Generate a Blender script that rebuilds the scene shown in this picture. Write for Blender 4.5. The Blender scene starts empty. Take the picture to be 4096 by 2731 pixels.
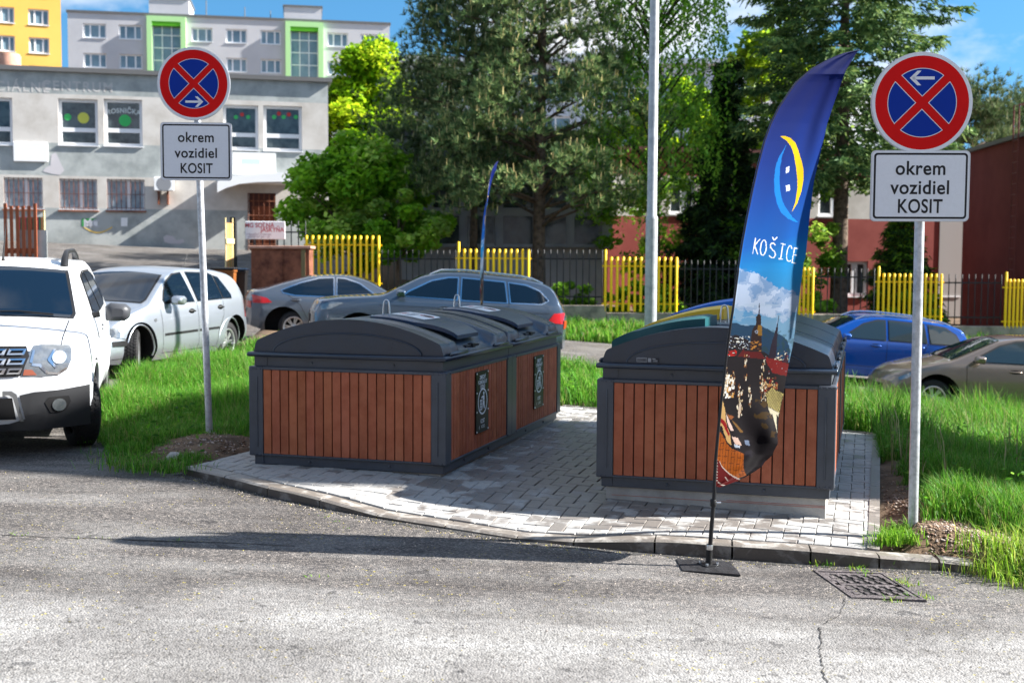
import bpy, bmesh, math, random
import numpy as np
from mathutils import Vector, Matrix, noise as mnoise

random.seed(7)
rng = np.random.default_rng(7)
S = bpy.context.scene
COL = S.collection

# ------------------------------------------------------------------ camera
CZ = 1.7
FPX, PITCH, ROLL = 4745.0, 0.0656, 0.0051
cam_d = bpy.data.cameras.new('camera')
cam = bpy.data.objects.new('camera', cam_d)
COL.objects.link(cam)
cam.matrix_world = Matrix.Translation((0, 0, CZ)) @ Matrix.Rotation(math.pi / 2 - PITCH, 4, 'X') @ Matrix.Rotation(ROLL, 4, 'Z')
cam_d.sensor_width = 36
cam_d.lens = FPX / 4096 * 36
cam_d.clip_start = 0.1
cam_d.clip_end = 3000
cam_d.dof.use_dof = True
cam_d.dof.focus_distance = 7.6
cam_d.dof.aperture_fstop = 3.0
S.camera = cam

# ------------------------------------------------------------------ light
SUN = Vector((0.8205, 0.042, 0.556)).normalized()
SUN_EL = math.asin(SUN.z)
SUN_ROT = math.atan2(SUN.x, SUN.y)
W = bpy.data.worlds.new('World')
S.world = W
W.use_nodes = True
nt = W.node_tree
nt.nodes.clear()
N = nt.nodes.new
out = N('ShaderNodeOutputWorld')
bg = N('ShaderNodeBackground')
bg.inputs['Strength'].default_value = 0.050
sky = N('ShaderNodeTexSky')
sky.sky_type = 'NISHITA'
sky.sun_disc = False
sky.sun_elevation = SUN_EL
sky.sun_rotation = SUN_ROT
sky.air_density = 1.3
sky.dust_density = 0.15
sky.ozone_density = 3.0
hsv = N('ShaderNodeHueSaturation')
hsv.inputs['Saturation'].default_value = 1.18
hsv.inputs['Hue'].default_value = 0.5
tc = N('ShaderNodeTexCoord')
mp = N('ShaderNodeMapping')
mp.inputs['Scale'].default_value = (1.0, 1.0, 2.0)
mp.inputs['Location'].default_value = (0.62, 0.0, 0.2)
no = N('ShaderNodeTexNoise')
no.inputs['Scale'].default_value = 2.6
no.inputs['Detail'].default_value = 9
no.inputs['Roughness'].default_value = 0.55
rp = N('ShaderNodeValToRGB')
rp.color_ramp.elements[0].position = 0.485
rp.color_ramp.elements[1].position = 0.585
mx = N('ShaderNodeMix')
mx.data_type = 'RGBA'
L = nt.links.new
L(tc.outputs['Generated'], mp.inputs['Vector'])
L(mp.outputs[0], no.inputs['Vector'])
L(no.outputs['Fac'], rp.inputs[0])
L(rp.outputs[0], mx.inputs['Factor'])
gam = N('ShaderNodeMix'); gam.data_type = 'RGBA'; gam.blend_type = 'MULTIPLY'
gam.inputs['Factor'].default_value = 1
gam.inputs['B'].default_value = (.86, 1.04, 1.10, 1)
L(sky.outputs[0], gam.inputs['A'])
L(gam.outputs['Result'], hsv.inputs['Color'])
# the haze band right at the horizon is hidden behind houses and trees: look the sky up a little higher
sepv = N('ShaderNodeSeparateXYZ'); cmb = N('ShaderNodeCombineXYZ'); zz = N('ShaderNodeMath'); zz.operation = 'MULTIPLY_ADD'
zz.inputs[1].default_value = 0.8; zz.inputs[2].default_value = 0.2
zm = N('ShaderNodeMath'); zm.operation = 'MAXIMUM'; zm.inputs[1].default_value = 0.0
L(tc.outputs['Generated'], sepv.inputs[0]); L(sepv.outputs['Z'], zm.inputs[0]); L(zm.outputs[0], zz.inputs[0])
L(sepv.outputs['X'], cmb.inputs[0]); L(sepv.outputs['Y'], cmb.inputs[1]); L(zz.outputs[0], cmb.inputs[2]); L(cmb.outputs[0], sky.inputs['Vector'])
L(hsv.outputs[0], mx.inputs['A'])
mx.inputs['B'].default_value = (6.4, 6.6, 7.0, 1)
L(mx.outputs['Result'], bg.inputs['Color'])
L(bg.outputs[0], out.inputs['Surface'])
sun_d = bpy.data.lights.new('sun', 'SUN')
sun_d.energy = 5.0
sun_d.angle = math.radians(0.53)
sun_d.color = (1.0, 0.96, 0.90)
sun = bpy.data.objects.new('sun', sun_d)
COL.objects.link(sun)
sun.rotation_mode = 'QUATERNION'
sun.rotation_quaternion = SUN.to_track_quat('Z', 'Y')
S.view_settings.view_transform = 'Standard'
S.view_settings.look = 'None'
S.view_settings.exposure = 1.9
S.view_settings.gamma = 1
S.cycles.use_denoising = True
S.cycles.max_bounces = 8
S.cycles.transparent_max_bounces = 8
S.cycles.sample_clamp_indirect = 6

# ------------------------------------------------------------------ image helpers (photo pixel -> world)
cP, sP, cR, sR = math.cos(PITCH), math.sin(PITCH), math.cos(ROLL), math.sin(ROLL)
def ray(px, py):
    x, y = px - 2048, py - 1365.5
    x, y = x * cR + y * sR, -x * sR + y * cR
    d0, d2 = x / FPX, -y / FPX
    return d0, cP + d2 * sP, -sP + d2 * cP
def atY(px, py, Y):
    a, b, c = ray(px, py)
    return Vector((a / b * Y, Y, CZ + c / b * Y))
def atZ(px, py, zf):
    a, b, c = ray(px, py)
    z = 0.0
    for _ in range(40):
        t = (z - CZ) / c
        z = 0.5 * z + 0.5 * float(zf(a * t, b * t))
    t = (z - CZ) / c
    return Vector((a * t, b * t, z))
def D(x):
    return x * 4096 / 2352

# ------------------------------------------------------------------ materials
def lin(c):
    return tuple((v / 255 / 12.92 if v / 255 <= 0.04045 else ((v / 255 + 0.055) / 1.055) ** 2.4) for v in c)
MATS = {}
def mat(name, col, rough=0.6, metal=0.0, var=0.0, vscale=8.0, bump=0.0, bscale=40.0, coat=0.0, spec=0.3, attr=None, col2=None, rvar=0.0, detail=6, emis=None, coords='Object'):
    if name in MATS:
        return MATS[name]
    m = bpy.data.materials.new(name)
    m.use_nodes = True
    t = m.node_tree
    b = t.nodes['Principled BSDF']
    b.inputs['Base Color'].default_value = (*col, 1)
    b.inputs['Roughness'].default_value = rough
    b.inputs['Metallic'].default_value = metal
    b.inputs['Specular IOR Level'].default_value = spec
    if coat:
        b.inputs['Coat Weight'].default_value = coat
        b.inputs['Coat Roughness'].default_value = 0.04
    tc = t.nodes.new('ShaderNodeTexCoord')
    src = None
    if attr:
        a = t.nodes.new('ShaderNodeAttribute')
        a.attribute_name = attr
        src = a.outputs['Color']
    if var or col2:
        n = t.nodes.new('ShaderNodeTexNoise')
        n.inputs['Scale'].default_value = vscale
        n.inputs['Detail'].default_value = detail
        n.inputs['Roughness'].default_value = 0.65
        t.links.new(tc.outputs[coords], n.inputs['Vector'])
        r = t.nodes.new('ShaderNodeValToRGB')
        r.color_ramp.elements[0].position = 0.36
        r.color_ramp.elements[1].position = 0.585
        c2 = col2 if col2 else tuple(min(1, c * (1 + var)) for c in col)
        c1 = col if col2 else tuple(c * (1 - var) for c in col)
        if attr:
            r.color_ramp.elements[0].color = (1 - var, 1 - var, 1 - var, 1)
            r.color_ramp.elements[1].color = (1 + var, 1 + var, 1 + var, 1)
            mm = t.nodes.new('ShaderNodeMix')
            mm.data_type = 'RGBA'
            mm.blend_type = 'MULTIPLY'
            mm.inputs['Factor'].default_value = 1
            t.links.new(src, mm.inputs['A'])
            t.links.new(n.outputs['Fac'], r.inputs[0])
            t.links.new(r.outputs[0], mm.inputs['B'])
            src = mm.outputs['Result']
        else:
            r.color_ramp.elements[0].color = (*c1, 1)
            r.color_ramp.elements[1].color = (*c2, 1)
            t.links.new(n.outputs['Fac'], r.inputs[0])
            src = r.outputs[0]
        if rvar:
            mr = t.nodes.new('ShaderNodeMapRange')
            mr.inputs['To Min'].default_value = max(0, rough - rvar)
            mr.inputs['To Max'].default_value = min(1, rough + rvar)
            t.links.new(n.outputs['Fac'], mr.inputs['Value'])
            t.links.new(mr.outputs[0], b.inputs['Roughness'])
    if src:
        t.links.new(src, b.inputs['Base Color'])
    if bump:
        n2 = t.nodes.new('ShaderNodeTexNoise')
        n2.inputs['Scale'].default_value = bscale
        n2.inputs['Detail'].default_value = 4
        t.links.new(tc.outputs[coords], n2.inputs['Vector'])
        bp = t.nodes.new('ShaderNodeBump')
        bp.inputs['Strength'].default_value = bump
        bp.inputs['Distance'].default_value = 0.02
        t.links.new(n2.outputs['Fac'], bp.inputs['Height'])
        t.links.new(bp.outputs[0], b.inputs['Normal'])
    if emis:
        b.inputs['Emission Color'].default_value = (*emis[0], 1)
        b.inputs['Emission Strength'].default_value = emis[1]
    MATS[name] = m
    return m

def leafmat(name, tl=0.35, rough=0.5, var=0.25):
    """foliage: vertex-coloured leaf with light passing through"""
    m = bpy.data.materials.new(name)
    m.use_nodes = True
    t = m.node_tree
    b = t.nodes['Principled BSDF']
    b.inputs['Roughness'].default_value = rough
    b.inputs['Specular IOR Level'].default_value = 0.12
    a = t.nodes.new('ShaderNodeAttribute')
    a.attribute_name = 'Col'
    t.links.new(a.outputs['Color'], b.inputs['Base Color'])
    tr = t.nodes.new('ShaderNodeBsdfTranslucent')
    h = t.nodes.new('ShaderNodeHueSaturation')
    h.inputs['Value'].default_value = 1.5
    h.inputs['Hue'].default_value = 0.485
    t.links.new(a.outputs['Color'], h.inputs['Color'])
    t.links.new(h.outputs[0], tr.inputs['Color'])
    ms = t.nodes.new('ShaderNodeMixShader')
    ms.inputs[0].default_value = tl
    t.links.new(b.outputs[0], ms.inputs[1])
    t.links.new(tr.outputs[0], ms.inputs[2])
    t.links.new(ms.outputs[0], t.nodes['Material Output'].inputs['Surface'])
    return m

# ------------------------------------------------------------------ object helpers
def tag(o, label=None, cat=None, group=None, kind=None):
    if label: o['label'] = label
    if cat: o['category'] = cat
    if group: o['group'] = group
    if kind: o['kind'] = kind
    return o
def empty(name, loc, rz=0, label=None, cat=None, group=None, scale=1):
    o = bpy.data.objects.new(name, None)
    COL.objects.link(o)
    o.location = loc
    o.rotation_euler = (0, 0, rz)
    o.scale = (scale,) * 3
    o.empty_display_size = 0.2
    return tag(o, label, cat, group)
def copy_tree(o, parent=None):
    c = o.copy()
    COL.objects.link(c)
    c.parent = parent
    for ch in list(o.children):
        copy_tree(ch, c)
    return c

def link_mesh(name, me, mats, parent=None, smooth=None):
    for m in (mats if isinstance(mats, (list, tuple)) else [mats]):
        me.materials.append(m)
    if smooth is not None:
        me.polygons.foreach_set('use_smooth', [True] * len(me.polygons))
        if smooth < 180:
            me.set_sharp_from_angle(angle=math.radians(smooth))
    o = bpy.data.objects.new(name, me)
    COL.objects.link(o)
    if parent: o.parent = parent
    return o

class MB:
    def __init__(s):
        s.v = []; s.f = []; s.m = []; s.c = []
    def add(s, vs, fs, mi=0, col=None):
        k = len(s.v)
        s.v += [tuple(p) for p in vs]
        s.f += [tuple(i + k for i in f) for f in fs]
        s.m += [mi] * len(fs)
        s.c += [col] * len(fs)
        return s
    def box(s, x0, x1, y0, y1, z0, z1, mi=0, col=None, M=None, bev=0):
        if bev:
            b = bev
            vs = []
            for (zz, ins) in ((z0, b), (z0 + b, 0), (z1 - b, 0), (z1, b)):
                xa, xb, ya, yb = x0 + ins, x1 - ins, y0 + ins, y1 - ins
                cut = b * 0.6
                vs += [(xa + cut, ya, zz), (xb - cut, ya, zz), (xb, ya + cut, zz), (xb, yb - cut, zz), (xb - cut, yb, zz), (xa + cut, yb, zz), (xa, yb - cut, zz), (xa, ya + cut, zz)]
            fs = [tuple(range(7, -1, -1)), tuple(range(24, 32))]
            for r in range(3):
                for i in range(8):
                    j = (i + 1) % 8
                    fs.append((r * 8 + i, r * 8 + j, r * 8 + 8 + j, r * 8 + 8 + i))
        else:
            vs = [(x0, y0, z0), (x1, y0, z0), (x1, y1, z0), (x0, y1, z0), (x0, y0, z1), (x1, y0, z1), (x1, y1, z1), (x0, y1, z1)]
            fs = [(3, 2, 1, 0), (4, 5, 6, 7), (0, 1, 5, 4), (1, 2, 6, 5), (2, 3, 7, 6), (3, 0, 4, 7)]
        if M is not None:
            vs = [M @ Vector(p) for p in vs]
        return s.add(vs, fs, mi, col)
    def tube(s, pts, rad, n=10, mi=0, cap=True, col=None):
        """round tube along points; rad scalar or list"""
        pts = [Vector(p) for p in pts]
        R = rad if isinstance(rad, (list, tuple)) else [rad] * len(pts)
        vs = []; fs = []
        up = None
        for i, p in enumerate(pts):
            d = (pts[min(i + 1, len(pts) - 1)] - pts[max(i - 1, 0)])
            if d.length < 1e-9: d = Vector((0, 0, 1))
            d.normalize()
            if up is None:
                up = Vector((0, 0, 1)) if abs(d.z) < 0.9 else Vector((1, 0, 0))
            a = d.cross(up).normalized()
            b = a.cross(d).normalized()
            up = b
            for k in range(n):
                t = 2 * math.pi * k / n
                vs.append(p + (a * math.cos(t) + b * math.sin(t)) * R[i])
        for i in range(len(pts) - 1):
            for k in range(n):
                k2 = (k + 1) % n
                fs.append((i * n + k, i * n + k2, (i + 1) * n + k2, (i + 1) * n + k))
        if cap:
            fs.append(tuple(range(n - 1, -1, -1)))
            fs.append(tuple((len(pts) - 1) * n + k for k in range(n)))
        return s.add(vs, fs, mi, col)
    def lathe(s, prof, n=32, M=None, mi=0, mis=None):
        """prof list of (r, h) revolved around local z"""
        vs = []
        for r, h in prof:
            for k in range(n):
                t = 2 * math.pi * k / n
                vs.append((r * math.cos(t), r * math.sin(t), h))
        fs = []
        for i in range(len(prof) - 1):
            for k in range(n):
                k2 = (k + 1) % n
                fs.append((i * n + k, i * n + k2, (i + 1) * n + k2, (i + 1) * n + k))
        if M is not None: vs = [M @ Vector(p) for p in vs]
        if prof[0][0] > 1e-6 or True:
            pass
        return s.add(vs, fs, mi)
    def prism(s, poly, f0, f1, mi=0, side=True, col=None):
        """poly 2D list; f0,f1 map (a,b)->3D for back / front"""
        n = len(poly)
        vs = [f0(*p) for p in poly] + [f1(*p) for p in poly]
        fs = [tuple(range(n - 1, -1, -1)), tuple(range(n, 2 * n))]
        if side:
            fs += [(i, (i + 1) % n, n + (i + 1) % n, n + i) for i in range(n)]
        return s.add(vs, fs, mi, col)
    def build(s, name, mats, parent=None, smooth=None):
        me = bpy.data.meshes.new(name)
        me.from_pydata(s.v, [], s.f)
        if not isinstance(mats, (list, tuple)): mats = [mats]
        me.polygons.foreach_set('material_index', s.m)
        if any(c is not None for c in s.c):
            at = me.color_attributes.new('Col', 'FLOAT_COLOR', 'CORNER')
            arr = []
            for f, c in zip(s.f, s.c):
                cc = c if c is not None else (1, 1, 1)
                arr += [cc[0], cc[1], cc[2], 1] * len(f)
            at.data.foreach_set('color', arr)
        me.update()
        return link_mesh(name, me, mats, parent, smooth)

def np_mesh(name, V, F, mats, parent=None, colf=None, smooth=None):
    """V (n,3), F (m,k) uniform faces; colf (m,3)"""
    me = bpy.data.meshes.new(name)
    m, k = F.shape
    me.vertices.add(len(V)); me.vertices.foreach_set('co', V.astype(np.float32).ravel())
    me.loops.add(m * k); me.loops.foreach_set('vertex_index', F.astype(np.int32).ravel())
    me.polygons.add(m)
    me.polygons.foreach_set('loop_start', np.arange(0, m * k, k, dtype=np.int32))
    me.update(calc_edges=True)
    if colf is not None:
        at = me.color_attributes.new('Col', 'FLOAT_COLOR', 'CORNER')
        c = np.ones((m, k, 4), np.float32)
        c[:, :, :3] = colf[:, None, :]
        at.data.foreach_set('color', c.ravel())
    return link_mesh(name, me, mats, parent, smooth)

def poly_cells(poly, cell):
    """triangulate a 2D polygon and cut it into cells: returns verts2d, faces"""
    bm = bmesh.new()
    vs = [bm.verts.new((p[0], p[1], 0)) for p in poly]
    f = bm.faces.new(vs)
    if len(vs) > 4:
        bmesh.ops.triangulate(bm, faces=[f])
    xs = [p[0] for p in poly]; ys = [p[1] for p in poly]
    cx, cy = cell if isinstance(cell, tuple) else (cell, cell)
    for ax, lo, hi, c in ((0, min(xs), max(xs), cx), (1, min(ys), max(ys), cy)):
        k = math.ceil(lo / c) * c
        while k < hi - 1e-6:
            co = (k, 0, 0) if ax == 0 else (0, k, 0)
            no_ = (1, 0, 0) if ax == 0 else (0, 1, 0)
            bmesh.ops.bisect_plane(bm, geom=bm.verts[:] + bm.edges[:] + bm.faces[:], plane_co=co, plane_no=no_)
            k += c
    bm.verts.index_update()
    V = [(v.co.x, v.co.y) for v in bm.verts]
    F = [tuple(v.index for v in f.verts) for f in bm.faces]
    bm.free()
    return V, F
def decal(mb, poly, fn, cell=0.15, mi=0):
    V, F = poly_cells(poly, cell)
    mb.add([fn(*p) for p in V], F, mi)

def text2d(txt, size, sx=1.0, bold=0.0, spacing=1.0):
    """flat text as (verts2d, faces), centred"""
    c = bpy.data.curves.new('t', 'FONT')
    c.body = txt; c.size = size; c.align_x = 'CENTER'; c.offset = bold; c.space_character = spacing
    o = bpy.data.objects.new('t', c)
    COL.objects.link(o)
    me = bpy.data.meshes.new_from_object(o)
    V = [(v.co.x * sx, v.co.y) for v in me.vertices]
    F = [tuple(p.vertices) for p in me.polygons]
    bpy.data.objects.remove(o); bpy.data.curves.remove(c); bpy.data.meshes.remove(me)
    return V, F

def inpoly(px, py, poly):
    px = np.asarray(px); py = np.asarray(py)
    r = np.zeros(px.shape, bool)
    n = len(poly)
    j = n - 1
    for i in range(n):
        xi, yi = poly[i][:2]; xj, yj = poly[j][:2]
        if yi != yj:
            c = ((yi > py) != (yj > py)) & (px < (xj - xi) * (py - yi) / (yj - yi) + xi)
            r ^= c
        j = i
    return r

class RBF:
    def __init__(s, pts, c=1.5, reg=1e-3):
        P = np.array(pts, float); s.P = P[:, :2]; s.c = c
        n = len(P)
        K = s.phi(np.linalg.norm(s.P[:, None] - s.P[None], axis=2)) + reg * np.eye(n)
        A = np.zeros((n + 3, n + 3)); A[:n, :n] = K
        A[:n, n] = 1; A[:n, n + 1:] = s.P; A[n, :n] = 1; A[n + 1:, :n] = s.P.T
        s.w = np.linalg.solve(A, np.r_[P[:, 2], 0, 0, 0])
    def phi(s, r): return -np.sqrt(r * r + s.c ** 2)
    def __call__(s, x, y):
        x = np.asarray(x, float); y = np.asarray(y, float)
        sh = x.shape
        q = np.stack([x.ravel(), y.ravel()], 1)
        o = np.empty(len(q))
        for a in range(0, len(q), 20000):
            qq = q[a:a + 20000]
            r = np.linalg.norm(qq[:, None] - s.P[None], axis=2)
            o[a:a + 20000] = s.phi(r) @ s.w[:-3] + s.w[-3] + qq @ s.w[-2:]
        return o.reshape(sh) if sh else float(o[0])
# ------------------------------------------------------------------ ground levels
AS = RBF([(2.1, 6.5, -.065), (1.2, 6.6, -.045), (0, 7, .0), (-1, 7.7, .045), (-2.4, 8.7, .1), (-3.75, 10.2, .1), (-5.2, 12.5, .18), (-4.6, 14.5, .24), (-3.9, 16.6, .25), (0, 4.5, 0), (2, 4.5, -.06),
          (-2, 4.5, .04), (-6, 4, .1), (6, 4, -.15), (5, 6, -.16), (-7, 9, .16), (-6, 19, .24), (-8, 25, .15), (-4.5, 24, .1), (-1, 22, -.02), (3, 22, -.35), (7, 20, -.78), (6.5, 24.5, -.62), (8, 28, -.62),
          (12, 24, -.9), (1.5, 27, -.05), (-4, 27, .12), (0, 0, 0), (-8, 0, .1), (8, 0, -.2), (-12, 15, .4), (-12, 30, .9), (14, 20, -1.1), (-8, 33, 1.15), (-5.5, 33, 1.1), (-9, 38, 1.65), (-9.5, 43, 2.08), (-6, 43, 2.05), (-16, 40, 2.1)])
# kerb measured: photo pixels of the bottom edge, visible face height in pixels
KB = [(729, 1897, 33), (895, 1940, 40), (1070, 1987, 43), (1278, 2031, 40), (1506, 2076, 22), (1777, 2117, 20), (2066, 2161, 18), (2294, 2186, 28), (2618, 2215, 59), (2928, 2239, 65), (3242, 2260, 66), (3517, 2276, 55), (3757, 2285, 48), (3900, 2295, 42)]
KPT = []
for px, py, h in KB:
    p = atZ(px, py, AS)
    KPT.append((p, p.z + max(h, 12) * p.y / FPX))
PD = RBF([(-2.0, 8.97, .165), (-.48, 8.5, .14), (.77, 13, .14), (2.12, 7.55, .03), (3.7, 12.1, -.02), (-3, 13, .2), (.8, 9, .09), (1.5, 11, .08)] + [(p.x, p.y, zt) for p, zt in KPT[:12]], c=.6)
GR = RBF([(-2.6, 10.15, .16), (-3.3, 10.6, .16), (-2.4, 9.0, .15), (-3, 13, .26), (-1.6, 14, .22), (-2.6, 17, .28), (-3.8, 19, .28), (1, 14, .12), (.5, 17, .08), (.5, 20, .03), (2.5, 7.3, .055), (2.9, 6.9, .03), (3.4, 6.7, -.01), (4.6, 6.5, -.06), (6, 8, -.2), (4.2, 9, -.1), (5, 12, -.3), (4.6, 16, -.5), (8, 12, -.55), (6, 18.6, -.76), (10, 18, -.95), (3, 19, -.38),
          (3.85, 12, -.06), (0, 30.3, .22), (4, 30, -.02), (8, 29.5, -.25), (11, 29.5, -.35), (16, 30, -.6), (-4, 30, .5), (-3.5, 28.2, .3), (-9, 31, 1.05), (-8, 33, 1.12), (-5.5, 33, 1.08), (-10, 43, 2.05), (-3, 43, 1.9), (0, 36, .6), (3, 45, .6), (10, 40, -.1), (16, 42, 0), (-16, 44, 2.2), (0, 70, 3), (-40, 90, 5), (40, 90, 3), (-25, 20, .8), (-25, 0, .3), (0, -10, 0), (25, 0, -.6), (25, 20, -1.3), (-8, 8, .18), (0, 5, 0), (4, 5, -.1), (-3, 5, .05)], c=1.0)

# container axes
YAW = .2906
ca, sa = math.cos(YAW), math.sin(YAW)
LC = Vector((-.4759, 8.5175)); RC = Vector((2.1087, 7.6676))
# grass island outline (edge of the asphalt all round it)
front = [(p.x, p.y) for p, _ in KPT]
right_end = [tuple(atZ(px, py, AS)[:2]) for px, py in ((3990, 2315), (4096, 2335))]
island = front + right_end + [(3.4, 6.15), (5, 5.9), (30, 4.0), (30, 18.4), (12, 18.6), (7, 18.6), (3, 19.2), (0, 20.0), (-2.2, 20.3)]
leftpx = [(1046, 1335), (893, 1405), (760, 1440), (600, 1500), (472, 1526), (446, 1560), (383, 1583), (376, 1666), (383, 1743), (466, 1845), (610, 1880), (665, 1895)]
island += [tuple(atZ(px, py, AS)[:2]) for px, py in leftpx]
asph_out = [(-22, -4), (30, -4), (30, 27.5), (9, 27.0), (3, 26.9), (-3.2, 26.9), (-4.6, 28.0), (-5.2, 33), (-5.0, 43.5), (-22, 43.5)]

# asphalt: strips that leave the island open (outline split at x of two bridges)
def sheet(name, poly, zf, cell, m, off=0.0):
    V, F = poly_cells(poly, cell)
    P = np.array(V)
    Z = zf(P[:, 0], P[:, 1]) + off
    me = bpy.data.meshes.new(name)
    me.from_pydata([(a, b, c) for (a, b), c in zip(V, Z)], [], F)
    # faces upwards
    me.update()
    if len(me.polygons) and me.polygons[0].normal.z < 0: me.flip_normals()
    return link_mesh(name, me, m, None, 180)

# ---- asphalt material
def asphalt_mat():
    m = bpy.data.materials.new('worn_asphalt'); m.use_nodes = True
    t = m.node_tree; b = t.nodes['Principled BSDF']; nn = t.nodes.new; l = t.links.new
    tc = nn('ShaderNodeTexCoord')
    def noise(sc, det=4, ro=.6, vec=None):
        n = nn('ShaderNodeTexNoise'); n.inputs['Scale'].default_value = sc; n.inputs['Detail'].default_value = det; n.inputs['Roughness'].default_value = ro
        l(vec if vec else tc.outputs['Object'], n.inputs['Vector']); return n.outputs['Fac']
    def mr(v, a, b_, c, d):
        n = nn('ShaderNodeMapRange'); n.inputs['From Min'].default_value = a; n.inputs['From Max'].default_value = b_; n.inputs['To Min'].default_value = c; n.inputs['To Max'].default_value = d
        l(v, n.inputs['Value']); return n.outputs[0]
    def mth(op, a, b_):
        n = nn('ShaderNodeMath'); n.operation = op
        for i, x in enumerate((a, b_)):
            if isinstance(x, (int, float)): n.inputs[i].default_value = x
            else: l(x, n.inputs[i])
        return n.outputs[0]
    def mix(f, A, B, bl='MIX'):
        n = nn('ShaderNodeMix'); n.data_type = 'RGBA'; n.blend_type = bl
        if isinstance(f, (int, float)): n.inputs['Factor'].default_value = f
        else: l(f, n.inputs['Factor'])
        for k, x in (('A', A), ('B', B)):
            if isinstance(x, tuple): n.inputs[k].default_value = (*x, 1)
            else: l(x, n.inputs[k])
        return n.outputs['Result']
    sep = nn('ShaderNodeSeparateXYZ'); l(tc.outputs['Object'], sep.inputs[0])
    mpn = nn('ShaderNodeMapping'); mpn.inputs['Scale'].default_value = (.45, 1.3, 1); l(tc.outputs['Object'], mpn.inputs[0])
    big = noise(1.5, 7, .62, mpn.outputs[0])
    # paler worn lane near the viewer, browner/darker strip along the kerb
    y = mth('ADD', sep.outputs['Y'], mth('MULTIPLY', big, 1.7))
    near = mr(y, 6.2, 6.9, 1, 0)
    worn = mr(big, .46, .60, 0, 1)
    vor = nn('ShaderNodeTexVoronoi'); vor.inputs['Scale'].default_value = 95; l(tc.outputs['Object'], vor.inputs['Vector'])
    sp = nn('ShaderNodeSeparateColor'); l(vor.outputs['Color'], sp.inputs[0])
    stone = nn('ShaderNodeValToRGB'); cr = stone.color_ramp
    cr.elements[0].position = 0; cr.elements[0].color = (.045, .043, .043, 1)
    cr.elements[1].position = 1; cr.elements[1].color = (.23, .207, .19, 1)
    e = cr.elements.new(.32); e.color = (.075, .071, .070, 1)
    e = cr.elements.new(.6); e.color = (.098, .089, .083, 1)
    l(sp.outputs[0], stone.inputs[0])
    vor2 = nn('ShaderNodeTexVoronoi'); vor2.inputs['Scale'].default_value = 70; l(tc.outputs['Object'], vor2.inputs['Vector'])
    sp2 = nn('ShaderNodeSeparateColor'); l(vor2.outputs['Color'], sp2.inputs[0])
    stone2 = nn('ShaderNodeValToRGB'); cr = stone2.color_ramp
    cr.elements[0].position = .0; cr.elements[0].color = (.135, .130, .125, 1)
    cr.elements[1].position = .3; cr.elements[1].color = (.243, .238, .232, 1)
    e = cr.elements.new(.14); e.color = (.212, .207, .20, 1)
    e = cr.elements.new(1); e.color = (.285, .28, .272, 1)
    l(sp2.outputs[1], stone2.inputs[0])
    base = mix(mth('MAXIMUM', near, mth('MULTIPLY', worn, .36)), stone.outputs[0], stone2.outputs[0])
    # fine mottling and small yellow/brown litter flecks
    fine = noise(28, 4, .7)
    base = mix(.5, base, mix(mr(fine, .35, .65, 0, 1), (.45, .45, .45), (1.25, 1.25, 1.25)), 'MULTIPLY')
    fl = nn('ShaderNodeTexVoronoi'); fl.inputs['Scale'].default_value = 105; l(tc.outputs['Object'], fl.inputs['Vector'])
    fs = nn('ShaderNodeSeparateColor'); l(fl.outputs['Color'], fs.inputs[0])
    fleck = mth('MULTIPLY', mr(fs.outputs[2], .988, .991, 0, 1), mr(noise(1.1, 3), .47, .6, 0, 1))
    base = mix(fleck, base, (.36, .3, .05))
    # broad stains, old oil and damp patches, tyre-polished lanes
    st = noise(.9, 5, .55); base = mix(1.0, base, mix(mr(st, .40, .52, 0, 1), (.74, .73, .73), (1.0, 1.0, 1.0)), 'MULTIPLY')
    mp2 = nn('ShaderNodeMapping'); mp2.inputs['Scale'].default_value = (.25, 3.2, 1); mp2.inputs['Location'].default_value = (3, 1.7, 0); l(tc.outputs['Object'], mp2.inputs[0])
    st2 = noise(1.0, 4, .5, mp2.outputs[0]); base = mix(1.0, base, mix(mr(st2, .38, .62, 0, 1), (.86, .85, .84), (1.08, 1.08, 1.08)), 'MULTIPLY')
    dots = noise(7, 3, .5); base = mix(1.0, base, mix(mr(dots, .30, .34, 0, 1), (.55, .55, .56), (1.0, 1.0, 1.0)), 'MULTIPLY')
    l(base, b.inputs['Base Color'])
    b.inputs['Roughness'].default_value = .82
    b.inputs['Specular IOR Level'].default_value = .3
    bp = nn('ShaderNodeBump'); bp.inputs['Strength'].default_value = .75; bp.inputs['Distance'].default_value = .006
    l(mth('ADD', sp.outputs[0], mth('MULTIPLY', vor.outputs['Distance'], -1.2)), bp.inputs['Height']); l(bp.outputs[0], b.inputs['Normal'])
    return m
ASPH = asphalt_mat()
SOIL = mat('soil', (.055, .035, .02), .95, col2=(.14, .09, .055), vscale=6, bump=.6, bscale=30)

# asphalt polygon with the island cut out: bridge along the right frame side (x = 30)
isl_cw = island
i30 = [i for i, p in enumerate(island) if p == (30, 4.0)][0]
ring_from = island[i30 + 1:] + island[:i30 + 1]          # starts (30,18.4) ... ends (30,4)
loop = list(reversed(ring_from))                        # (30,4) ... front right->left ... left side ... (30,18.4)
poly = [(-22, -4), (30, -4)] + loop + asph_out[2:]
road = sheet('road', poly, AS, (.5, .4), ASPH, .004)
tag(road, kind='structure')

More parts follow.
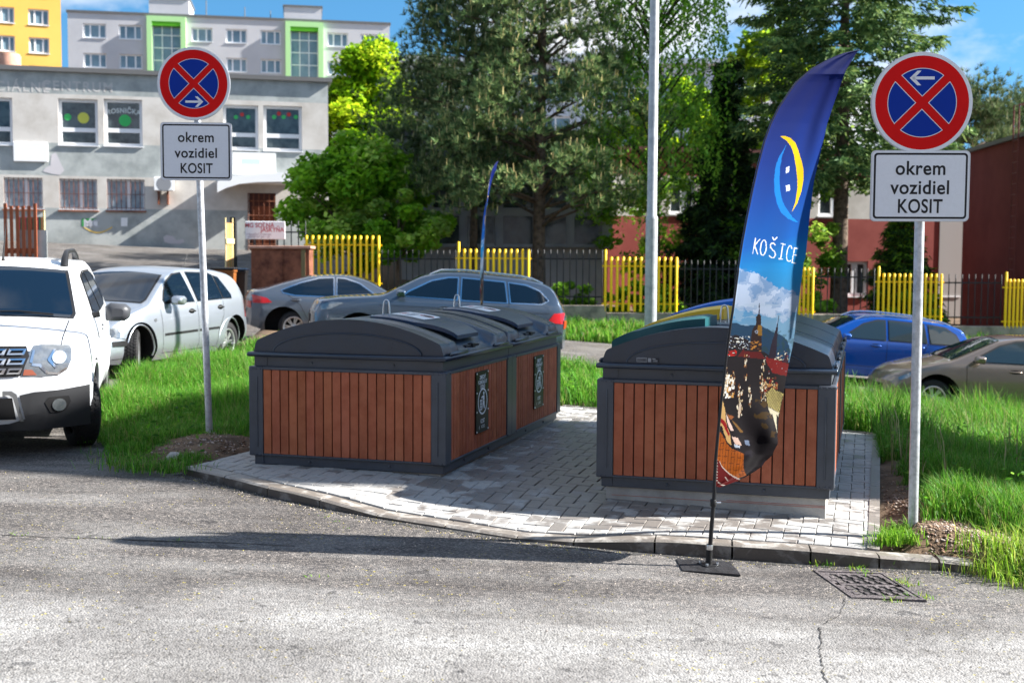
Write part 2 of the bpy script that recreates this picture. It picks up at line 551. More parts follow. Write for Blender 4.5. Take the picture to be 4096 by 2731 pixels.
# ---- ground sheet
def axis(lo, hi, c0, c1, d0, far, grow=1.25):
    a = list(np.arange(c0, c1 + 1e-6, d0))
    d = d0; x = c1
    while x < hi: d = min(d * grow, far); x += d; a.append(x)
    d = d0; x = c0
    while x > lo: d = min(d * grow, far); x -= d; a.insert(0, x)
    return np.array(a)
gx = axis(-400, 400, -5, 7, .16, 40); gy = axis(-60, 900, 6, 21, .16, 40)
GX, GY = np.meshgrid(gx, gy)
far_r = np.hypot(GX, GY - 20)
gz = GR(GX, GY)
far_z = 3 + 2 * np.tanh((GY - 40) / 100)
wgt = np.clip((far_r - 60) / 60, 0, 1)
gz = gz * (1 - wgt) + far_z * wgt
def on_asphalt(x, y):
    return inpoly(x, y, asph_out) & ~inpoly(x, y, island)
ona = on_asphalt(GX, GY)
az = AS(GX, GY) - .07
gz = np.where(ona, np.minimum(az, gz), gz)
pad_front = [(p.x, p.y) for p, _ in KPT[:12]]
padR0 = Vector(pad_front[-1])
padR1 = atZ(3492, 1735, lambda x, y: -.02)
padL1 = atZ(2250, 1626, lambda x, y: .14)
# left edge of the paving runs behind the left container
axv = Vector((sa, ca))
left_back = Vector((-2.0, 9.1)) + axv * 3.6
pad = pad_front + [(padR1.x, padR1.y), (padL1.x, padL1.y), tuple(left_back)]
inpad = inpoly(GX, GY, pad)
gz = np.where(inpad, PD(GX, GY) - .12, gz)
pcen = np.array(pad).mean(0)
padw = [tuple(np.array(p) + (np.array(p) - pcen) / np.linalg.norm(np.array(p) - pcen) * .24) for p in pad]
near_as = np.zeros_like(ona)
for dx_, dy_ in ((.2, 0), (-.2, 0), (0, .2), (0, -.2), (.14, .14), (-.14, .14), (.14, -.14), (-.14, -.14)):
    near_as |= on_asphalt(GX + dx_, GY + dy_)
near_as &= ~ona
gz = np.where(near_as, np.minimum(gz, AS(GX, GY) + .012), gz)
nearp = inpoly(GX, GY, padw) & ~inpad & ~ona
gz = np.where(nearp, np.minimum(gz, PD(GX, GY) - .02), gz)
# mounds of dug soil round the two sign posts, small unevenness in the grass
LS = Vector((-2.62, 10.15)); RS = Vector((2.505, 7.3))
for c, h, r in ((LS, .07, .32), (LS + Vector((.25, -.35)), .05, .3), (RS, .05, .22), (RS + Vector((.3, -.25)), .035, .28), (RS + Vector((.22, .7)), .05, .3)):
    gz += np.where(ona | inpad | nearp, 0, h * np.exp(-((GX - c.x) ** 2 + (GY - c.y) ** 2) / r ** 2))
bumpn = np.sin(GX * 3.1 + 1.3 * np.sin(GY * 2.3)) * np.sin(GY * 2.7 + GX) * .012
gz += np.where(ona | inpad, 0, bumpn)
nx, ny = len(gx), len(gy)
idx = np.arange(nx * ny).reshape(ny, nx)
Fq = np.stack([idx[:-1, :-1], idx[:-1, 1:], idx[1:, 1:], idx[1:, :-1]], -1).reshape(-1, 4)
ground = np_mesh('ground', np.stack([GX, GY, gz], -1).reshape(-1, 3), Fq, SOIL, smooth=180)
tag(ground, kind='structure')
def groundz(x, y):
    i = np.clip(np.searchsorted(gy, y) - 1, 0, ny - 2); j = np.clip(np.searchsorted(gx, x) - 1, 0, nx - 2)
    u = (x - gx[j]) / (gx[j + 1] - gx[j]); v = (y - gy[i]) / (gy[i + 1] - gy[i])
    return gz[i, j] * (1 - u) * (1 - v) + gz[i, j + 1] * u * (1 - v) + gz[i + 1, j] * (1 - u) * v + gz[i + 1, j + 1] * u * v

# ---- kerb
CONC = mat('kerb_concrete', (.13, .12, .11), .8, col2=(.36, .34, .31), vscale=3.2, bump=.5, bscale=60)
def damp_mat(name, dry, wet, sc, thr=.5, attr=True, soft=.03):
    m = bpy.data.materials.new(name); m.use_nodes = True
    t = m.node_tree; b = t.nodes['Principled BSDF']; nn = t.nodes.new; l = t.links.new
    tc = nn('ShaderNodeTexCoord')
    n = nn('ShaderNodeTexNoise'); n.inputs['Scale'].default_value = sc; n.inputs['Detail'].default_value = 6; n.inputs['Roughness'].default_value = .6; n.inputs['Distortion'].default_value = .3
    l(tc.outputs['Object'], n.inputs['Vector'])
    a = nn('ShaderNodeAttribute'); a.attribute_name = 'Col'
    sp = nn('ShaderNodeSeparateColor'); l(a.outputs['Color'], sp.inputs[0])
    ad = nn('ShaderNodeMath'); ad.operation = 'ADD'; l(n.outputs['Fac'], ad.inputs[0])
    if attr: l(sp.outputs[0], ad.inputs[1])
    else: ad.inputs[1].default_value = 0
    mr = nn('ShaderNodeMapRange'); mr.inputs['From Min'].default_value = thr - soft; mr.inputs['From Max'].default_value = thr + soft
    l(ad.outputs[0], mr.inputs['Value'])
    mx = nn('ShaderNodeMix'); mx.data_type = 'RGBA'; mx.inputs['A'].default_value = (*wet, 1); mx.inputs['B'].default_value = (*dry, 1)
    l(mr.outputs[0], mx.inputs['Factor'])
    f = nn('ShaderNodeTexNoise'); f.inputs['Scale'].default_value = 90; f.inputs['Detail'].default_value = 3; l(tc.outputs['Object'], f.inputs['Vector'])
    r = nn('ShaderNodeMapRange'); r.inputs['To Min'].default_value = .75; r.inputs['To Max'].default_value = 1.25; l(f.outputs['Fac'], r.inputs['Value'])
    mm = nn('ShaderNodeMix'); mm.data_type = 'RGBA'; mm.blend_type = 'MULTIPLY'; mm.inputs['Factor'].default_value = 1
    l(mx.outputs['Result'], mm.inputs['A']); l(r.outputs[0], mm.inputs['B'])
    l(mm.outputs['Result'], b.inputs['Base Color'])
    rr = nn('ShaderNodeMapRange'); rr.inputs['To Min'].default_value = .42; rr.inputs['To Max'].default_value = .85; l(mr.outputs[0], rr.inputs['Value']); l(rr.outputs[0], b.inputs['Roughness'])
    bp = nn('ShaderNodeBump'); bp.inputs['Strength'].default_value = .35; bp.inputs['Distance'].default_value = .004
    l(f.outputs['Fac'], bp.inputs['Height']); l(bp.outputs[0], b.inputs['Normal'])
    return m
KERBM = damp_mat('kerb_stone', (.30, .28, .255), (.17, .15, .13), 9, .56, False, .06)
kb = MB()
for i in range(len(KPT) - 1):
    p, zt = KPT[i]; q, zt2 = KPT[i + 1]
    d = Vector((q.x - p.x, q.y - p.y)); ln = d.length; d /= ln
    nrm = Vector((-d.y, d.x))
    if nrm.y < 0: nrm = -nrm
    g = .006
    a = Vector((p.x, p.y)) + d * g; b = Vector((q.x, q.y)) - d * g
    prof = [(0, -.2, 0), (0, 0, 1), (.022, .014, 1), (.13, .014, 1), (.135, -.2, 0)]
    vs = []
    for base, zb, z1 in ((a, p.z, zt), (b, q.z, zt2)):
        for o_, dz, top in prof:
            c = base + nrm * o_
            zz = (z1 - .016 + dz) if top else zb + dz
            vs.append((c.x, c.y, zz))
    n = len(prof)
    fs = [(k, k + 1, n + k + 1, n + k) for k in range(1, n - 1)] + [tuple(range(n)), tuple(range(2 * n - 1, n - 1, -1))]
    kb.add(vs, fs)
    kb.add(vs, [(0, 1, n + 1, n)], 1)  # front face takes the second, darker mottled material
# dark fresh asphalt infill along the foot of the kerb
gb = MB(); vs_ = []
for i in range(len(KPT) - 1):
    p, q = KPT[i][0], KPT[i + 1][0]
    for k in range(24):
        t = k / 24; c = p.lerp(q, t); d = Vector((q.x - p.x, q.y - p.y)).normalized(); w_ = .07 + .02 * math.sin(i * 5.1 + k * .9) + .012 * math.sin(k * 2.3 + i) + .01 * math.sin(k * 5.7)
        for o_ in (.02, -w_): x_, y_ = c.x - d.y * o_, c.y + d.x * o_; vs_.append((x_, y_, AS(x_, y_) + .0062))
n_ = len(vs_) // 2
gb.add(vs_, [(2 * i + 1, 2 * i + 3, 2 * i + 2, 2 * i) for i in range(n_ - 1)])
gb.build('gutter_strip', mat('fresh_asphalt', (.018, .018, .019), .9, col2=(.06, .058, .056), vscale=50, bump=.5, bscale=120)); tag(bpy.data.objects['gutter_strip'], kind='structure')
# flush edging strip right and back
def strip(a, b, w, inward):
    a = Vector(a); b = Vector(b); k = max(1, int((b - a).length / 1.0)); d = (b - a) / k; dn = d.normalized(); nr = Vector((-dn.y, dn.x)) * w * inward
    for i in range(k):
        p0 = a + d * i + dn * .004; p1 = a + d * (i + 1) - dn * .004
        q = [p0, p1, p1 + nr, p0 + nr]
        zs = [PD(v.x, v.y) + .008 for v in q]
        vs = [(v.x, v.y, z - .2) for v, z in zip(q, zs)] + [(v.x, v.y, z) for v, z in zip(q, zs)]
        kb.add(vs, [(0, 1, 2, 3), (4, 5, 6, 7), (0, 1, 5, 4), (1, 2, 6, 5), (2, 3, 7, 6), (3, 0, 4, 7)])
strip(padR0 + Vector((-.03, .14)), (padR1.x, padR1.y), .07, -1)
strip((padR1.x, padR1.y), (padL1.x, padL1.y), .07, -1)
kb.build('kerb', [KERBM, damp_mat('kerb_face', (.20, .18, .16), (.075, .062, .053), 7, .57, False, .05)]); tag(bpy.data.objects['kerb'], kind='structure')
# broken lump of old concrete at the kerb's left end + old kerb remains on the right

# ---- paving (herringbone blocks, real joints)
def clip(poly, a, b):
    out_ = []
    n = len(poly)
    def sd(p): return (b[0] - a[0]) * (p[1] - a[1]) - (b[1] - a[1]) * (p[0] - a[0])
    for i in range(n):
        p, q = poly[i], poly[(i + 1) % n]
        sp_, sq = sd(p), sd(q)
        if sp_ >= 0: out_.append(p)
        if (sp_ >= 0) != (sq >= 0):
            t = sp_ / (sp_ - sq); out_.append((p[0] + t * (q[0] - p[0]), p[1] + t * (q[1] - p[1])))
    return out_
# inner front line offset by the kerb width
inner = []
for i, (p, _) in enumerate(KPT[:12]):
    a = KPT[max(0, i - 1)][0]; b = KPT[min(11, i + 1)][0]
    d = Vector((b.x - a.x, b.y - a.y)).normalized(); inner.append((p.x - d.y * .137, p.y + d.x * .137))
padin = inner + pad[12:]
vs = MB()
bw, bl = .095, .19
rb = random.Random(3)
base = Vector((RC.x, RC.y))
ux = Vector((ca, -sa)); uy = Vector((sa, ca))
def pv(u, v): return (base.x + ux.x * u + uy.x * v, base.y + ux.y * u + uy.y * v)
def herring():
    R = []
    for i in range(-80, 80):
        for j in range(-60, 110):
            r = (i - j) % 4
            # horizontal brick starts where r==0 (covers r 0,1); vertical brick starts where r==3 going up (covers r 3,2)
            if r == 0: R.append((i * bw, j * bw, bl, bw))
            elif r == 3: R.append((i * bw, j * bw, bw, bl))
    return R
for (x0, y0, w_, h_) in herring():
    cxy = pv(x0 + w_ / 2, y0 + h_ / 2)
    if not (-3.2 < cxy[0] < 4.6 and 6.2 < cxy[1] < 14.5): continue
    P4 = [pv(x0, y0), pv(x0 + w_, y0), pv(x0 + w_, y0 + h_), pv(x0, y0 + h_)]
    for i in range(len(padin)):
        P4 = clip(P4, padin[i], padin[(i + 1) % len(padin)])
        if len(P4) < 3: break
    if len(P4) < 3: continue
    ar = abs(sum(P4[i][0] * P4[(i + 1) % len(P4)][1] - P4[(i + 1) % len(P4)][0] * P4[i][1] for i in range(len(P4)))) / 2
    if ar < .0012: continue
    c = Vector((sum(p[0] for p in P4) / len(P4), sum(p[1] for p in P4) / len(P4)))
    dz = rb.uniform(-.0025, .0025)
    def ins(P, e):
        r = []
        for p in P:
            v = Vector(p) - c; s_ = max(.2, 1 - e / max(v.length * .75, 1e-3)); r.append(c + v * s_)
        return r
    A = ins(P4, .0025); B = ins(P4, .007)
    n = len(P4)
    V3 = [(p.x, p.y, PD(p.x, p.y) - .05) for p in A] + [(p.x, p.y, PD(p.x, p.y) - .005 + dz) for p in A] + [(p.x, p.y, PD(p.x, p.y) + dz) for p in B]
    F3 = [tuple(range(2 * n, 3 * n))]
    for k in range(n):
        k2 = (k + 1) % n
        F3 += [(k, k2, n + k2, n + k), (n + k, n + k2, 2 * n + k2, 2 * n + k)]
    # red channel: how dry this block is
    # damp strip between and in front of the containers, dry towards the road
    w1 = math.exp(-((c.x - .75) ** 2 / 1.0 + (c.y - 9.2) ** 2 / 3.5))
    edge = min(1, max(0, (c.y - (7.5 + (.0 - c.x) * .35)) / 1.0))
    w2 = -.07 if c.x > 2.2 else 0
    dry = .10 - .24 * w1 - .08 * edge + rb.uniform(-.06, .06) - w2
    if rb.random() < .06: dry -= .15
    vs.add(V3, F3, 0, (max(0, dry + .2), 0, 0))
PAVE = damp_mat('paving_block', (.30, .295, .285), (.165, .15, .138), 4.5, .68, True, .05)
vs.build('paving', PAVE); tag(bpy.data.objects['paving'], kind='structure')
# mortar bed below the blocks
bed = sheet('paving_bed', pad, PD, .5, mat('sand', (.07, .065, .055), .95), -.014); tag(bed, kind='structure')
# ------------------------------------------------------------------ shared materials
ANTH = mat('anthracite_metal', (.046, .054, .070), .42, 0, var=.12, vscale=5, spec=.5, rvar=.08)
PLAST = mat('dark_plastic', (.004, .014, .032), .30, spec=.7, var=.12, vscale=6, bump=.12, bscale=260, rvar=.08)  # blue of the sky's reflection is mixed into this base colour
PLAST2 = mat('flap_plastic', (.007, .032, .080), .30, spec=.7, var=.1, vscale=6, bump=.1, bscale=260)  # flaps carry even more of the reflected sky blue in their colour
BLACK = mat('black_plastic', (.012, .012, .013), .45)
STEEL = mat('bright_steel', (.6, .62, .64), .28, 1)
GALV = mat('galvanised_steel', (.34, .36, .38), .5, .55, col2=(.52, .54, .57), vscale=22, rvar=.12, detail=8)
WHITE = mat('white_enamel', (.78, .79, .8), .4)
def wpc():
    m = mat('wood_composite', (.28, .082, .042), .7, spec=.15, col2=(.35, .112, .060), vscale=7, bump=.25, bscale=180)
    t = m.node_tree; b = t.nodes['Principled BSDF']; src = b.inputs['Base Color'].links[0].from_socket
    v = t.nodes.new('ShaderNodeTexVoronoi'); v.inputs['Scale'].default_value = 70
    tc = t.nodes.new('ShaderNodeTexCoord'); t.links.new(tc.outputs['Object'], v.inputs['Vector'])
    r = t.nodes.new('ShaderNodeMapRange'); r.inputs['From Min'].default_value = .10; r.inputs['From Max'].default_value = .07
    t.links.new(v.outputs['Distance'], r.inputs['Value'])
    s2 = t.nodes.new('ShaderNodeSeparateColor'); t.links.new(v.outputs['Color'], s2.inputs[0])
    g = t.nodes.new('ShaderNodeMath'); g.operation = 'GREATER_THAN'; g.inputs[1].default_value = .8; t.links.new(s2.outputs[0], g.inputs[0])
    g2 = t.nodes.new('ShaderNodeMath'); g2.operation = 'MULTIPLY'; t.links.new(r.outputs[0], g2.inputs[0]); t.links.new(g.outputs[0], g2.inputs[1])
    mx = t.nodes.new('ShaderNodeMix'); mx.data_type = 'RGBA'; mx.inputs['B'].default_value = (.34, .2, .16, 1)
    t.links.new(src, mx.inputs['A']); t.links.new(g2.outputs[0], mx.inputs['Factor']); at_ = t.nodes.new('ShaderNodeAttribute'); at_.attribute_name = 'Col'
    mu = t.nodes.new('ShaderNodeMix'); mu.data_type = 'RGBA'; mu.blend_type = 'MULTIPLY'; mu.inputs['Factor'].default_value = 1
    t.links.new(mx.outputs['Result'], mu.inputs['A']); t.links.new(at_.outputs['Color'], mu.inputs['B']); t.links.new(mu.outputs['Result'], b.inputs['Base Color'])
    return m
WPC = wpc()
CWALL = mat('cast_concrete', (.3, .28, .25), .85, col2=(.42, .4, .37), vscale=3, bump=.3, bscale=50)

# ------------------------------------------------------------------ waste containers
CW, CP, CQ, CL, CG = 1.589, .1143, .1245, 1.4086, .2839
CT = 2 * CQ + 2 * CL + CG
Z0 = .165                                     # world height of the skirt's lower edge
def smst(a, b, x):
    t = min(1, max(0, (x - a) / (b - a))); return t * t * (3 - 2 * t)
def archz(u):
    """lid height above the flange for u 0..1 across the front"""
    h = .075 + .182 * (1 - (2 * u - 1) ** 2)
    e = min(u, 1 - u)
    return h * (1 - (1 - min(1, e / .022)) ** 2) if e < .022 else h
def container(origin, nmod, side, flapcols, label, sunken):
    root = empty('waste_container', (origin.x, origin.y, Z0), -YAW, label, 'waste container', 'slatted waste container blocks on the paved pad')
    w0, w1 = .0864, .724                      # slats bottom / top (local z)
    # skirt
    m = MB()
    m.box(-CW + .03, -.03, .03, CT - .03, 0, w0 - .012, bev=.004)
    m.box(-CW + .055 + .04, -CW + .055 + .052, .022, .03, 0.004, w0 - .02)
    for x in (-1.1, -.45): m.lathe([(0.0, .012), (.009, .01), (.012, 0)], 10, Matrix.Translation((x, .03, .035)) @ Matrix.Rotation(math.pi / 2, 4, 'X'))
    for y in (.5, 1.1, 2.2, 2.8): m.lathe([(0.0, .012), (.009, .01), (.012, 0)], 10, Matrix.Translation((-.03, y, .035)) @ Matrix.Rotation(math.pi / 2, 4, 'Y'))
    m.build('skirt', ANTH, root, 40)
    # concrete plinth, down to the paving
    m = MB()
    m.box(-CW + .06, -.055, .055, CT - .06, -.32, .002)
    if sunken: m.box(-CW + .1, -.0555, .052, .056, -.062, -.059, 1); m.box(-.7, -.06, .0525, .056, -.052, -.049, 1)
    m.build('plinth', [CWALL, mat('chalk_line', (.45, .17, .14), .9)], root)
    # frame: corner posts, mid posts, rails, frieze
    m = MB()
    def post(x0, x1, y0, y1):
        m.box(x0, x1, y0, y1, w0 - .02, w1 + .025, bev=.006)
    for ys in ((0, CQ), (CT - CQ, CT)):
        post(-CP, 0, *ys); post(-CW, -CW + CP, *ys)
    mid = CQ + CL
    post(-.06, 0, mid + .004, mid + CG * .5 - .004); post(-.058, -.002, mid + CG * .5 + .002, mid + CG - .004)
    post(-CW, -CW + .06, mid + .004, mid + CG - .004)
    # pressed rib in each front post + bolts
    for x in (-CP * .55, -CW + CP * .62):
        m.tube([(x, -.0005, w0 + .05), (x, -.0025, w0 + .06), (x, -.0025, w1 - .06), (x, -.0005, w1 - .05)], .0055, 8)
    for x in (-.03, -.06, -.095, -CW + .03, -CW + .06, -CW + .095):
        for z in (w1 + .008, w0 - .006): m.lathe([(0, .006), (.006, .005), (.008, 0)], 8, Matrix.Translation((x, .0, z)) @ Matrix.Rotation(math.pi / 2, 4, 'X'))
    for y in (.02, .1, mid + .02, mid + CG - .02):
        for z in (w1 + .008, w0 - .004): m.lathe([(0, .006), (.006, .005), (.008, 0)], 8, Matrix.Translation((0.0, y, z)) @ Matrix.Rotation(math.pi / 2, 4, 'Y'))
    # rails
    for y0, y1 in ((.004, .03), (CT - .03, CT - .004)):
        m.box(-CW + CP, -CP, y0, y1, w1, w1 + .024, bev=.003); m.box(-CW + CP, -CP, y0, y1, w0 - .016, w0, bev=.003)
    for a, b in ((CQ, CQ + CL), (CQ + CL + CG, CT - CQ)):
        for x0, x1 in ((-.03, -.004), (-CW + .004, -CW + .03)):
            m.box(x0, x1, a, b, w1, w1 + .024, bev=.003); m.box(x0, x1, a, b, w0 - .016, w0, bev=.003)
    m.build('frame', ANTH, root, 40)
    m = MB()
    m.box(-CW + .035, -.035, .035, CT / 2 - .003, w1 + .02, w1 + .1, bev=.003)
    m.box(-CW + .035, -.035, CT / 2 + .003, CT - .035, w1 + .02, w1 + .1, bev=.003)
    m.box(-CW + .033, -CW + .14, .031, .04, w1 + .03, w1 + .1); m.box(-.14, -.033, .031, .04, w1 + .03, w1 + .1)
    for x in (-1.08, -.42): m.lathe([(0, .008), (.009, .006), (.011, 0)], 10, Matrix.Translation((x, .035, w1 + .06)) @ Matrix.Rotation(math.pi / 2, 4, 'X'))
    m.build('frieze', ANTH, root, 40)
    # slat panels
    def slats(name, ax, a, b, plane, outward, n):
        m = MB(); p = (b - a) / n
        for i in range(n):
            s0, s1 = a + i * p + .0045, a + (i + 1) * p - .0045
            dj = rb.uniform(-.0008, .0008); tv_ = rb.uniform(.96, 1.20); tc_ = (tv_, tv_ * rb.uniform(.95, 1.05), tv_ * rb.uniform(.93, 1.05))
            if ax == 'x': m.box(s0, s1, plane + .004 + dj, plane + .03, w0, w1, 0, tc_, bev=.0025)
            else:
                x0, x1 = (plane - .03, plane - .004 + dj) if outward > 0 else (plane + .004 - dj, plane + .03)
                m.box(x0, x1, s0, s1, w0, w1, 0, tc_, bev=.0025)
        if ax == 'x': m.box(a, b, plane + .024, plane + .034, w0, w1, 1)
        else:
            x0, x1 = (plane - .034, plane - .024) if outward > 0 else (plane + .024, plane + .034)
            m.box(x0, x1, a, b, w0, w1, 1)
        return m.build('slat_panel', [WPC, mat('slat_backing', (.02, .018, .016), .8)], root)
    slats('slat_panel', 'x', -CW + CP, -CP, .004, 1, 19)
    for a, b in ((CQ, CQ + CL), (CQ + CL + CG, CT - CQ)):
        slats('slat_panel', 'y', a, b, -.004, 1, 20); slats('slat_panel', 'y', a, b, -CW + .004, -1, 20)
    # lids
    zf = w1 + .1
    pit = CT / nmod
    for k in range(nmod):
        y0, y1 = k * pit + .002, (k + 1) * pit - .002
        m = MB()
        nu, nv = 60, 40
        us = [0, .004, .01, .016, .022] + [.022 + (1 - .044) * i / (nu - 8) for i in range(1, nu - 8)] + [.978, .984, .99, .996, 1]
        vsn = sorted(set([0, .008, .02, .035] + [i / nv for i in range(2, nv - 1)] + [.965, .98, .992, 1]))
        def fl(u, v, off=0.0):
            uu = u if side > 0 else 1 - u
            h = archz(u)
            # raised bands at both ends, sunken bay for the flap in the middle
            bay = smst(.20, .26, v) * (1 - smst(.74, .80, v)) * smst(.42, .5, uu)
            notch = smst(.2, .25, v) * (1 - smst(.75, .8, v)) * smst(.9, .955, uu)
            h -= .045 * bay * min(1, h / .06) + .03 * notch * min(1, h / .08)
            h -= .022 * (math.exp(-((v - .12) / .022) ** 2) + math.exp(-((v - .88) / .022) ** 2)) * smst(.3, .5, uu) * min(1, h / .06) * 0.6
            e = min(v, 1 - v)
            h *= 1 - .55 * (1 - smst(0, .02, e)) * (0 if (k == 0 and v < .5) or (k == nmod - 1 and v > .5) else 1)
            return max(0.0, h) + off
        ex = .028
        def pos(u, v):
            x = -CW + ex + (CW - 2 * ex) * u
            return x, y0 + ex * (1 if k == 0 and v < .5 else .0) * (1 - v) + (y1 - y0) * v - (ex * v if k == nmod - 1 else 0)
        V3 = []
        for v in vsn:
            for u in us:
                x, y = pos(u, v); V3.append((x, y, zf + .034 + fl(u, v)))
        a = len(us)
        F3 = [(j * a + i, j * a + i + 1, (j + 1) * a + i + 1, (j + 1) * a + i) for j in range(len(vsn) - 1) for i in range(a - 1)]
        # end walls
        for j, flip in ((0, False), (len(vsn) - 1, True)):
            b0 = len(V3)
            for i, u in enumerate(us):
                x, y = pos(u, vsn[j]); V3.append((x, y, zf + .03))
            for i in range(a - 1):
                f = (j * a + i, b0 + i, b0 + i + 1, j * a + i + 1); F3.append(f if not flip else f[::-1])
        m.add(V3, F3)
        lid = m.build('lid', PLAST, root, 38)
        # flange with a softly waved lower edge on the long sides
        m = MB()
        sy0 = y0 - (.02 if k == 0 else 0); sy1 = y1 + (.02 if k == nmod - 1 else 0)
        m.box(-CW - .006, .006, sy0, sy1, zf + .0, zf + .034, bev=.007)
        for kx, xs in ((1, (-.02, .004)), (-1, (-CW - .004, -CW + .02))):
            for t0, t1 in ((.06, .3), (.7, .94)):
                m.box(xs[0], xs[1], y0 + (y1 - y0) * t0, y0 + (y1 - y0) * t1, zf + .025, zf + .062, bev=.012)
        m.build('flange', PLAST, lid, 50)
        # flap
        fu0, fu1 = (.50, .94) if side > 0 else (.56, 1.0)
        def fp(u, v, off):
            uu = u if side > 0 else 1 - u
            x, y = pos(uu, v)
            off = off + (.045 + .03 * k if side < 0 and off > 0 else 0)
            e = min((u - fu0) / .03, (fu1 - u) / .05, (v - .27) / .03, (.73 - v) / .03)
            h = .075 + .182 * (1 - (2 * uu - 1) ** 2)
            return (x, y, zf + .034 + h + off + .014 * min(1, max(0, e)) ** .5 - (.018 if off < 0 else 0))
        m = MB()
        NU, NV = 26, 16
        T = []; Bt = []
        for j in range(NV + 1):
            for i in range(NU + 1):
                v = .27 + .46 * j / NV; u = fu0 + (fu1 - fu0) * i / NU
                # narrower tongue towards the edge
                vv = .5 + (v - .5) * (1 - .32 * smst(.72, .94, u)) * (1.35 if side < 0 else 1)
                T.append(fp(u, vv, .006)); Bt.append(fp(u, vv, -.006))
        a2 = NU + 1; o2 = len(T)
        F2 = [(j * a2 + i, j * a2 + i + 1, (j + 1) * a2 + i + 1, (j + 1) * a2 + i) for j in range(NV) for i in range(NU)]
        F2 += [tuple(x + o2 for x in f[::-1]) for f in F2]
        ring = [i for i in range(NU)] + [j * a2 + NU for j in range(NV)] + [NV * a2 + i for i in range(NU, 0, -1)] + [j * a2 for j in range(NV, 0, -1)]
        F2 += [(ring[i], ring[(i + 1) % len(ring)], ring[(i + 1) % len(ring)] + o2, ring[i] + o2) for i in range(len(ring))]
        m.add(T + Bt, F2)
        fc = flapcols[k]
        flap = m.build('flap', fc, lid, 40)
        # handle mouth: dark slot under the tongue + small catch
        m = MB()
        xe = pos(.955 if side > 0 else .045, .5)[0]
        yc = (y0 + y1) / 2
        m.box(xe - .02, xe + .02, yc - .16, yc + .16, zf + .036, zf + .075, 0, bev=.004)
        m.box(xe - .012, xe + .032, yc - .035, yc + .035, zf + .034, zf + .085, 0, bev=.004)
        m.build('catch', BLACK, lid, 40)
        # side slot on the flap
        if side > 0:
            def st(a_, b_):
                p = fp(a_, b_, .0078); return p
            m = MB()
            U0, U1, V0, V1 = .555, .745, .38, .63
            pl = [(U0 + .012, V0), (U1 - .012, V0), (U1, V0 + .012), (U1, V1 - .012), (U1 - .012, V1), (U0 + .012, V1), (U0, V1 - .012), (U0, V0 + .012)]
            decal(m, pl, st, .03, 0)
            st2 = lambda a_, b_: fp(a_, b_, .0092)
            # ZÁKAZ heading and prohibition roundel with a bin bag
            tv, tf = text2d('ZÁKAZ', .052, .9, .0012)
            m.add([st2(.585 + (-p[1] + .02) * .62 + .0, .505 + p[0] / pit * 1.0) for p in tv], tf, 1)
            for ln in range(5):
                uu0 = .615 + ln * .009; m.add([st2(uu0, .42), st2(uu0 + .003, .42), st2(uu0 + .003, .58), st2(uu0, .58)], [(0, 1, 2, 3)], 3)
            n = 36; cu, cv = .70, .545; ru, rv = .036, .038
            ringv = []
            for q in range(n):
                t = 2 * math.pi * q / n
                ringv += [st2(cu + ru * math.cos(t), cv + rv * math.sin(t)), st2(cu + ru * .86 * math.cos(t), cv + rv * .86 * math.sin(t))]
            m.add(ringv, [(2 * q, 2 * ((q + 1) % n), 2 * ((q + 1) % n) + 1, 2 * q + 1) for q in range(n)], 1)
            bag = [(.672, .53), (.676, .56), (.70, .575), (.722, .57), (.73, .545), (.722, .52), (.70, .515), (.69, .53)]
            m.add([st2(*p) for p in bag], [tuple(range(8))], 2)
            m.build('warning_sticker', [WHITE, mat('print_red', (.55, .02, .02), .5), mat('print_black', (.015, .015, .017), .5), mat('print_grey', (.25, .27, .3), .5)], flap)
    # embossed arch on the front gable
    m = MB()
    def arc(s_): return [(-CW / 2 + (CW / 2 - .2) * math.cos(t), zf + .036 + s_ * math.sin(t)) for t in [math.pi * i / 40 for i in range(41)]]
    P = arc(.15)
    m.prism(P, lambda a_, b_: (a_, .034, b_), lambda a_, b_: (a_, .020, b_))
    m.tube([(p[0], .021, p[1]) for p in P], .006, 8)
    m.build('gable_emboss', PLAST, root, 60)
    # lifting loops
    for y in ([.62, .62 + pit] if nmod == 2 else [.62]):
        m = MB(); x = -.72 if side > 0 else -.80
        zt = zf + .034 + archz(.5 + (.04 if side > 0 else 0))
        pts = [(x - .03, y, zt - .01), (x - .026, y, zt + .07)] + [(x - .022 * math.cos(t), y, zt + .1 + .03 * math.sin(t)) for t in [math.pi * i / 8 for i in range(9)]] + [(x + .026, y, zt + .07), (x + .03, y, zt - .01)]
        m.tube(pts, .0065, 8)
        m.box(x - .05, x + .05, y - .02, y + .02, zt - .004, zt + .004)
        m.build('lifting_loop', STEEL, root, 60)
        for dx, dy in ((-.14, .05), (.0, .06), (.16, .04)): m = MB(); m.lathe([(0, .012), (.007, .011), (.008, 0)], 10, Matrix.Translation((x + dx, y + dy, zt - .004))); m.build('bolt', STEEL, root, 60)
    return root
YELP = mat('yellow_plastic', (.72, .47, .04), .4)
BLUP = mat('blue_plastic', (.01, .14, .55), .4)
GRNP = mat('teal_plastic', (.008, .075, .085), .4)
C1 = container(LC, 2, 1, [PLAST2, PLAST2], 'left brown-slatted waste container block with dark lids and white stickers', False)
C2 = container(RC, 3, -1, [GRNP, YELP, BLUP], 'right brown-slatted waste container block with teal, yellow and blue flaps', True)
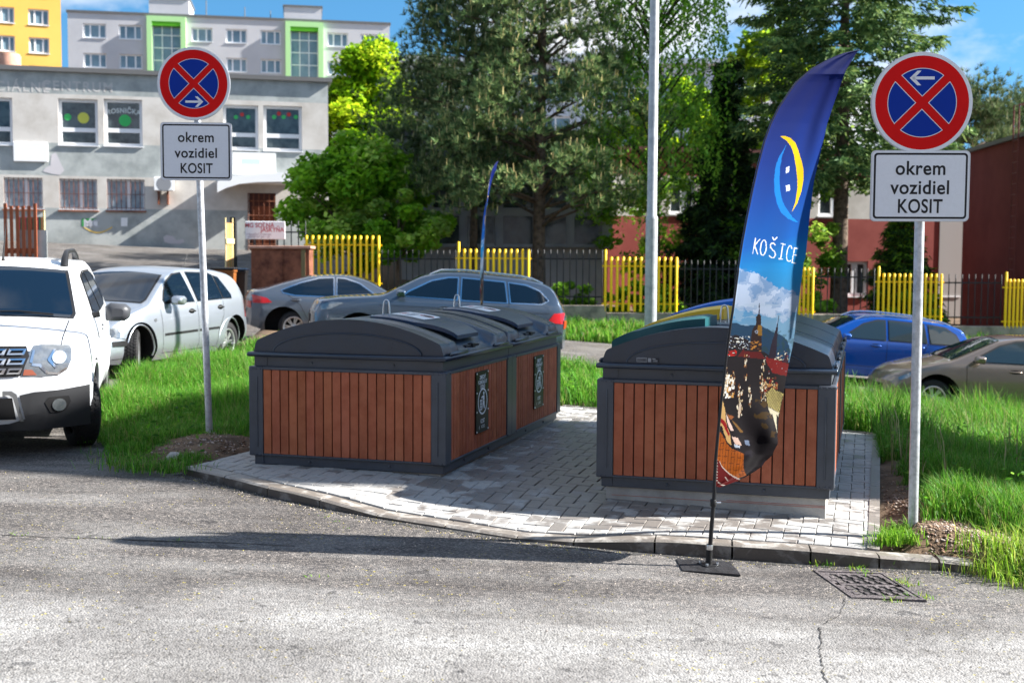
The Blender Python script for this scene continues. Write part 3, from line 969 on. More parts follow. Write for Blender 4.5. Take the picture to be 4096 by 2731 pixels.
# type plate on the right block's gable
m = MB()
zf = .724 + .1
bx = -CW + .27
m.box(bx, bx + .07, .031 - .014, .034, zf + .046, zf + .076, 0)
m.box(bx + .078, bx + .1, .0315 - .014, .034, zf + .048, zf + .074, 0)
m.box(bx + .105, bx + .155, .031 - .014, .034, zf + .046, zf + .076, 1)
for i in range(8): m.box(bx + .006 + i * .008, bx + .0105 + i * .008, .0155, .019, zf + .05, zf + .072, 1)
m.box(bx + .108, bx + .13, .0155, .019, zf + .067, zf + .073, 0)
for i in range(3): m.box(bx + .112, bx + .145, .0155, .019, zf + .05 + i * .005, zf + .0525 + i * .005, 0)
m.build('type_plate', [mat('plate_grey', (.3, .31, .33), .5), mat('plate_dark', (.02, .02, .025), .5)], C2)
# pictogram plates on the inner long side of the left block
def disc2(cx, cy, rx, ry, n=40): return [(cx + rx * math.cos(2 * math.pi * i / n), cy + ry * math.sin(2 * math.pi * i / n)) for i in range(n)]
for yc in (.837, 2.52):
    pw, z0, z1 = .155, .205, .69
    m = MB()
    m.box(-.004, .006, yc - pw, yc + pw, z0, z1, 0, bev=.002)
    for yy in (yc - pw + .014, yc + pw - .014):
        for t in (.03, .35, .66, .97): m.lathe([(0, .006), (.006, .005), (.0075, 0)], 10, Matrix.Translation((.006, yy, z0 + (z1 - z0) * t)) @ Matrix.Rotation(math.pi / 2, 4, 'Y'), 2)
    plate = m.build('pictogram_plate', [mat('plate_black', (.006, .008, .009), .4, spec=.15), WHITE, STEEL], C1, 40)
    m = MB()
    X = .0075
    f = lambda a, b: (X, yc + a, b)
    zc = z0 + .245
    n = 48
    ring = []
    for i in range(n):
        t = 2 * math.pi * i / n
        ring += [f(.118 * math.cos(t), zc + .105 * math.sin(t)), f(.102 * math.cos(t), zc + .091 * math.sin(t))]
    m.add(ring, [(2 * i, 2 * ((i + 1) % n), 2 * ((i + 1) % n) + 1, 2 * i + 1) for i in range(n)])
    m.add([f(*p) for p in disc2(.028, zc + .062, .018, .014, 20)], [tuple(range(20))])
    for P in ([(-.036, zc + .036), (.0, zc + .045), (.044, zc + .045), (.044, zc + .006), (.006, zc + .006), (.004, zc + .028), (-.03, zc + .026)],
              [(.006, zc + .003), (.044, zc + .003), (.05, zc - .03), (.06, zc - .062), (.042, zc - .06), (.026, zc - .022), (.012, zc - .055), (-.004, zc - .058), (.004, zc - .02)],
              [(-.036, zc + .03), (-.022, zc + .036), (-.014, zc + .028), (-.024, zc + .02)]):
        m.add([f(*p) for p in P], [tuple(range(len(P)))])
    # basket with open bars
    m.add([f(-.072, zc + .016), f(-.008, zc + .016), f(-.01, zc + .006), f(-.07, zc + .006)], [(0, 1, 2, 3)])
    for i in range(4): m.add([f(-.068 + i * .017, zc + .006), f(-.06 + i * .017, zc + .006), f(-.058 + i * .0145, zc - .062), f(-.065 + i * .0145, zc - .062)], [(0, 1, 2, 3)])
    for zz in (-.015, -.036, -.06): m.add([f(-.068, zc + zz), f(-.01, zc + zz), f(-.011, zc + zz - .007), f(-.067, zc + zz - .007)], [(0, 1, 2, 3)])
    for s_, zz, sz in (('ZMESOVÝ', z1 - .062, .043), ('KOMUNÁLNY', z1 - .10, .043), ('ODPAD', z1 - .138, .043), ('KOSIT', z0 + .075, .046), ('KOŠICE', z0 + .035, .034)):
        tv, tf = text2d(s_, sz, .8, .0012 if s_ != 'KOŠICE' else 0)
        m.add([f(a + (.012 if s_ == 'KOŠICE' else 0), zz + b) for a, b in tv], tf)
    A_ = [(-.075 - .012 * math.sin(math.pi * i / 10), z0 + .065 - .04 * i / 10) for i in range(11)] + [(-.075 - .005 * math.sin(math.pi * i / 10), z0 + .025 + .04 * i / 10) for i in range(11)]
    m.add([f(*p) for p in A_], [tuple(range(22))])
    m.build('pictogram', [mat('plate_print', (.62, .68, .76), .45)], plate)

# ------------------------------------------------------------------ no-stopping signs
RED = mat('sign_red', (.56, .005, .005), .5, spec=.12, var=.04, vscale=3)
BLU = mat('sign_blue', (.003, .028, .26), .5, spec=.12)
SWH = mat('sign_white', (.64, .66, .70), .5, spec=.15, var=.02, vscale=60)
SEDGE = mat('sign_back', (.55, .57, .6), .4, .5)
SBLK = mat('sign_black', (.01, .01, .012), .45)
def sign(base, top, cz, R, px0, zp0, zp1, pw, arrow, tilt, yaw, label, prad):
    root = empty('road_sign', base, yaw, label, 'road sign', 'round no-stopping signs with a text plate')
    m = MB(); H = top - base.z
    lx = tilt * H
    m.tube([(0, 0, -.4), (0, 0, 0), (lx, 0, H)], prad, 20)
    m.lathe([(0, H + .004), (prad + .003, H + .002), (prad + .003, H - .03)], 20, Matrix.Translation((lx, 0, 0)))
    m.build('pole', GALV, root, 60)
    y = -prad - .012
    zc = cz - base.z
    xc = tilt * zc + px0
    def ring(m, r0, r1, yy, mi, n=72):
        vs = []
        for i in range(n):
            t = 2 * math.pi * i / n
            vs += [(xc + r1 * math.cos(t), yy, zc + r1 * math.sin(t)), (xc + r0 * math.cos(t), yy, zc + r0 * math.sin(t))]
        m.add(vs, [(2 * i, 2 * ((i + 1) % n), 2 * ((i + 1) % n) + 1, 2 * i + 1) for i in range(n)], mi)
    m = MB()
    m.prism(disc2(xc, zc, R, R, 72), lambda a, b: (a, y + .012, b), lambda a, b: (a, y, b), 0)
    m.prism(disc2(xc, zc, R + .004, R + .004, 72), lambda a, b: (a, y + .016, b), lambda a, b: (a, y + .004, b), 0)
    ring(m, R * .932, R, y - .0006, 1)
    m.add([(a, y - .0008, b) for a, b in disc2(xc, zc, R * .935, R * .935, 72)], [tuple(range(72))], 2)
    # four blue quadrants with a white hairline
    hw = R * .085
    for q in range(4):
        a0 = q * math.pi / 2
        for (rr, hh, mi, yy) in ((R * .690, hw - R * .012 + R * .01, 1, y - .0014), (R * .676, hw + R * .012, 3, y - .002)):
            # wedge between two 45-degree bars
            s_ = hh * math.sqrt(2) * 1.02
            pts = [(s_, 0)]
            th = math.asin(hh / rr)
            a1 = -math.pi / 4 + th; a2 = math.pi / 4 - th
            pts += [(rr * math.cos(a1 + (a2 - a1) * i / 24), rr * math.sin(a1 + (a2 - a1) * i / 24)) for i in range(25)]
            P = [(xc + p[0] * math.cos(a0) - p[1] * math.sin(a0), zc + p[0] * math.sin(a0) + p[1] * math.cos(a0)) for p in pts]
            m.add([(a, yy, b) for a, b in P], [tuple(range(len(P)))], mi)
    # arrow
    d = -1 if arrow == 'left' else 1
    az = zc + (R * .49 if arrow == 'left' else -R * .5)
    def A(a, b): return (xc + d * a * R, y - .0027, az + b * R)
    for P in ([(-.235, -.03), (.12, -.03), (.12, .03), (-.235, .03)],
              [(.26, 0), (.11, .145), (.03, .145), (.165, .0)], [(.26, 0), (.165, 0), (.03, -.145), (.11, -.145)], [(.12, -.03), (.2, -.03), (.2, .03), (.12, .03)]):
        m.add([A(*p) for p in P], [tuple(range(len(P)))], 1)
    m.build('sign_disc', [SEDGE, SWH, RED, BLU], root, 50)
    # text plate
    def rrect(cx, z0, z1, w, r, n=8):
        P = []
        for (sx, sz, a0) in ((1, 1, 0), (-1, 1, 90), (-1, -1, 180), (1, -1, 270)):
            for i in range(n + 1):
                t = math.radians(a0 + 90 * i / n)
                P.append((cx + sx * (w - r) + r * math.cos(t), (z1 - r if sz > 0 else z0 + r) + r * math.sin(t)))
        return P
    m = MB()
    z0, z1 = zp0 - base.z, zp1 - base.z
    xp = tilt * (z0 + z1) / 2 + px0
    m.prism(rrect(xp, z0, z1, pw, .03), lambda a, b: (a, y + .012, b), lambda a, b: (a, y, b), 0)
    g = .006
    m.add([(a, y - .0007, b) for a, b in rrect(xp, z0 + g, z1 - g, pw - g, .026)], [tuple(range(36))], 1)
    m.add([(a, y - .0013, b) for a, b in rrect(xp, z0 + .016, z1 - .016, pw - .016, .022)], [tuple(range(36))], 2)
    m.add([(a, y - .0019, b) for a, b in rrect(xp, z0 + .0285, z1 - .0285, pw - .0285, .012)], [tuple(range(36))], 1)
    for s_, fz, sx in (('okrem', .70, .93), ('vozidiel', .43, .93), ('KOSIT', .165, .80)):
        tv, tf = text2d(s_, pw * .395, sx, .0021, 1.06)
        m.add([(xp + a, y - .0026, z0 + (z1 - z0) * fz + b - pw * .06) for a, b in tv], tf, 2)
    m.build('text_plate', [SEDGE, SWH, SBLK], root, 50)
    # clamps
    for z in (zc + R * .5, zc - R * .5, z0 + .06, z1 - .06):
        m = MB(); m.box(tilt * z - prad - .012, tilt * z + prad + .012, -prad - .008, prad + .008, z - .016, z + .016, bev=.004)
        m.build('clamp', GALV, root, 40)
    return root
lb = Vector((LS.x, LS.y, groundz(LS.x, LS.y) - .01)); rbz = Vector((RS.x, RS.y, groundz(RS.x, RS.y) - .01))
sL = 10.15; sR_ = 7.3
c1 = atY(773, 335, sL - .05); p1a = atY(780, 722, sL - .05); p1b = atY(780, 490, sL - .05)
c2 = atY(3691, 411, sR_ - .05); p2a = atY(3680, 886, sR_ - .05); p2b = atY(3680, 601, sR_ - .05)
# pole direction (slight lean)
tL = atY(799, 740, sL); tR = atY(3678, 890, sR_)
bL = atY(838, 1775, sL); bR = atY(3651, 2120, sR_)
tiltL = (tL.x - bL.x) / (tL.z - bL.z); tiltR = (tR.x - bR.x) / (tR.z - bR.z)
lb.x = bL.x; rbz.x = bR.x
sign(lb, c1.z + .2, c1.z, .301, c1.x - (lb.x + tiltL * (c1.z - lb.z)), p1a.z, p1b.z, .298, 'right', tiltL, .05, 'no-stopping sign with right-pointing arrow, between silver hatchback and left container', .029)
sign(rbz, c2.z + .2, c2.z, .301, c2.x - (rbz.x + tiltR * (c2.z - rbz.z)), p2a.z, p2b.z, .298, 'left', tiltR, -.03, 'no-stopping sign with left-pointing arrow, right of the paving', .0295)

# ------------------------------------------------------------------ feather flag
FB = atZ(2835, 2268, AS)
TH = .42
fd = Vector((math.cos(TH), math.sin(TH), 0)); fn = Vector((math.sin(TH), -math.cos(TH), 0))
def onflag(px, py, off=0.0, clip=None):
    a, b, c = ray(px, py)
    # plane through FB with horizontal direction fd: n.(P-FB)=0
    nrm = Vector((-math.sin(TH), math.cos(TH), 0))
    t = (nrm.x * FB.x + nrm.y * FB.y + off) / (nrm.x * a + nrm.y * b)
    P = Vector((a * t, b * t, CZ + c * t)) - FB
    return Vector((P.dot(fd), off, P.z))
f1 = lambda x, y: (2800 + x * .6375, 150 + y * .6378)
f2 = lambda x, y: (2800 + x / 3.136, 1050 + y / 3.136)
f3 = lambda x, y: (2750 + x / 3.136, 1500 + y / 3.136)
leftE = [f1(*p) for p in ((998, 80), (900, 100), (800, 140), (700, 195), (600, 280), (550, 350), (490, 440), (440, 540), (400, 650), (360, 800), (320, 980), (290, 1130), (260, 1290), (235, 1450))] + [f2(*p) for p in ((470, 110), (430, 400), (405, 600), (375, 780), (345, 1000), (320, 1200), (300, 1400))] + [f3(*p) for p in ((440, 150), (415, 330), (395, 540), (375, 750), (355, 960), (345, 1080), (335, 1280), (328, 1400))]
rightE = [f3(*p) for p in ((370, 1400), (480, 1370), (640, 1325), (760, 1270), (850, 1215), (940, 1150), (970, 1090), (1050, 1000), (1060, 940), (1100, 850), (1098, 760), (1130, 620), (1165, 420), (1200, 150))] + [f2(*p) for p in ((1045, 1568), (1105, 1270), (1160, 1040), (1190, 850), (1220, 600), (1250, 300), (1285, 0))] + [f1(*p) for p in ((655, 1380), (680, 1180), (720, 900), (760, 730), (800, 540), (840, 420), (880, 310), (920, 210), (960, 140))]
le = sorted(leftE, key=lambda p: p[1]); ly = [p[1] for p in le]; lx_ = [p[0] for p in le]
re_ = sorted(rightE, key=lambda p: p[1]); ry = [p[1] for p in re_]; rx_ = [p[0] for p in re_]
ry = [201] + ry; rx_ = [3436] + rx_
rows = np.linspace(201.5, 1945, 620)
NC = 120
# ---- printed picture as per-cell colours
U = (np.arange(NC) + .5) / NC
Xl = np.interp(rows, ly, lx_); Xr = np.interp(rows, ry, rx_)
Xr = np.maximum(Xr, Xl + .5)
rc = (rows[:-1] + rows[1:]) / 2
XL = np.interp(rc, rows, Xl); XR = np.interp(rc, rows, Xr)
PX = XL[:, None] + (XR - XL)[:, None] * U[None]
PY = np.repeat(rc[:, None], NC, 1)
def L3(c): return np.array(lin(c))
stops = [(200, (14, 22, 88)), (420, (12, 30, 112)), (640, (14, 48, 140)), (800, (14, 66, 160)), (960, (18, 84, 176)), (1060, (26, 120, 190)), (1160, (48, 130, 185)), (1290, (110, 150, 180)), (2000, (110, 150, 180))]
C = np.stack([(1 + (np.array((.55, 1.25, 1))[k] - 1) * np.clip((1180 - PY) / 200, 0, 1)) * np.interp(PY + (PX - 3100) * .25, [s[0] for s in stops], [L3(s[1])[k] for s in stops]) for k in range(3)], -1)
def fbm(x, y, s, o=4, sd=0):
    r = np.zeros_like(x); a = 1; tot = 0
    rg = np.random.default_rng(sd)
    for i in range(o):
        ph = rg.uniform(0, 100, 2); g = rg.uniform(-1, 1, (64, 64))
        xx = x / s * 2 ** i + ph[0]; yy = y / s * 2 ** i + ph[1]
        xi = np.floor(xx).astype(int); yi = np.floor(yy).astype(int); u = xx - xi; v = yy - yi
        u = u * u * (3 - 2 * u); v = v * v * (3 - 2 * v)
        gg = lambda a_, b_: g[a_ % 64, b_ % 64]
        r += a * ((gg(xi, yi) * (1 - u) + gg(xi + 1, yi) * u) * (1 - v) + (gg(xi, yi + 1) * (1 - u) + gg(xi + 1, yi + 1) * u) * v)
        tot += a; a *= .5
    return r / tot
def paint(poly, c, alpha=1.0, jag=0, sd=1):
    x, y = PX, PY
    if jag:
        x = x + fbm(PX, PY, 24, 3, sd) * jag; y = y + fbm(PX, PY, 24, 3, sd + 9) * jag
    msk = inpoly(x, y, poly)
    C[msk] = C[msk] * (1 - alpha) + np.array(lin(c)) * alpha
# clouds
cl = [f2(*p) for p in ((440, 60), (600, 80), (700, 130), (780, 140), (800, 220), (880, 240), (930, 360), (1000, 340), (1060, 315), (1110, 370), (1190, 370), (1260, 420), (1230, 560), (1130, 690), (1000, 740), (960, 640), (900, 700), (760, 640), (600, 600), (430, 580), (400, 400))]
paint(cl, (150, 168, 196), .85, 26, 3)
n1 = fbm(PX, PY, 46, 5, 5)
mk = inpoly(PX + fbm(PX, PY, 20, 3, 8) * 18, PY, cl) & (n1 > .05); C[mk] = C[mk] * .45 + np.array(lin((190, 203, 224))) * .55
mk = inpoly(PX + fbm(PX, PY, 20, 3, 8) * 18, PY, cl) & (n1 < -.22); C[mk] = C[mk] * .5 + np.array(lin((70, 120, 170))) * .5
mk = (PY > 1215) & (PY < 1310) & (fbm(PX, PY * 2.2, 60, 4, 12) > .08); C[mk] = C[mk] * .6 + np.array(lin((160, 180, 200))) * .4
# hills, town, roofs
paint([f2(*p) for p in ((300, 770), (380, 760), (460, 752), (520, 785), (600, 795), (680, 780), (760, 790), (840, 830), (920, 880), (1000, 905), (1060, 940), (1100, 990), (1130, 1080), (1110, 1200), (1080, 1600), (200, 1600))], (22, 62, 92), 1, 3)
mk = (PY > 1320) & (PY < 1480) & (PX > 3010) & (fbm(PX, PY, 18, 3, 6) > .1); C[mk] = C[mk] * .6 + np.array(lin((40, 66, 50))) * .4
low = inpoly(PX, PY, [f2(*p) for p in ((250, 920), (470, 910), (640, 990), (640, 1100), (800, 1120), (900, 1190), (1100, 1230), (1200, 1700), (100, 1700))] ) | (PY > 1500)
C[low] = np.array(lin((28, 20, 26)))
rg = np.random.default_rng(11)
def specks(x0, x1, y0, y1, n, cols, wmin, wmax, hmin, hmax, cond=None, sl=0.0):
    for _ in range(n):
        cx, cy = rg.uniform(x0, x1), rg.uniform(y0, y1); w = rg.uniform(wmin, wmax); h = rg.uniform(hmin, hmax)
        mk = (abs(PX - cx - (PY - cy) * sl) < w) & (abs(PY - cy) < h)
        if cond is not None: mk &= cond
        C[mk] = np.array(lin(cols[rg.integers(len(cols))]))
specks(2905, 3005, 1345, 1400, 90, [(190, 200, 214), (120, 130, 150), (230, 228, 220), (60, 70, 90)], 1.5, 4, 1, 2.2)
specks(3075, 3150, 1405, 1440, 34, [(200, 190, 160), (230, 220, 200), (60, 30, 30)], 1.5, 4, 1, 3)
paint([f2(*p) for p in ((340, 1110), (470, 1120), (470, 1240), (440, 1300), (320, 1330))], (150, 20, 18), 1, 8)
specks(2900, 2950, 1400, 1470, 34, [(225, 220, 214), (170, 24, 20), (200, 40, 30), (40, 24, 28)], 2, 7, 2, 5)
# big church: dark stone with lit edges
paint([f2(*p) for p in ((480, 1180), (545, 1080), (560, 1110), (760, 1110), (800, 1180), (800, 1240), (470, 1250))], (92, 16, 20), 1, 3)
paint([f2(*p) for p in ((820, 1180), (880, 1200), (1110, 1270), (1090, 1420), (900, 1380), (830, 1260))], (120, 20, 20), 1, 3)
specks(2985, 3150, 1420, 1500, 40, [(180, 170, 180), (150, 60, 50)], 1, 2, 1, 1.6)
paint([f2(*p) for p in ((640, 930), (660, 830), (700, 770), (700, 680), (735, 625), (760, 670), (760, 770), (770, 900), (775, 1120), (630, 1120))], (40, 24, 26), 1, 2)
paint([f2(*p) for p in ((733, 510), (741, 510), (744, 630), (730, 630))], (40, 34, 50))
paint([f2(*p) for p in ((715, 775), (765, 775), (768, 905), (705, 905))], (150, 110, 34), .8, 8, 4)
paint(disc2(*f2(708, 870), 6.5, 7), (150, 160, 178))
paint(disc2(*f2(708, 870), 4, 4.5), (70, 74, 90))
specks(3005, 3045, 1360, 1410, 14, [(176, 120, 52), (120, 74, 40)], 2, 7, 1, 3)
paint([f2(*p) for p in ((972, 660), (978, 660), (968, 760), (955, 960), (945, 1200), (850, 1200), (880, 1040), (925, 880), (962, 740))], (34, 24, 44), 1, 1)
paint([f2(*p) for p in ((1085, 1090), (1070, 1180), (1030, 1250), (1100, 1250), (1088, 1180))], (60, 26, 44))
# nave facade detail
dk = inpoly(PX, PY, [f3(*p) for p in ((450, -250), (960, -200), (1000, 300), (1100, 720), (1100, 850), (820, 1230), (720, 1250), (700, 960), (560, 640), (470, 470))])
C[dk] = np.array(lin((26, 19, 26)))
for x, y0, y1 in ((2895, 1500, 1590), (2905, 1470, 1560), (2935, 1480, 1580), (2970, 1560, 1660), (3002, 1540, 1630), (2958, 1540, 1640), (2985, 1420, 1520), (3045, 1500, 1610), (3052, 1440, 1600), (3062, 1520, 1600)):
    specks(x - 5, x + 5, y0, y1, 26, [(206, 186, 150), (150, 96, 50), (230, 220, 200), (96, 60, 36)], .8, 2.4, 2, 7)
specks(2900, 2935, 1500, 1590, 80, [(226, 216, 196), (200, 150, 80), (60, 34, 26), (240, 240, 236)], 1.5, 5, 2, 9)
specks(3055, 3110, 1510, 1570, 50, [(170, 120, 70), (90, 36, 28), (210, 190, 150), (120, 24, 20)], 1.2, 4, 2, 6)
paint([f3(*p) for p in ((660, 370), (690, 370), (680, 540), (655, 530))], (216, 196, 176), .9, 3)
paint([f3(*p) for p in ((500, 480), (600, 520), (560, 560), (520, 540))], (150, 90, 50), 1, 3)
# patterned roof on the right
rp_ = [f3(*p) for p in ((1060, 160), (1190, 230), (1150, 470), (1010, 400), (985, 230))]
mk = inpoly(PX, PY, rp_); C[mk] = np.array(lin((30, 28, 26)))
mk2 = mk & ((np.mod(PX * .9 + PY * .55, 8) < 2.4) | (np.mod(PX * .9 - PY * .55, 8) < 2.4)); C[mk2] = np.array(lin((206, 190, 120)))
paint([f3(*p) for p in ((1010, 400), (1150, 470), (1140, 520), (1110, 490), (1090, 720), (1070, 560), (1050, 470), (1030, 500))], (212, 204, 178), 1, 4)
n2 = fbm(PX, PY, 22, 4, 21); mk = inpoly(PX, PY, [f3(*p) for p in ((850, 300), (1000, 330), (1060, 600), (1090, 760), (930, 780), (830, 600))]) & (n2 > .12); C[mk] = np.array(lin((74, 54, 20)))
# street, cars, roofs at the foot
paint([f3(*p) for p in ((420, 260), (470, 420), (470, 560), (540, 760), (560, 880), (500, 830), (430, 640), (380, 640), (390, 400))], (206, 168, 110), 1, 5)
paint([f3(*p) for p in ((400, 520), (480, 600), (530, 740), (520, 770), (450, 640), (390, 560))], (150, 16, 20), 1, 3)
paint([f3(*p) for p in ((480, 470), (590, 700), (550, 700), (500, 600))], (222, 196, 186), 1, 2)
paint([f3(*p) for p in ((560, 560), (640, 620), (730, 720), (690, 725), (600, 620))], (130, 96, 50), 1, 2)
paint([f3(*p) for p in ((560, 770), (640, 790), (690, 880), (600, 870))], (218, 188, 174), 1, 2)
paint([f3(*p) for p in ((735, 820), (800, 825), (820, 890), (745, 870))], (120, 134, 160), 1, 2)
paint([f3(*p) for p in ((590, 870), (670, 885), (665, 915), (592, 905))], (190, 200, 215), 1, 2)
rf = [f3(*p) for p in ((330, 700), (420, 720), (500, 860), (560, 920), (630, 950), (720, 990), (722, 1250), (600, 1300), (430, 1130), (340, 1040))]
mk = inpoly(PX, PY, rf); C[mk] = np.array(lin((168, 88, 20)))
mk2 = mk & (np.mod(PX + (PY - 1800) * .05, 12) < 1.6); C[mk2] = np.array(lin((84, 38, 14)))
mk2 = mk & (np.mod(PY - PX * .1, 26) < 1.6); C[mk2] = np.array(lin((96, 44, 16)))
mk2 = mk & (PX > 2960) & (PY < 1900) & (n2 > .3); C[mk2] = np.array(lin((120, 60, 16)))
rr_ = [f3(*p) for p in ((330, 1030), (400, 1080), (430, 1140), (530, 1230), (650, 1300), (480, 1380), (340, 1420))]
paint(rr_, (104, 16, 20))
for a, b in (((405, 1085), (440, 1150)), ((440, 1150), (530, 1235)), ((530, 1235), (640, 1305)), ((385, 1340), (440, 1380)), ((480, 1280), (520, 1325))):
    A0, B0 = f3(*a), f3(*b); dx, dy = B0[0] - A0[0], B0[1] - A0[1]; nn_ = math.hypot(dx, dy); paint([(A0[0], A0[1] - 2), (B0[0], B0[1] - 2), (B0[0], B0[1] + 2), (A0[0], A0[1] + 2)], (226, 216, 206))
for i in range(8):
    x0, y0 = f3(342, 1045 + i * 37); paint([(x0 - 1, y0), (x0 + 12, y0 + 5), (x0 + 12, y0 + 8), (x0 - 1, y0 + 3)], (224, 214, 206))
mk = (PX > 2985) & (PY > 1800) & (n2 > .28) & ~inpoly(PX, PY, rf); C[mk] = C[mk] * .5 + np.array(lin((46, 40, 56))) * .5
# emblem: two crescents and two squares, city name
yc_ = [f1(*p) for p in ((498, 618), (530, 620), (560, 632), (590, 660), (615, 710), (632, 770), (640, 830), (638, 900), (625, 970), (600, 1040), (563, 1098), (588, 1030), (600, 960), (603, 890), (598, 810), (585, 740), (565, 690), (540, 652))]
bc_ = [f1(*p) for p in ((535, 675), (510, 740), (495, 810), (490, 890), (495, 960), (510, 1030), (540, 1090), (570, 1130), (612, 1158), (580, 1155), (540, 1138), (500, 1100), (475, 1040), (460, 970), (458, 890), (468, 810), (490, 750))]
paint(yc_, (247, 205, 6)); paint(bc_, (20, 138, 226))
paint([f1(*p) for p in ((532, 818), (554, 808), (553, 845), (530, 854))], (232, 238, 248)); paint([f1(*p) for p in ((531, 930), (556, 922), (558, 960), (534, 967))], (232, 238, 248))
def strokes(segs, w, c):
    for a, b in segs:
        (ax, ay), (bx_, by) = f1(*a), f1(*b); dx, dy = bx_ - ax, by - ay; l2 = dx * dx + dy * dy + 1e-9
        t = np.clip(((PX - ax) * dx + (PY - ay) * dy) / l2, 0, 1)
        mk = np.hypot(PX - ax - t * dx, PY - ay - t * dy) < w
        C[mk] = np.array(lin(c))
def pl(pts): return list(zip(pts[:-1], pts[1:]))
def ell(cx, cy, rx, ry_, a0, a1, sk, n=14):
    P = []
    for i in range(n + 1):
        t = math.radians(a0 + (a1 - a0) * i / n); x, y = rx * math.cos(t), ry_ * math.sin(t); P.append((cx + x - y * sk, cy + y + x * .16))
    return pl(P)
segs = [((345, 1260), (330, 1353)), ((372, 1266), (338, 1306)), ((340, 1304), (360, 1360))]
segs += ell(394, 1318, 17, 48, 0, 360, .1)
segs += pl([(463, 1302), (455, 1290), (443, 1290), (435, 1302), (436, 1318), (447, 1332), (459, 1346), (462, 1364), (454, 1380), (440, 1382), (427, 1368)]) + pl([(447, 1252), (457, 1272), (473, 1254)])
segs += [((508, 1296), (494, 1388)), ((497, 1293), (522, 1299)), ((482, 1387), (507, 1391))]
segs += pl([(574, 1322), (567, 1308), (555, 1306), (543, 1320), (536, 1350), (535, 1380), (542, 1396), (555, 1404), (570, 1400)])
segs += [((594, 1320), (580, 1410)), ((594, 1320), (615, 1324)), ((587, 1362), (606, 1366)), ((580, 1411), (598, 1416))]
strokes(segs, 2.0, (240, 243, 250))
# sleeve along the pole, stitched
t_in = (PX - XL[:, None])
mk = (np.abs(t_in - 16 * np.clip((1960 - PY) / 1700, .55, 1)) < 1.0) & (PY > 230); C[mk] *= 1.35
mk = (PY > 1000) & (t_in < 7); C[mk] *= 1.1
# ---- cloth surface
Vf = np.zeros((len(rows), NC + 1, 3))
for i, y in enumerate(rows):
    for_x = Xl[i] + (Xr[i] - Xl[i]) * np.arange(NC + 1) / NC
    a = onflag(for_x[0], y); b = onflag(for_x[-1], y)
    u = np.arange(NC + 1) / NC
    wdt = b.x - a.x
    amp = .012 * min(1, max(0, wdt) / .3)
    hh = a.z
    off = amp * (np.sin(u * 5.2 + hh * 2.2 + .6) - math.sin(hh * 2.2 + .6)) * u ** .6 + .006 * np.sin(u * 14 - hh * 7) * u + .02 * np.exp(-((u - .85) / .12) ** 2) * math.sin(hh * 3)
    off = off + .02 * np.sin(u * 9 + hh * 16) * np.exp(-((hh - .75) / .22) ** 2) * u
    # the cloth bellies away from the road in the wind
    fz = math.sin(math.pi * min(1, max(0, (hh - .35) / 2.5))) ** .7
    bel = .21 * fz
    for j in range(NC + 1):
        q = onflag(for_x[j], y, bel * u[j])
        Vf[i, j] = (q.x, q.y - off[j], q.z)
nr = len(rows); ids = np.arange(nr * (NC + 1)).reshape(nr, NC + 1)
Ff = np.stack([ids[:-1, :-1], ids[1:, :-1], ids[1:, 1:], ids[:-1, 1:]], -1).reshape(-1, 4)
def cloth_mat():
    m = bpy.data.materials.new('printed_cloth'); m.use_nodes = True
    t = m.node_tree; b = t.nodes['Principled BSDF']; b.inputs['Roughness'].default_value = .65; b.inputs['Specular IOR Level'].default_value = .08
    a = t.nodes.new('ShaderNodeAttribute'); a.attribute_name = 'Col'; t.links.new(a.outputs['Color'], b.inputs['Base Color'])
    tr = t.nodes.new('ShaderNodeBsdfTranslucent'); t.links.new(a.outputs['Color'], tr.inputs['Color'])
    ms = t.nodes.new('ShaderNodeMixShader'); ms.inputs[0].default_value = .22
    t.links.new(b.outputs[0], ms.inputs[1]); t.links.new(tr.outputs[0], ms.inputs[2]); t.links.new(ms.outputs[0], t.nodes['Material Output'].inputs['Surface'])
    w = t.nodes.new('ShaderNodeTexWave'); w.inputs['Scale'].default_value = 60; w.bands_direction = 'Z'; tc = t.nodes.new('ShaderNodeTexCoord'); t.links.new(tc.outputs['Object'], w.inputs['Vector'])
    bp = t.nodes.new('ShaderNodeBump'); bp.inputs['Strength'].default_value = .12; bp.inputs['Distance'].default_value = .002; t.links.new(w.outputs['Fac'], bp.inputs['Height']); t.links.new(bp.outputs[0], b.inputs['Normal'])
    return m
CLOTH = cloth_mat()
flag = empty('feather_flag', FB, TH, 'large blue feather flag with city print standing before the right container', 'flag', 'printed blue feather flags')
np_mesh('flag_cloth', Vf.reshape(-1, 3), Ff, CLOTH, flag, (C * np.clip(.62 - .16 * np.clip((PY - 1060) / 150, 0, 1), .4, 1)[:, :, None]).reshape(-1, 3) ** 1.06, 180)
m = MB()
pts = [onflag(2835, 2262), onflag(2846, 2110), onflag(2858, 1965)] + [onflag(x + 4, y) for x, y in sorted(leftE, key=lambda p: -p[1])]
pts = [Vector((p.x, .004 if i > 2 else 0, p.z)) for i, p in enumerate(pts)]
rad = [.0125] * 2 + [.011] + [max(.0035, .010 - .0065 * i / (len(pts) - 4)) for i in range(len(pts) - 3)]
m.tube(pts, rad, 12)
m.build('pole', mat('black_fibreglass', (.012, .012, .014), .3), flag, 60)
m = MB()
p = onflag(2853, 2010)
m = MB()
m.lathe([(.016, -.02), (.018, -.016), (.018, .016), (.016, .02)], 16, Matrix.Translation((p.x, 0, p.z)), 0)
m.tube([(p.x + .02, -.004, p.z), (p.x + .045, -.01, p.z)], .006, 8, 1)
m.build('clamp', [BLACK, STEEL], flag, 60)
m = MB()
m.lathe([(.02, .0), (.021, .02), (.019, .03)], 20, Matrix.Translation((.003, 0, .105)), 1)
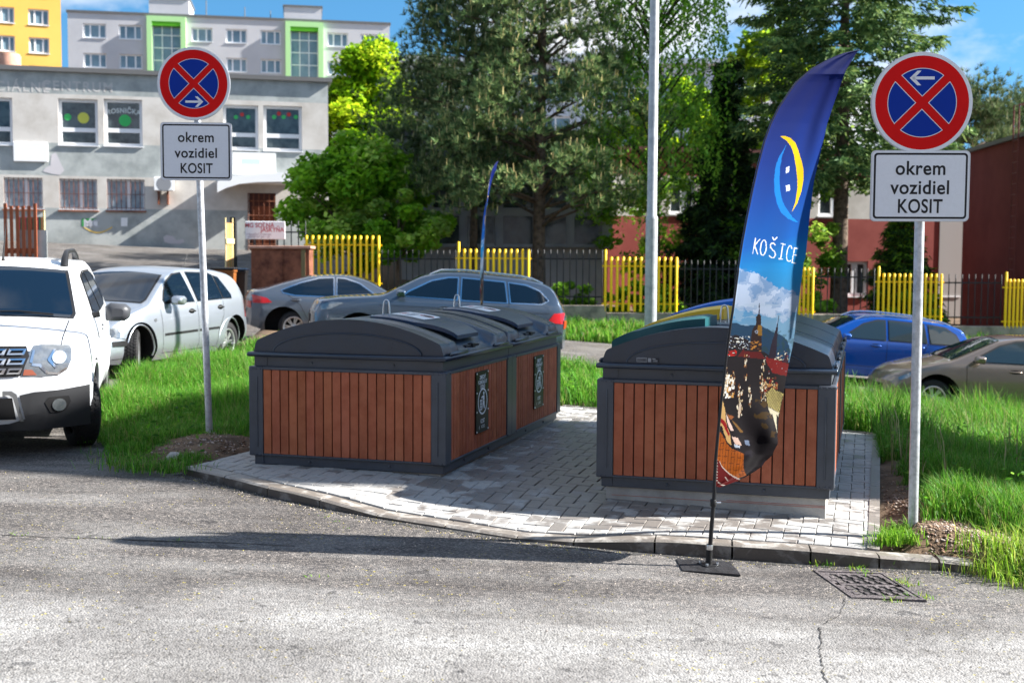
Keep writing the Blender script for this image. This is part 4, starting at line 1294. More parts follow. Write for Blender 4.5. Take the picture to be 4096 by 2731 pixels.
m.tube([(0, 0, .02), (.003, 0, .105)], .019, 16, 0)
m.build('socket', [BLACK, STEEL], flag, 60)
# square ground plate, turned towards the viewer's left
pc = [atZ(x, y, AS) for x, y in ((2704, 2240), (2920, 2258), (2962, 2310), (2730, 2287))]
m = MB()
loc = [Matrix.Rotation(-TH, 3, 'Z') @ (q - FB) for q in pc]
cen = sum(loc, Vector()) / 4
m.prism([(q.x, q.y) for q in loc], lambda a, b: (a, b, .004), lambda a, b: (a, b, .016))
m.build('base_plate', mat('rubber_plate', (.018, .018, .02), .55, var=.4, vscale=14, bump=.5, bscale=50), flag)
m = MB()
m.box(-.05, .05, -.05, .05, .016, .022, 0, bev=.002)
for sx in (-.035, .035):
    for sy in (-.035, .035): m.lathe([(.0, .014), (.008, .013), (.0095, .006), (.0095, 0)], 6, Matrix.Translation((sx, sy, .022)), 1)
m.build('mounting_plate', [BLACK, STEEL], flag, 40)
# the second flag, seen edge-on far behind the left container
f2o = copy_tree(flag)
SF = Vector((-.78, 16.5, 0)); SF.x = (1925 - 2048) / FPX * 16.5
f2o.location = (SF.x, SF.y, groundz(SF.x, SF.y)); f2o.rotation_euler = (0, 0, math.atan2(SF.y, SF.x) - .24)
f2o['label'] = 'distant feather flag seen edge-on, standing in the grass behind the left container'

# ------------------------------------------------------------------ gully grate in the road
gp = [atZ(x, y, AS) for x, y in ((3250, 2285), (3528, 2298), (3705, 2412), (3408, 2393))]
gc = sum(gp, Vector()) / 4
ex_ = ((gp[1] - gp[0]) + (gp[2] - gp[3])) / 2; ey_ = ((gp[3] - gp[0]) + (gp[2] - gp[1])) / 2
gw, gh = ex_.length, ey_.length
ang = math.atan2(ex_.y, ex_.x)
IRON = mat('cast_iron', (.065, .055, .055), .6, .3, col2=(.15, .13, .13), vscale=14, bump=.6, bscale=70)
gr = empty('drain_grate', (gc.x, gc.y, gc.z + .004), ang, 'rusty cast iron drain grate with ten slots, sunk in the asphalt below the kerb', 'drain grate')
sk = (Matrix.Rotation(-ang, 3, 'Z') @ ey_).normalized()
def G(u, v, z): # u,v in 0..1
    return (-gw / 2 + gw * u + sk.x * gh * (v - .5), sk.y * gh * (v - .5), z)
m = MB()
def gbox(u0, u1, v0, v1, z0, z1, mi=0):
    vs_ = [G(u0, v0, z0), G(u1, v0, z0), G(u1, v1, z0), G(u0, v1, z0), G(u0, v0, z1), G(u1, v0, z1), G(u1, v1, z1), G(u0, v1, z1)]
    m.add(vs_, [(0, 1, 2, 3), (7, 6, 5, 4), (0, 4, 5, 1), (1, 5, 6, 2), (2, 6, 7, 3), (3, 7, 4, 0)], mi)
for a in ((0, 1, 0, .05), (0, 1, .95, 1), (0, .04, .05, .95), (.96, 1, .05, .95)): gbox(*a, -.05, .010)
m.build('grate_frame', IRON, gr)
m = MB()
for a in ((.05, .95, .06, .13), (.05, .95, .47, .54), (.05, .95, .87, .94), (.05, .12, .13, .87), (.88, .95, .13, .87)): gbox(*a, -.04, .006)
for row in ((.13, .47), (.54, .87)):
    for i in range(6):
        u0 = .12 + i * .152
        for j in range(4):
            v0 = row[0] + (row[1] - row[0]) * j / 4; v1 = row[0] + (row[1] - row[0]) * (j + 1) / 4
            d_ = .012 if j % 2 else -.012
            gbox(u0 + d_ if i else .12, min(.88, u0 + .056 + d_), v0, v1, -.04, .006 + (.003 if j % 2 else 0))
m.build('grate_bars', IRON, gr)
m = MB(); gbox(.03, .97, .04, .96, .0012, .0022); m.build('gully_pit', mat('gully_dark', (.004, .004, .004), 1), gr)

# ------------------------------------------------------------------ street lamp column
LPx, LPy = (2602 - 2048) / FPX * 16, 16.0
g0 = groundz(LPx, LPy)
lamp = empty('street_lamp', (LPx, LPy, g0), 0, 'tall grey galvanised street lamp column rising behind the gap between the containers', 'street lamp')
zc_ = atY(2602, 870, 16).z - g0
m = MB()
m.tube([(0, 0, -.2), (0, 0, zc_ - .03), (0, 0, zc_), (.0, 0, zc_ + .03), (.0, 0, zc_ + 5.2)], [.083, .081, .081, .066, .055], 28)
m.build('column', mat('lamp_galvanised', (.3, .32, .34), .5, .3, col2=(.42, .44, .46), vscale=9, rvar=.1), lamp, 50)
m = MB()
m.tube([(0, 0, zc_ + 5.1), (0, -.3, zc_ + 5.6), (0, -1.1, zc_ + 5.8)], .035, 12)
m.box(-.14, .14, -1.7, -1.05, zc_ + 5.76, zc_ + 5.88, bev=.03)
m.build('lamp_head', GALV, lamp, 50)
m = MB(); m.box(-.05, .05, -.09, -.075, .45, .95, bev=.004); m.build('service_door', GALV, lamp, 50)
# ------------------------------------------------------------------ vehicles (measured in real metres, scaled to the scene)
KS = 1 / 1.06
GLASS = mat('car_glass', (.004, .010, .02), .02, spec=.45)
TINT = mat('car_glass_light', (.022, .035, .04), .03, spec=.9)
TYRE = mat('tyre_rubber', (.013, .013, .014), .75, bump=.3, bscale=90)
ALLOY = mat('alloy_rim', (.5, .51, .53), .3, .8)
CHROME = mat('chrome_trim', (.7, .72, .75), .12, 1)
CLAD = mat('grey_cladding', (.028, .029, .032), .6, bump=.15, bscale=200)
WELL = mat('wheel_well', (.006, .006, .007), .95)
TAIL = mat('tail_lamp', (.42, .008, .012), .15, coat=.8)
LAMP = mat('headlamp_glass', (.17, .19, .21), .12, .6, coat=1, col2=(.25, .27, .29), vscale=18)
SEAM = mat('panel_gap', (.01, .01, .011), .7)
PLATE = mat('number_plate', (.7, .72, .7), .4)
AMB = mat('amber_lens', (.26, .08, .05), .2, coat=.5)

def interp(tab, x):
    return float(np.interp(x, [t[0] for t in tab], [t[1] for t in tab]))
def smooth_tab(tab, x, h=.05):
    return sum(interp(tab, x + d) for d in (-h, -h / 2, 0, h / 2, h)) / 5

class Car:
    def __init__(s, L_, Wd, top, belt, zb, tumble=.42, bow=.28, rbow=.16, lean=None, sh=.05, wtab=None, edge=.055):
        s.L = L_; s.hw = Wd / 2; s.top = top; s.belt = belt; s.zb = zb; s.tum = tumble; s.bow = bow; s.rbow = rbow; s.sh = sh; s.edge = edge
        s.lean = lean or [(0, .04), (.5, 0), (1.2, 0)]
        s.wt = wtab or [(0, .90), (.25, .965), (.9, 1), (L_ - 1.0, 1), (L_ - .25, .965), (L_, .9)]
    def w(s, x): return s.hw * interp(s.wt, x)
    def zt(s, x): return smooth_tab(s.top, x, s.sh)
    def zs(s, x): return min(interp(s.belt, x), s.zt(x) - .045)
    def dx(s, x, y, z):
        f = max(0, 1 - x / 1.1) ** 2; r = max(0, 1 - (s.L - x) / .9) ** 2
        q = min(1.3, abs(y) / s.hw)
        return x + f * (s.bow * q ** 2.6 + interp(s.lean, z)) - r * (s.rbow * q ** 2.6 + .5 * interp(s.lean, z))
    def yside(s, x, z):
        w = s.w(x); zs = s.zs(x); zb = interp(s.zb, x)
        if z <= zs:
            t = (z - zb) / max(.05, zs - zb)
            return w * (1 - .055 * max(0, (t - .55)) ** 2 * 4 - .09 * max(0, .28 - t) ** 1.5 / .15)
        zt = s.zt(x); y0 = w * (1 - .055 * .2025 * 4)
        return y0 - s.tum * (z - zs) - .12 * (z - zs) ** 2
    def ring(s, x, n1=11, n2=8, n3=5, n4=6):
        zb = interp(s.zb, x); zs = s.zs(x); zt = s.zt(x); P = []
        for i in range(n1 + 1):
            z = zb + (zs - zb) * i / n1; P.append((s.yside(x, z), z))
        ze = max(zs + .004, zt - s.edge)
        for i in range(1, n2 + 1):
            z = zs + (ze - zs) * i / n2; P.append((s.yside(x, z), z))
        ye = P[-1][0]; r = min(.09, .3 * ye); k = zt - ze
        for i in range(1, n3 + 1):
            a = math.pi / 2 * i / n3; P.append((ye - r * (1 - math.cos(a)), ze + k * .8 * math.sin(a)))
        y1, z1 = P[-1]
        for i in range(1, n4 + 1):
            t = i / n4; y = y1 * (1 - t); P.append((y, z1 + (zt - z1 + .012) * (1 - (1 - t) ** 2)))
        return P
    def ztop(s, x, y):
        zt = s.zt(x); zs = s.zs(x); ze = max(zs + .004, zt - s.edge); ye = s.yside(x, ze); r = min(.09, .3 * ye); k = zt - ze
        y = abs(y); y1 = ye - r; z1 = ze + k * .8
        if y <= y1: t = 1 - y / y1; return z1 + (zt - z1 + .012) * (1 - (1 - t) ** 2)
        q = min(1, (y - y1) / r); return ze + k * .8 * math.sqrt(max(0, 1 - q * q))
    # mapping functions for surface details
    def side(s, off, sgn):
        def f(x, z):
            y = s.yside(x, z) + off
            return (s.dx(x, y, z), sgn * y, z)
        return f
    def topf(s, off):
        def f(x, y):
            z = s.ztop(x, y); e = .02
            dz = (s.ztop(x + e, y) - s.ztop(x - e, y)) / (2 * e)
            n = Vector((-dz, 0, 1)).normalized()
            return (s.dx(x, y, z) + n.x * off, y + (off * .6 if y > 0 else -off * .6) * min(1, abs(y)), z + n.z * off)
        return f
    def front(s, off):
        def f(y, z): return (s.dx(0, y, z) - off, y, z)
        return f
    def rear(s, off):
        def f(y, z): return (s.dx(s.L, y, z) + off, y, z)
        return f

def vehicle(name, car, paint, arches, rr, tw, label, group, rim='spoke', steer=0, cladding=None):
    """returns root (empty) with body and wheels; local frame: x from nose to tail, centred"""
    root = empty(name, (0, 0, 0), 0, label, 'car', group, KS)
    c = car
    xs = sorted(set([0, .012, .03, .06, .1, .15] + list(np.linspace(.2, c.L - .2, 54)) + [c.L - .15, c.L - .1, c.L - .06, c.L - .03, c.L - .012, c.L]))
    rings = [c.ring(x) for x in xs]
    n = len(rings[0]); V = []
    for x, R in zip(xs, rings):
        full = [(y, z) for y, z in R] + [(-y, z) for y, z in reversed(R[:-1])]
        V += [(c.dx(x, y, z), y, z) for y, z in full]
    k = 2 * n - 1
    F = []
    for i in range(len(xs) - 1):
        for j in range(k):
            j2 = (j + 1) % k
            F.append((i * k + j, i * k + j2, (i + 1) * k + j2, (i + 1) * k + j))
    # caps as grids
    for i, flip in ((0, 1), (len(xs) - 1, 0)):
        K = 14; R = rings[i]; base = len(V); x = xs[i]
        rows_ = []
        for j in range(n - 1):
            row = [i * k + j]
            for q in range(1, K):
                y = R[j][0] * (1 - 2 * q / K); z = R[j][1]
                V.append((c.dx(x, y, z), y, z)); row.append(len(V) - 1)
            row.append(i * k + k - 1 - j)
            rows_.append(row)
        for j in range(n - 2):
            for q in range(K):
                f = (rows_[j][q], rows_[j][q + 1], rows_[j + 1][q + 1], rows_[j + 1][q]); F.append(f if flip else f[::-1])
        top_i = i * k + n - 1
        last = rows_[-1]
        for q in range(K):
            f = (last[q], last[q + 1], top_i); F.append(f if flip else f[::-1])
    me = bpy.data.meshes.new('body'); me.from_pydata(V, [], F)
    bm = bmesh.new(); bm.from_mesh(me); bmesh.ops.recalc_face_normals(bm, faces=bm.faces); bm.to_mesh(me); bm.free()
    body = link_mesh('body', me, [paint, WELL], root)
    # wheel arches
    am = MB()
    for ax in arches:
        for sg in (1, -1):
            y0, y1 = sg * (c.hw - .34), sg * (c.hw + .2)
            cyl = [(ax + (rr + .055) * math.cos(t), (rr + .01) + (rr + .055) * math.sin(t)) for t in [2 * math.pi * i / 40 for i in range(40)]]
            am.prism(cyl, (lambda Y: lambda a, b: (a, Y, b))(min(y0, y1)), (lambda Y: lambda a, b: (a, Y, b))(max(y0, y1)))
    cut = am.build('cut', [WELL, WELL]); cut.data.polygons.foreach_set('material_index', [1] * len(cut.data.polygons))
    bm = bmesh.new(); bm.from_mesh(cut.data); bmesh.ops.recalc_face_normals(bm, faces=bm.faces); bm.to_mesh(cut.data); bm.free()
    md = body.modifiers.new('b', 'BOOLEAN'); md.object = cut; md.operation = 'DIFFERENCE'; md.solver = 'EXACT'; md.material_mode = 'TRANSFER' if hasattr(md, 'material_mode') else md.material_mode
    dg = bpy.context.evaluated_depsgraph_get(); dg.update()
    nm = bpy.data.meshes.new_from_object(body.evaluated_get(dg))
    body.modifiers.clear(); old = body.data; body.data = nm; nm.name = 'body'; bpy.data.meshes.remove(old)
    bpy.data.objects.remove(cut)
    nm.polygons.foreach_set('use_smooth', [True] * len(nm.polygons)); nm.set_sharp_from_angle(angle=math.radians(34))
    # wheels
    for wi, ax in enumerate(arches):
        for sg in (1, -1):
            w = empty('wheel', (ax, sg * (c.hw - .03 - tw / 2), rr)); w.parent = root
            if wi == 0: w.rotation_euler = (0, 0, steer)
            Mx = Matrix.Rotation(-sg * math.pi / 2, 4, 'X')
            m = MB(); t2 = tw / 2; ri = rr * .66
            m.lathe([(ri, -t2 * .8), (ri + .02, -t2), (rr - .03, -t2), (rr - .006, -t2 + .02), (rr, -t2 * .5), (rr + .001, 0), (rr, t2 * .5), (rr - .006, t2 - .02), (rr - .03, t2), (ri + .02, t2), (ri, t2 * .8)], 44, Mx)
            # tread blocks
            for q in range(44):
                for zz, tt in ((-t2 * .62, 0), (-t2 * .2, .5), (t2 * .2, 0), (t2 * .62, .5)):
                    a = 2 * math.pi * (q + tt) / 44
                    Mt = Mx @ Matrix.Rotation(a, 4, 'Z') @ Matrix.Translation((rr, 0, zz)) @ Matrix.Rotation(.35 if zz > 0 else -.35, 4, 'X')
                    m.box(-.006, .006, -.016, .016, -t2 * .16, t2 * .16, 0, M=Mt)
            m.build('tyre', TYRE, w, 40)
            m = MB()
            m.lathe([(ri, -t2 * .6), (ri + .012, t2 * .86), (ri, t2 * .9), (ri - .02, t2 * .8), (ri - .03, -t2 * .5)], 44, Mx)
            m.lathe([(0, t2 * .55), (.05, t2 * .55), (.07, t2 * .45), (.075, t2 * .1)], 20, Mx)
            ns = 5 if rim == 'spoke' else 7
            for q in range(ns):
                for da in (-.13, .13):
                    Mt = Mx @ Matrix.Rotation(2 * math.pi * q / ns + da, 4, 'Z')
                    m.box(.05, ri - .01, -.014, .014, t2 * .35, t2 * .62, 0, M=Mt)
            m.lathe([(0, t2 * .05), (ri - .02, t2 * .05)], 24, Mx, 1)
            m.build('rim', [ALLOY, WELL], w, 40)
    return root, body
def win(root, c, sgn, polys, trim=None, trimw=.03, glass=GLASS):
    for P in polys:
        cx = sum(p[0] for p in P) / len(P); cz = sum(p[1] for p in P) / len(P)
        m = MB(); decal(m, P, c.side(.010, sgn), .12)
        o = m.build('side_window', glass, root, 60)
        if trim:
            Q = []
            for i, p in enumerate(P):
                a = Vector(P[i - 1]); b = Vector(p); d = Vector(P[(i + 1) % len(P)])
                n1 = (b - a).normalized(); n2 = (d - b).normalized()
                nn_ = Vector((n1.y + n2.y, -(n1.x + n2.x)))
                if nn_.length < 1e-4: nn_ = Vector((n1.y, -n1.x))
                nn_.normalize()
                if nn_.dot(b - Vector((cx, cz))) < 0: nn_ = -nn_
                Q.append(tuple(b + nn_ * trimw))
            m = MB(); decal(m, Q, c.side(.005, sgn), .12); m.build('window_trim', trim, o, 60)
def seams(root, c, sgn, lines, w=.006, m_=None, name='door_gap'):
    for ln in lines:
        m = MB()
        for (a, b) in zip(ln[:-1], ln[1:]):
            a = Vector(a); b = Vector(b); d = (b - a).normalized(); n = Vector((-d.y, d.x)) * w / 2
            decal(m, [tuple(a - n), tuple(b - n), tuple(b + n), tuple(a + n)], c.side(.004, sgn), .08)
        m.build(name, m_ or SEAM, root)
def handle(root, c, sgn, x, z, m_=None, w=.2):
    y = c.yside(x, z)
    m = MB()
    decal(m, disc2(x, z, w * .5, .035, 16), c.side(.003, sgn), .1, 1)
    m.tube([(x - w / 2, sgn * (y + .006), z), (x - w / 2 + .03, sgn * (y + .028), z), (x + w / 2 - .03, sgn * (y + .028), z), (x + w / 2, sgn * (y + .006), z)], .013, 8)
    m.build('door_handle', [m_ or BLACK, SEAM], root, 60)
def mirror(root, c, sgn, x, z, m_, arm=.12, w=.2, h=.13, base=BLACK):
    y = c.yside(x, z) * .99
    m = MB()
    m.tube([(x, sgn * (y - .02), z - .02), (x - .01, sgn * (y + arm * .6), z)], .03, 10, 1)
    yc = y + arm
    P = [(.0, -h * .45), (.0, h * .3), (w * .2, h * .5), (w * .8, h * .45), (w, h * .2), (w * .96, -h * .3), (w * .75, -h * .5), (w * .2, -h * .5)]
    rows_ = [(-.09, .45), (-.075, .78), (-.04, .95), (.02, 1.0), (.05, 1.0), (.06, .93)]
    vs_ = []
    for dx_, sc in rows_:
        for a, b in P: vs_.append((x + dx_, sgn * (yc + w / 2 + (a - w / 2) * sc), z + .02 + b * sc))
    k = len(P); fs = [(i * k + j, i * k + (j + 1) % k, (i + 1) * k + (j + 1) % k, (i + 1) * k + j) for i in range(len(rows_) - 1) for j in range(k)]
    fs += [tuple(range(k)), tuple(range((len(rows_) - 1) * k, len(rows_) * k))]
    m.add(vs_, fs, 0)
    m.build('door_mirror', [m_, base], root, 50)
def place(root, x, y, psi, z=None, front=False, L_=4.3):
    """nose point (centre of the front bumper) at x,y; psi = heading nose->tail measured from +X"""
    root.location = (x, y, z if z is not None else float(AS(x + math.cos(psi) * 2, y + math.sin(psi) * 2)) + .004)
    root.rotation_euler = (0, 0, psi)
def settle(root, c, arches, psi, x, y):
    """stand the car on the sloping asphalt"""
    u = Vector((math.cos(psi), math.sin(psi))); v = Vector((-u.y, u.x))
    a, b = arches[0] * KS, arches[1] * KS; h = (c.hw - .1) * KS
    def g(t, s_): q = Vector((x, y)) + u * t + v * s_; return float(AS(q.x, q.y)) + .004
    zf, zr = (g(a, h) + g(a, -h)) / 2, (g(b, h) + g(b, -h)) / 2
    zl, zrr = (g(a, h) + g(b, h)) / 2, (g(a, -h) + g(b, -h)) / 2
    pitch = math.atan2(zr - zf, b - a); roll = math.atan2(zl - zrr, 2 * h)
    z0 = zf - math.tan(pitch) * a
    root.location = (x, y, z0)
    root.rotation_euler = (Matrix.Rotation(psi, 3, 'Z') @ Matrix.Rotation(-pitch, 3, 'Y') @ Matrix.Rotation(roll, 3, 'X')).to_euler()
WPAINT = mat('white_paint', (.56, .58, .61), .3, coat=.5, spec=.3)
SILV = mat('silver_paint', (.42, .46, .51), .36, .8, coat=.6)
GREYP = mat('steel_grey_paint', (.10, .12, .15), .28, .5, coat=1)
TIGP = mat('blue_grey_paint', (.065, .092, .135), .26, .5, coat=1)
BLUEP = mat('blue_paint', (.003, .075, .36), .25, .3, coat=1)
BRNP = mat('taupe_paint', (.22, .17, .135), .28, .5, coat=1)

# ---- white SUV, front left
c = Car(4.32, 1.92, [(0, .80), (.03, .92), (.10, .985), (.3, 1.03), (1.1, 1.13), (1.22, 1.145), (1.95, 1.56), (2.1, 1.61), (2.5, 1.655), (3.4, 1.645), (3.9, 1.58), (4.15, 1.2), (4.32, .95)],
        [(0, .96), (1.0, 1.05), (4.3, 1.12)], [(0, .30), (.5, .26), (3.8, .28), (4.32, .4)], tumble=.36, bow=.27, rbow=.15, lean=[(.25, .10), (.42, .02), (.6, 0), (.8, .01), (.95, .06), (1.1, .12)])
ar = (.84, 3.51)
duster, body = vehicle('parked_suv', c, WPAINT, ar, .345, .215, 'white off-road car with black bumper, cut off by the left frame edge', 'cars parked by the grass', steer=.30)
F = c.front
def fdec(name, m_, polys, off, parent=duster, cell=.08, sm=60):
    m = MB()
    for P in polys: decal(m, P, F(off), cell)
    return m.build(name, m_, parent, sm)
def hx(P): return [(.41 + (a - .44) * .9, b) for a, b in P]
def mirp(P): return [(-a, b) for a, b in P]
for sg in (1, -1):
    X = (lambda P: P) if sg == 1 else mirp
    hl = fdec('headlight', LAMP, [X(hx([(.44, .735), (.50, .93), (.53, .985), (.60, .995), (.845, .985), (.865, .95), (.865, .85), (.83, .775), (.76, .735), (.62, .725)]))], .006)
    m = MB()
    for P in ([(.45, .74), (.462, .79), (.53, .785), (.57, .74)],): decal(m, X(hx(P)), F(.010), .06)
    m.build('indicator_lens', AMB, hl, 60)
    m = MB()
    for P in ([(.505, .85), (.53, .95), (.55, .95), (.53, .84)], [(.53, .84), (.60, .835), (.665, .765), (.65, .75), (.59, .81), (.52, .82)], [(.665, .765), (.75, .755), (.825, .80), (.835, .785), (.76, .735), (.655, .745)], [(.66, .87), (.71, .955), (.73, .955), (.69, .87), (.745, .80), (.73, .79), (.665, .855)]):
        decal(m, X(hx(P)), F(.011), .05)
    m.build('lamp_trim', CHROME, hl, 60)
    m = MB(); q = [F(.02)(sg * .70 + .055 * math.cos(t), .885 + .055 * math.sin(t)) for t in [2 * math.pi * i / 20 for i in range(20)]]
    m.add(q, [tuple(range(20))]); m.build('lamp_lens', mat('lens_bright', (.85, .88, .9), .03, .6, coat=1), hl)
    # black lower corner with fog lamp
    fdec('bumper_cladding', CLAD, [X([(.0, .26), (.0, .30), (.30, .32), (.43, .36), (.39, .57), (.50, .595), (.70, .605), (.94, .635), (.94, .27), (.5, .25)])], .008)
    fdec('fog_lamp_recess', SEAM, [X([(.585, .50), (.62, .545), (.775, .55), (.79, .50), (.755, .43), (.695, .405), (.63, .41)])], .012)
    m = MB(); yy = .70; zz = .475; f_ = F(.018)
    q = [f_(sg * yy + .055 * math.cos(t), zz + .055 * math.sin(t)) for t in [2 * math.pi * i / 24 for i in range(24)]]
    m.add(q, [tuple(range(24))]); fo = m.build('fog_lamp', LAMP, duster)
fdec('grille', BLACK, [[(-.40, .735), (-.465, .90), (-.44, .985), (.44, .985), (.465, .90), (.40, .735), (0, .72)]], .008)
for zz, y1 in ((.935, .425), (.855, .42), (.775, .395)):
    for sg in (1, -1):
        for (a, b) in ((.10, .27), (.29, y1)):
            # hollow chrome bars
            P = [(sg * a, zz - .022), (sg * b, zz - .022), (sg * (b + .02), zz + .028), (sg * (a + .02), zz + .028)]
            cx_ = sum(p[0] for p in P) / 4; cz_ = zz + .003
            I = [(cx_ + (p[0] - cx_) * .72, cz_ + (p[1] - cz_) * .45) for p in P]
            vs_ = [F(.022)(*p) for p in P] + [F(.022)(*p) for p in I]
            m = MB(); m.add(vs_, [(i, (i + 1) % 4, 4 + (i + 1) % 4, 4 + i) for i in range(4)]); m.build('grille_bar', CHROME, duster)
fdec('skid_plate', mat('satin_grey', (.16, .165, .17), .45, .3), [[(-.42, .34), (-.37, .58), (-.33, .61), (.33, .61), (.37, .58), (.42, .34), (.39, .34), (.34, .55), (.31, .575), (-.31, .575), (-.34, .55), (-.39, .34)]], .014)
fdec('air_intake', SEAM, [[(-.36, .36), (-.335, .55), (.335, .55), (.36, .36)]], .011)
pl_ = fdec('number_plate', PLATE, [[(-.26, .565), (-.26, .675), (.26, .675), (.26, .565)]], .022)
fdec('plate_mark', mat('plate_green', (.0, .35, .25), .5), [[(.225, .575), (.225, .59), (.25, .59), (.25, .575)]], .024, pl_)
m = MB(); decal(m, [(1.21, -.70), (1.21, 0), (1.21, .70), (1.30, .72), (1.96, .60), (1.985, .3), (1.99, 0), (1.985, -.3), (1.96, -.60), (1.30, -.72)], c.topf(.008), (.06, .12)); ws = m.build('windscreen', GLASS, duster, 60)
m = MB(); decal(m, [(1.185, -.735), (1.185, .735), (1.29, .752), (1.985, .63), (2.02, 0), (1.985, -.63), (1.29, -.752)], c.topf(.004), (.06, .12)); m.build('windscreen_seal', BLACK, ws, 60)
m = MB()
for sg, x0 in ((1, -.55), (1, .1)): m.tube([c.topf(.02)(1.235, x0), c.topf(.022)(1.27, x0 + .3), c.topf(.022)(1.26, x0 + .52)], .008, 6)
m.build('wiper', BLACK, ws)
m = MB()
for y0 in (-.82, .82):
    pts = [c.topf(.003)(.12 + i * .1, y0 * (.86 + .0 * i)) for i in range(11)]
    m.tube(pts, .004, 5)
m.build('bonnet_gap', SEAM, duster)
for sg in (1, -1):
    win(duster, c, sg, [[(1.75, 1.15), (1.62, 1.16), (2.02, 1.49), (2.42, 1.535), (2.47, 1.15)], [(2.56, 1.15), (2.53, 1.535), (3.2, 1.52), (3.3, 1.17)], [(3.38, 1.18), (3.3, 1.50), (3.7, 1.42), (3.85, 1.25)]], BLACK, .025)
    seams(duster, c, sg, [[(1.35, .45), (1.33, 1.05)], [(2.5, .42), (2.5, 1.15)], [(3.4, 1.15), (3.3, .85), (3.05, .45)], [(1.33, .42), (3.05, .42)]])
    handle(duster, c, sg, 2.3, .98, WPAINT); handle(duster, c, sg, 3.2, 1.0, WPAINT)
    mirror(duster, c, sg, 1.56, 1.16, mat('mirror_grey', (.05, .053, .06), .4), .13, .24, .18)
    seams(duster, c, sg, [[(1.25, .36), (3.1, .36)]], .14, CLAD, 'sill_cladding')
    # arch lips
    for ax in ar:
        pts = [(ax + .415 * math.cos(t), .355 + .415 * math.sin(t)) for t in [math.pi * i / 20 for i in range(-1, 22)]]
        m = MB(); m.tube([c.side(-.008, sg)(*p) for p in pts], .018, 6); m.build('arch_lip', WPAINT, duster, 60)
    # roof bars standing on feet
    m = MB()
    def T(x, y): return Vector((c.dx(x, y, 1.6), y, c.ztop(x, y)))
    yb = sg * .58
    a = T(2.12, yb); b = T(2.45, yb); d = T(3.3, yb); e = T(3.7, yb)
    m.tube([a + Vector((0, 0, -.02)), a + Vector((.10, 0, .075)), b + Vector((0, 0, .10)), d + Vector((0, 0, .10)), e + Vector((-.1, 0, .08)), e], [.04, .034, .026, .026, .034, .04], 10)
    m.build('roof_bar', BLACK, duster, 50)
    m = MB(); a = c.side(.02, sg)(.16, .9)
m = MB(); a = Vector((c.dx(2.2, 0, 1.6), 0, c.ztop(2.2, 0) + .01)); m.tube([a, a + Vector((-.0, 0, .03)), a + Vector((.28, 0, .42))], [.018, .01, .003], 8); m.build('aerial', BLACK, duster)
# dashboard and steering wheel seen through the glass are dark reflections here
for sg in (1, -1):
    m = MB(); x, z = .9, .0
    ax = ar[0] + .45; m.box(ax - .01, ax + .01, sg * (c.hw - .25) - .02, sg * (c.hw - .25) + .24 if sg > 0 else sg * (c.hw - .25) + .02, .17, .42) if sg > 0 else m.box(ax - .01, ax + .01, -c.hw + .01, -c.hw + .27, .17, .42)
    m.build('mud_flap', BLACK, duster)
psiD = math.radians(90 + 16)
dn = atY(-125, 1700, 9.32)
settle(duster, c, ar, psiD, dn.x, 9.32)

# ---- silver hatchback behind it
c = Car(4.15, 1.735, [(0, .50), (.03, .63), (.10, .70), (.35, .80), (1.0, .945), (1.12, .97), (1.80, 1.345), (2.1, 1.42), (2.5, 1.444), (3.2, 1.42), (3.6, 1.37), (3.78, 1.31), (4.05, .97), (4.12, .9), (4.15, .8)],
        [(0, .66), (1.0, .87), (2.5, .925), (4.0, .99)], [(0, .20), (.5, .18), (3.6, .2), (4.15, .32)], tumble=.40, bow=.30, rbow=.2, lean=[(.15, .07), (.35, 0), (.5, 0), (.6, .03), (.8, .1)])
ar = (.80, 3.31)
golf, _ = vehicle('parked_hatchback', c, SILV, ar, .31, .195, 'silver hatchback parked behind the white off-road car, front wheel turned', 'cars parked by the grass', steer=.5, rim='seven')
m = MB(); decal(m, [(1.13, -.66), (1.11, 0), (1.13, .66), (1.22, .68), (1.80, .55), (1.84, .3), (1.855, 0), (1.84, -.3), (1.80, -.55), (1.22, -.68)], c.topf(.008), (.06, .12)); ws = m.build('windscreen', GLASS, golf, 60)
m = MB(); decal(m, [(1.10, -.69), (1.085, 0), (1.10, .69), (1.21, .705), (1.82, .575), (1.875, 0), (1.82, -.575), (1.21, -.705)], c.topf(.004), (.06, .12)); m.build('windscreen_seal', BLACK, ws, 60)
